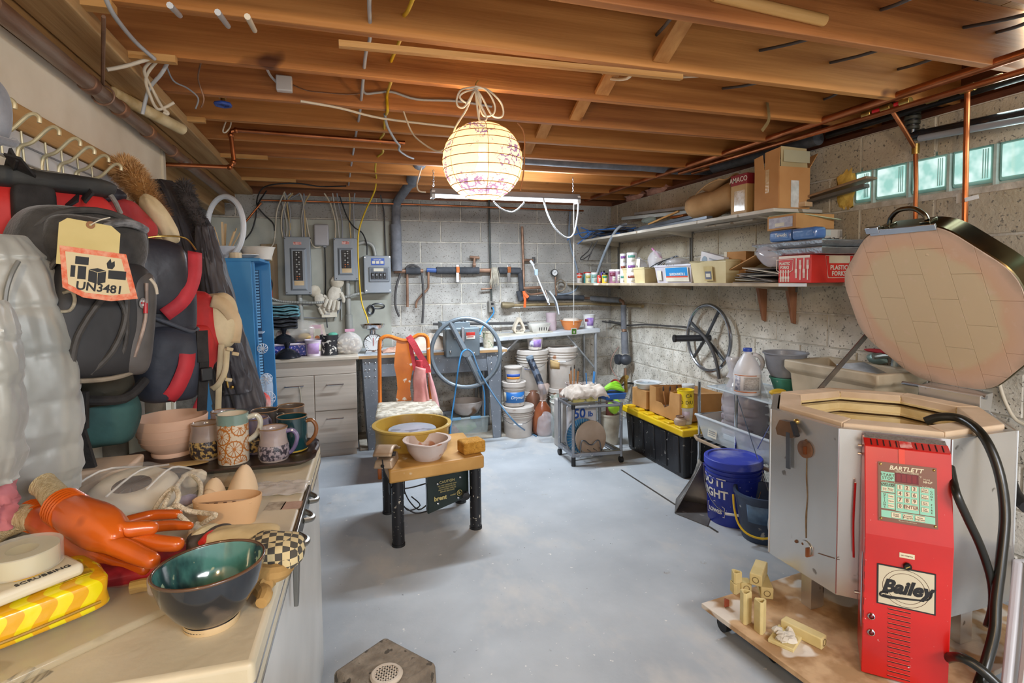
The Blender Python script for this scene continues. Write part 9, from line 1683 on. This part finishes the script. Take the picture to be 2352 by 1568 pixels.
MB().lathe([(0,0),(.062,0),(.064,.008),(.061,.014),(.09,.04),(.105,.085),(.11,.128),(.108,.131),(.105,.128),(.098,.085),(.084,.042),(.05,.02),(0,.018)],n=44).b('bowl',BSQ,pb_,smooth=50)
for z,r_ in((.055,.0962),(.075,.1025),(.1,.1072)):MB().tube([(r_*cos(a*PI/20),r_*sin(a*PI/20),z)for a in range(40)],.0007,4,True,1).b('throwing_ring',BSQ,pb_)
tag(MB(Matrix.Translation(PZ(420,1068,MZ))@Matrix.Scale(1.0,4)).ell((0,0,.004),(.075,.028,.004),28,8).b('clay_disc',M('C8A870','B4925A',5,.6)),'flat tan oval clay disc on the tray in front of the pink bowl','disc')
don=th('clay_ring','white clay dish with a dark oval hole inside a clear bag','dish',PZ(300,1175,FZ)+V((0,.0,.0)));cD=PZ(300,1170,FZ)+V((-.0,.03,0));don.location=cD
WCL=M('DCD4C0','CCC2AC',6,.7,0,.06)
MB(Matrix.Rotation(.22,4,'X')).lathe([(.04,.055),(.05,.066),(.08,.066),(.105,.045),(.108,.02),(.09,0),(0,0)],n=36,c=(0,0,.002)).b('dish',WCL,don,smooth=50);MB(Matrix.Rotation(.22,4,'X')).lathe([(0,.060),(.046,.060)],n=28,c=(0,0,.002)).b('dark_hole',M('5A4438','40302A',5,.6),don)
bg=th('clear_bag','creased clear plastic bag over the white clay dish','bag',cD);m=MB()
def bagf(u,v):
 x=(u-.5)*.40;y=(v-.5)*.32;rr_=math.hypot(x/.125,y/.12);z=.085*max(0,1-max(0,rr_-.7)**1.2*.9)if rr_>.7 else .085
 return(x,y,max(.006,z)+.006*noise.noise(V((x*18,y*18,2)))+.010*abs(noise.noise(V((x*9+y*6,y*4,7)))))
m.surf(bagf,40,32);m.b('bag',clear('E8E8E4',.11,.06),bg,solid=.001,smooth=60)
for a,b in(((-.16,-.05),(-.02,.13)),((-.02,-.12),(.05,.12)),((.06,-.1),(.12,.1))):MB().tube([(*a,bagf(a[0]/.4+.5,a[1]/.32+.5)[2]+.003),((a[0]+b[0])/2,(a[1]+b[1])/2,bagf((a[0]+b[0])/.8+.5,(a[1]+b[1])/.64+.5)[2]+.006),(*b,bagf(b[0]/.4+.5,b[1]/.32+.5)[2]+.003)],.003,6).b('crease',clear('F4F4F0',.55,.1),bg)
rp_2=th('rope','loose tangle of thick white cotton rope on the freezer','rope',PZ(410,1190,FZ));RPM=M('E4DAC4','C8BA9C',60,.9,0,.6,stretch=(1,1,1))
def rz(px,py,z):return PZ(px,py,FZ+z)
for pts in([(400,1125,.05),(430,1090,.06),(460,1110,.05),(455,1150,.03),(425,1170,.03)],[(355,1170,.04),(375,1140,.07),(400,1120,.09),(410,1140,.08),(395,1170,.05),(380,1190,.03)],[(385,1175,.05),(405,1160,.07),(430,1172,.06),(470,1178,.055),(495,1182,.06),(480,1192,.05),(462,1205,.03)],[(370,1195,.04),(400,1180,.06),(420,1190,.06),(440,1215,.04),(430,1245,.02)],[(392,1130,.08),(380,1155,.07),(370,1180,.04)]):MB().tube([rz(*q)for q in pts],.0058,8).b('strand',RPM,rp_2,world=1)
MB().tube([rz(458,1202,.035),rz(448,1218,.02)],[.009,.013],10,k=1).b('frayed_end',M('E4DCC8','CFC4A8',40,.9),rp_2,world=1);MB().ell(rz(388,1185,.05),(.016,.014,.022),10,8).b('knot',RPM,rp_2,world=1)
sh=lump('clay_shell','small white clay shell beside the rope loop','ornament',rz(440,1105,.03)+V((0,.02,0)),(.035,.03,.026),WCL,.35,3,4);lump('purple_pad','little lilac pad half under the rope loop','pad',rz(432,1148,.015),(.03,.02,.014),M('A89AB8','8E80A0',6,.7),.2,3,6)
pl2=th('clay_planter','peach oval clay planter with a row of small holes on the freezer','planter',PZ(520,1213,FZ)+V((.0,.03,0)),-.1);PLM=M('D8B48A','C89E72',5,.7,0,.06);m=MB();hp=.066
def ov(a,s,z):return(cos(a)*.078*s,sin(a)*.045*s,z)
R_=[(1,0,0)];secs2=[(.78,0),(.9,.03),(.98,.05),(1.0,hp),(.965,hp+.001),(.94,.05),(.85,.03),(.7,.008)];nA=40;vs=[ov(2*PI*k/nA,s,z)for s,z in secs2 for k in range(nA)];fs=[(j*nA+k,j*nA+(k+1)%nA,(j+1)*nA+(k+1)%nA,(j+1)*nA+k)for j in range(len(secs2)-1)for k in range(nA)]+[tuple(range(nA))[::-1],tuple((len(secs2)-1)*nA+k for k in range(nA))]
m.add(vs,fs);m.b('body',PLM,pl2,smooth=50)
m=MB();m.add([(-.068,-.008,.058),(.068,-.008,.058),(.06,-.030,.0575),(0,-.040,.0575),(-.06,-.030,.0575)],[(0,1,2,3,4)]);m.b('inner_ledge',PLM,pl2,solid=.004)
for i in range(5):MB().ell((-.04+.02*i,-.022,.0605),(.005,.0035,.001),10,6).b('drain_hole',M('6A4A30','523722',5,.8),pl2)
def cone(label,px,py,r,h,lean):t=th('clay_cone',label,'ornament',PZ(px,py,FZ));MB().lathe([(0,0),(r,0),(r*1.02,h*.15),(r*.8,h*.5),(r*.45,h*.85),(r*.2,h*.97),(0,h)],n=24,wob=.04,T=Matrix(((1,0,lean),(0,1,0),(0,0,1)))).b('cone',M('DCC4A4','CBB08C',6,.75,0,.08),t,sub=1);return t
cone('smaller peach clay cone behind the planter, left one',488,1148,.034,.062,.1);cone('taller rounded clay cone behind the planter, right one',556,1138,.040,.088,.1);cone('short cone bump in front of the smaller clay cone',484,1156,.03,.04,-.1)
tag(MB(Matrix.Translation(PZ(500,1130,FZ+.001))@RZ(-.2)).box(-.06,.07,-.03,.03,0,.003).b('dark_card',M('3A3A34','6A6A44',12,.5)),'dark glossy card lying under the clay cones','card')
pb4=th('clear_bag','small clear bag with a printed paper insert on the right of the freezer','bag',PZ(635,1125,FZ));fT=RZ(-.15);MB(fT).surf(lambda u,v:((u-.5)*.17,(v-.5)*.11,.006+.006*noise.noise(V((u*6,v*6,3)))+.008*sin(PI*u)*sin(PI*v)),24,16).b('bag',clear('E0DCD8',.38,.08),pb4,solid=.001,smooth=60);MB(fT).box(-.055,.035,-.03,.04,.001,.003).b('printed_insert',M('D0C4AC','A89A80',60,.7),pb4);MB(fT).box(.0,.06,-.045,.02,.0035,.0055).b('printed_insert',M('C8BCA4','9E9076',70,.7),pb4)
OGL=M('D4641C','BC5212',5,.28,0,.06,coat=.35,spots=('A84A10',10,.66));KNT=M('D8C8A0','BCA87C',10,.95,0,.8,stretch=(14,14,2))
def gz(px,py,z):return PZ(px,py,z)
def glove(label,wrist,palm,fingers,cuff,rw):
 t=th('rubber_glove',label,'glove',gz(*palm[0][:2],palm[0][2]));pts=[(gz(*palm[1][:3]),palm[1][3])];e=[]
 pts.append((gz(*palm[0][:3]),palm[0][3]));e.append((0,1));pts.append((gz(*wrist[:3]),wrist[3]));e.append((1,2))
 for fgr in fingers:
  prev=0
  for q in fgr:pts.append((gz(*q[:3]),q[3]));e.append((prev,len(pts)-1));prev=len(pts)-1
 skin('hand',pts,e,OGL,t)
 cp_=[gz(*q[:3])for q in cuff];MB().tube(cp_,[q[3]for q in cuff],18).b('knit_cuff',KNT,t,world=1,smooth=60)
 w0,w1=gz(*wrist[:3]),gz(*palm[0][:3]);d=(w1-w0).normalized()
 for i in range(5):c=w0+d*(.004+.009*i);x,y=frame(d);MB().tube([c+x*(wrist[3]*1.02*cos(a*PI/10))+y*(wrist[3]*1.02*sin(a*PI/10))for a in range(20)],.003,6,True,1).b('wrist_rib',OGL,t,world=1)
 return t
glove('orange rubber glove lying on top with a knit cuff, palm down',(142,1162,1.0,0.035),((190,1192,.99,0.043),(232,1222,.98,0.046)),[[(285,1218,.985,0.017),(335,1212,.98,0.015),(368,1212,.975,0.013)],[(268,1250,.965,0.022),(318,1276,.95,0.018),(362,1292,.945,0.015)],[(300,1236,.96,0.017),(365,1248,.95,0.017),(425,1250,.945,0.014)]],[(150,1168,1.0,0.029),(128,1142,1.01,0.026),(108,1120,1.02,0.024),(98,1112,1.025,0.026)],.04)
glove('orange rubber glove underneath with its cream cuff to the left edge',(70,1178,.95,0.029),((135,1222,.94,0.032),(205,1262,.925,0.032)),[[(270,1205,.93,0.016),(350,1182,.93,0.013),(420,1180,.93,0.011)],[(300,1215,.925,0.014),(390,1206,.925,0.012),(445,1207,.925,0.009)],[(250,1285,.91,0.017),(300,1300,.905,0.015),(345,1308,.902,0.013)]],[(82,1188,.95,0.027),(48,1190,.95,0.030),(12,1200,.945,0.032),(-20,1206,.94,.047)],.04)
WG=th('work_glove','worn fabric work glove with a black and white checked cuff near the dark bowl','glove',PZ(600,1290,FZ));CHK=bpy.data.materials.new('checks');nt,N,L,B=nodes(CHK);ck=N.new('ShaderNodeTexChecker');ck.inputs['Scale'].default_value=75;ck.inputs['Color1'].default_value=hx('C8B68A');ck.inputs['Color2'].default_value=hx('4A463E');tcx=N.new('ShaderNodeTexCoord');L.new(tcx.outputs['Object'],ck.inputs['Vector']);L.new(ck.outputs[0],B.inputs['Base Color']);B.inputs['Roughness'].default_value=.9
m=MB();sup(m,(0,0,0),(.062,.046,.036),.8,.7,Matrix.Translation(PZ(625,1268,FZ+.05))@RZ(-.3),28,16,.12,4,2);m.b('cuff',CHK,WG,world=1,sub=1)
m=MB();sup(m,(0,0,0),(.075,.035,.028),.8,.7,Matrix.Translation(PZ(555,1238,FZ+.06))@RZ(-.15),26,14,.2,4,4);m.b('hand',M('CDB98E','B49E72',10,.9,0,.3),WG,world=1,sub=1)
m=MB();sup(m,(0,0,0),(.05,.03,.025),.8,.7,Matrix.Translation(PZ(488,1240,FZ+.055))@RZ(.4),24,12,.2,4,5);m.b('palm_patch',M('5A5048','423A34',10,.8,0,.3),WG,world=1,sub=1);MB().tube([rz(462,1248,.07),rz(480,1228,.075),rz(498,1222,.07)],.007,8).b('red_strap',plastic('C8281E',.5),WG,world=1)
MB().tube([rz(440,1240,.06),rz(465,1222,.075),rz(490,1213,.07),rz(500,1222,.065)],.011,8).b('piping',M('CDC0A0','B4A680',12,.9),WG,world=1)
WG2=th('work_glove','second tan work glove with curled fingertips under the dark bowl','glove',PZ(620,1360,FZ))
for pts,r in(([(575,1300,.03),(610,1318,.035),(645,1312,.03),(662,1300,.028)],.016),([(580,1320,.02),(610,1340,.022),(622,1330,.02)],.014),([(590,1345,.016),(608,1365,.016),(600,1385,.014)],.013)):MB().tube([rz(*q)for q in pts],[r,r*1.1,r*.8],10).b('finger',M('B8945A','967440',9,.85,0,.35),WG2,world=1)
m=MB();sup(m,(0,0,0),(.085,.05,.022),.8,.7,Matrix.Translation(PZ(455,1315,FZ+.02))@RZ(.3),28,12,.2,4,7);m.b('palm',M('D0C8C0','8A8078',8,.85,0,.3),WG2,world=1,sub=1);MB().tube([rz(300,1350,.012),rz(335,1342,.014),rz(365,1344,.013)],.012,10).b('fingertip',M('C8AE6A','A88E4C',8,.8),WG2,world=1)
rc=th('red_cloth','crumpled red printed cloth under the orange gloves','cloth',PZ(330,1320,FZ));m=MB();sup(m,(0,0,0),(.11,.05,.022),.8,.8,Matrix.Translation(PZ(320,1300,FZ+.025))@RZ(.2),30,12,.25,5,3);m.b('cloth',M('B41E2A','6E141C',12,.6,0,.3),rc,world=1,sub=1)
m=MB();sup(m,(0,0,0),(.10,.07,.03),.8,.8,Matrix.Translation(PZ(180,1245,FZ+.03)),26,12,.2,4,9);tag(m.b('cream_cloth',M('C8B896','AE9C78',9,.9,0,.3),sub=1),'cream cloth heaped under the orange gloves','cloth')
tbx=th('clay_tub','pale peach plastic tub behind the gloves against the jackets','tub',PZ(210,1130,FZ)+V((0,.02,0)));MB().hexa([(-.13,-.06,0),(.10,-.06,0),(.10,.06,0),(-.13,.06,0)],[(-.14,-.07,.075),(.11,-.07,.075),(.11,.07,.075),(-.14,.07,.075)]).b('tub',M('D8C0A8','C8AC90',5,.6),tbx,bev=.01)
bwl=th('glazed_bowl','dark blue-black glazed bowl with a mottled teal inside, nearest in front on the freezer','bowl',(-.222,1.035,FZ+.0005));bwl.scale=(.83,.83,.93)
GLO=M('1E242C','14181E',3.5,.14,0,.02,(1,1,1.5),('5A5048',6,.60),coat=.6);GLI=M('4A8078','10242E',16,.14,0,.03,(1,1,.6),('A8B89A',40,.66),coat=.6,ramp=(.38,.62))
SC=1.0;outp=[(0,0),(.050,0),(.052,.006),(.050,.012),(.070,.032),(.088,.062),(.096,.092),(.098,.105)];inp=[(.098,.105),(.094,.106),(.091,.1),(.084,.065),(.066,.036),(.04,.02),(0,.016)]
def warp(m,k=.06,a0=.6,tip=.0):
 for i,v in enumerate(m.v):f=v.z/.105;ca,sa=cos(a0),sin(a0);x,y=v.x*ca+v.y*sa,-v.x*sa+v.y*ca;x*=1+k*f;y*=1-k*.6*f;v.x,v.y=x*ca-y*sa,x*sa+y*ca;v.z+=tip*f*(v.x/.1)*max(0,f)
 return m
warp(MB().lathe([(a*1.03,b*1.05)for a,b in outp],n=56)).b('outside',GLO,bwl,smooth=60);warp(MB().lathe([(a*1.03,b*1.05)for a,b in inp],n=56)).b('inside',GLI,bwl,smooth=60)
m=MB().tube([(.0988*cos(a*PI/28),.0988*sin(a*PI/28),.111)for a in range(56)],.0032,8,True,1);warp(m).b('rim',M('6A4A34','4A3222',8,.2,coat=.5),bwl,smooth=60);MB().lathe([(.0,-.0003),(.0525,-.0003),(.0536,.0065),(.0532,.0125)],n=48).b('foot_ring',M('C8B088','AE966C',8,.8),bwl)
cl=MB().prism([(v.x,v.y)for v in(PZ(-60,1625,FZ),PZ(-80,1500,FZ),PZ(150,1350,FZ),PZ(300,1330,FZ),PZ(395,1408,FZ),PZ(180,1510,FZ))],FZ+.0005,FZ+.016);tag(cl.b('clear_cover',clear('E4DCC0',.30,.1),bev=.005,seg=3),'clear plastic lid lying flat under the yellow pack','lid')
A_,B_=PZ(2,1498,FZ+.018),PZ(262,1392,FZ+.018);ex_=(B_-A_).normalized();Lp=(B_-A_).length+.12;ey_=V((-ex_.y,ex_.x,0));yp=th('wipes_pack','bright yellow plastic pack with a wavy pattern at the lower left','pack',A_);O_=B_;TY_=basis(O_,ex_,ey_,None);HPk,DPk=.06,.15
WAV=bpy.data.materials.new('wavy_yellow');nt,N,L,B=nodes(WAV);tcx=N.new('ShaderNodeTexCoord');mpx=N.new('ShaderNodeMapping');mpx.inputs['Rotation'].default_value=(0,0,0);L.new(tcx.outputs['Object'],mpx.inputs[0]);sepx=N.new('ShaderNodeSeparateXYZ');L.new(mpx.outputs[0],sepx.inputs[0])
ma=N.new('ShaderNodeMath');ma.operation='ADD';L.new(sepx.outputs[1],ma.inputs[0]);L.new(sepx.outputs[2],ma.inputs[1]);mq=N.new('ShaderNodeMath');mq.operation='MULTIPLY';L.new(ma.outputs[0],mq.inputs[0]);mq.inputs[1].default_value=105;si=N.new('ShaderNodeMath');si.operation='SINE';L.new(mq.outputs[0],si.inputs[0])
mk=N.new('ShaderNodeMath');mk.operation='MULTIPLY';L.new(sepx.outputs[0],mk.inputs[0]);mk.inputs[1].default_value=150;ms=N.new('ShaderNodeMath');ms.operation='MULTIPLY_ADD';L.new(si.outputs[0],ms.inputs[0]);ms.inputs[1].default_value=1.1;L.new(mk.outputs[0],ms.inputs[2]);s2_=N.new('ShaderNodeMath');s2_.operation='SINE';L.new(ms.outputs[0],s2_.inputs[0]);rw=N.new('ShaderNodeValToRGB');rw.color_ramp.interpolation='CONSTANT';rw.color_ramp.elements[0].color=hx('E0A818');rw.color_ramp.elements[1].position=.5;rw.color_ramp.elements[1].color=hx('E8D818');mr_=N.new('ShaderNodeMath');mr_.operation='MULTIPLY_ADD';L.new(s2_.outputs[0],mr_.inputs[0]);mr_.inputs[1].default_value=.5;mr_.inputs[2].default_value=.5;L.new(mr_.outputs[0],rw.inputs[0]);L.new(rw.outputs[0],B.inputs['Base Color']);B.inputs['Roughness'].default_value=.25;B.inputs['Coat Weight'].default_value=.5;bnx=N.new('ShaderNodeTexNoise');bnx.inputs['Scale'].default_value=28;L.new(tcx.outputs['Object'],bnx.inputs[0]);bpx=N.new('ShaderNodeBump');bpx.inputs['Strength'].default_value=.35;bpx.inputs['Distance'].default_value=.01;L.new(bnx.outputs[0],bpx.inputs['Height']);L.new(bpx.outputs[0],B.inputs['Normal'])
yp.location=O_;yp.rotation_euler=(0,0,math.atan2(ex_.y,ex_.x));m=MB();sup(m,(-Lp/2,DPk/2,HPk/2),(Lp/2,DPk/2,HPk/2),.25,.22,None,44,26,.05,4,3);m.b('pack',WAV,yp,smooth=60)
MB().tube([(-Lp+.02,-.004,.02),(-Lp/2,-.008,.018),(-.02,-.004,.02)],.0025,6).b('seam',M('B88E10','9A740A',6,.4),yp);MB().bar((.0,-.0,.02),(.0,.0,.05),.012,.004).b('crimp',M('E0C818','C8A810',6,.3),yp);flat(yp,Matrix.Translation((-.10,.07,HPk+.0015))@RZ(0),.16,.08,M('D8B81A','8E7A18',60,.3),'printed_panel',.001);MB().box(-.08,-.05,.10,.125,HPk,HPk+.012).b('black_clip',BLACK,yp,bev=.003)
sc2=th('scrubber_card','white scrubbing pad card with a red round badge on the yellow pack','card',O_+ex_*-.12+ey_*.05+V((0,0,HPk+.004)),math.atan2(ex_.y,ex_.x)+.12);MB().box(-.10,.085,-.035,.035,0,.022).b('pad',M('D8D0B8','C8BEA2',5,.5),sc2,bev=.008,seg=3);MB().lathe([(0,.0225),(.03,.0225),(.03,.0232),(0,.0234)],(.02,.012,0),24).b('yellow_badge',plastic('E0B020',.4),sc2);MB().lathe([(0,.0234),(.025,.0234),(.025,.0238),(0,.024)],(.02,.012,0),24).b('red_badge',plastic('C82A22',.4),sc2);text('SCRUBBING',.014,Matrix.Translation((.03,-.026,.0225)),INK,sc2);text('NEW',.012,Matrix.Translation((.02,.012,.0242)),INKW,sc2,off=.0003)
tp3=th('tape_roll','clear tape roll in its plastic case on the scrubber card','tape',O_+ex_*-.10+ey_*.09+V((0,0,HPk+.028)),.3);MB().lathe([(.022,0),(.05,0),(.05,.03),(.022,.03),(.022,0)],n=36).b('roll',M('C8BE94','B4A878',5,.25,coat=.4),tp3);MB().lathe([(.051,-.0),(.055,0),(.055,.034),(.0,.034)],n=36).b('case',clear('E4E0D0',.35,.06),tp3)
cbd=th('cardboard_sheet','tan printed cardboard sheet at the left edge behind the tape roll','cardboard',O_+ex_*-.24+ey_*.16+V((0,0,HPk+.004)),.4);MB().box(-.08,.10,-.05,.05,0,.012).b('sheet',M('C89E62','B0864A',7,.7),cbd,bev=.002);MB().box(-.07,.09,-.04,.04,.012,.0128).b('print',M('C8B48E','8E744C',50,.7),cbd)
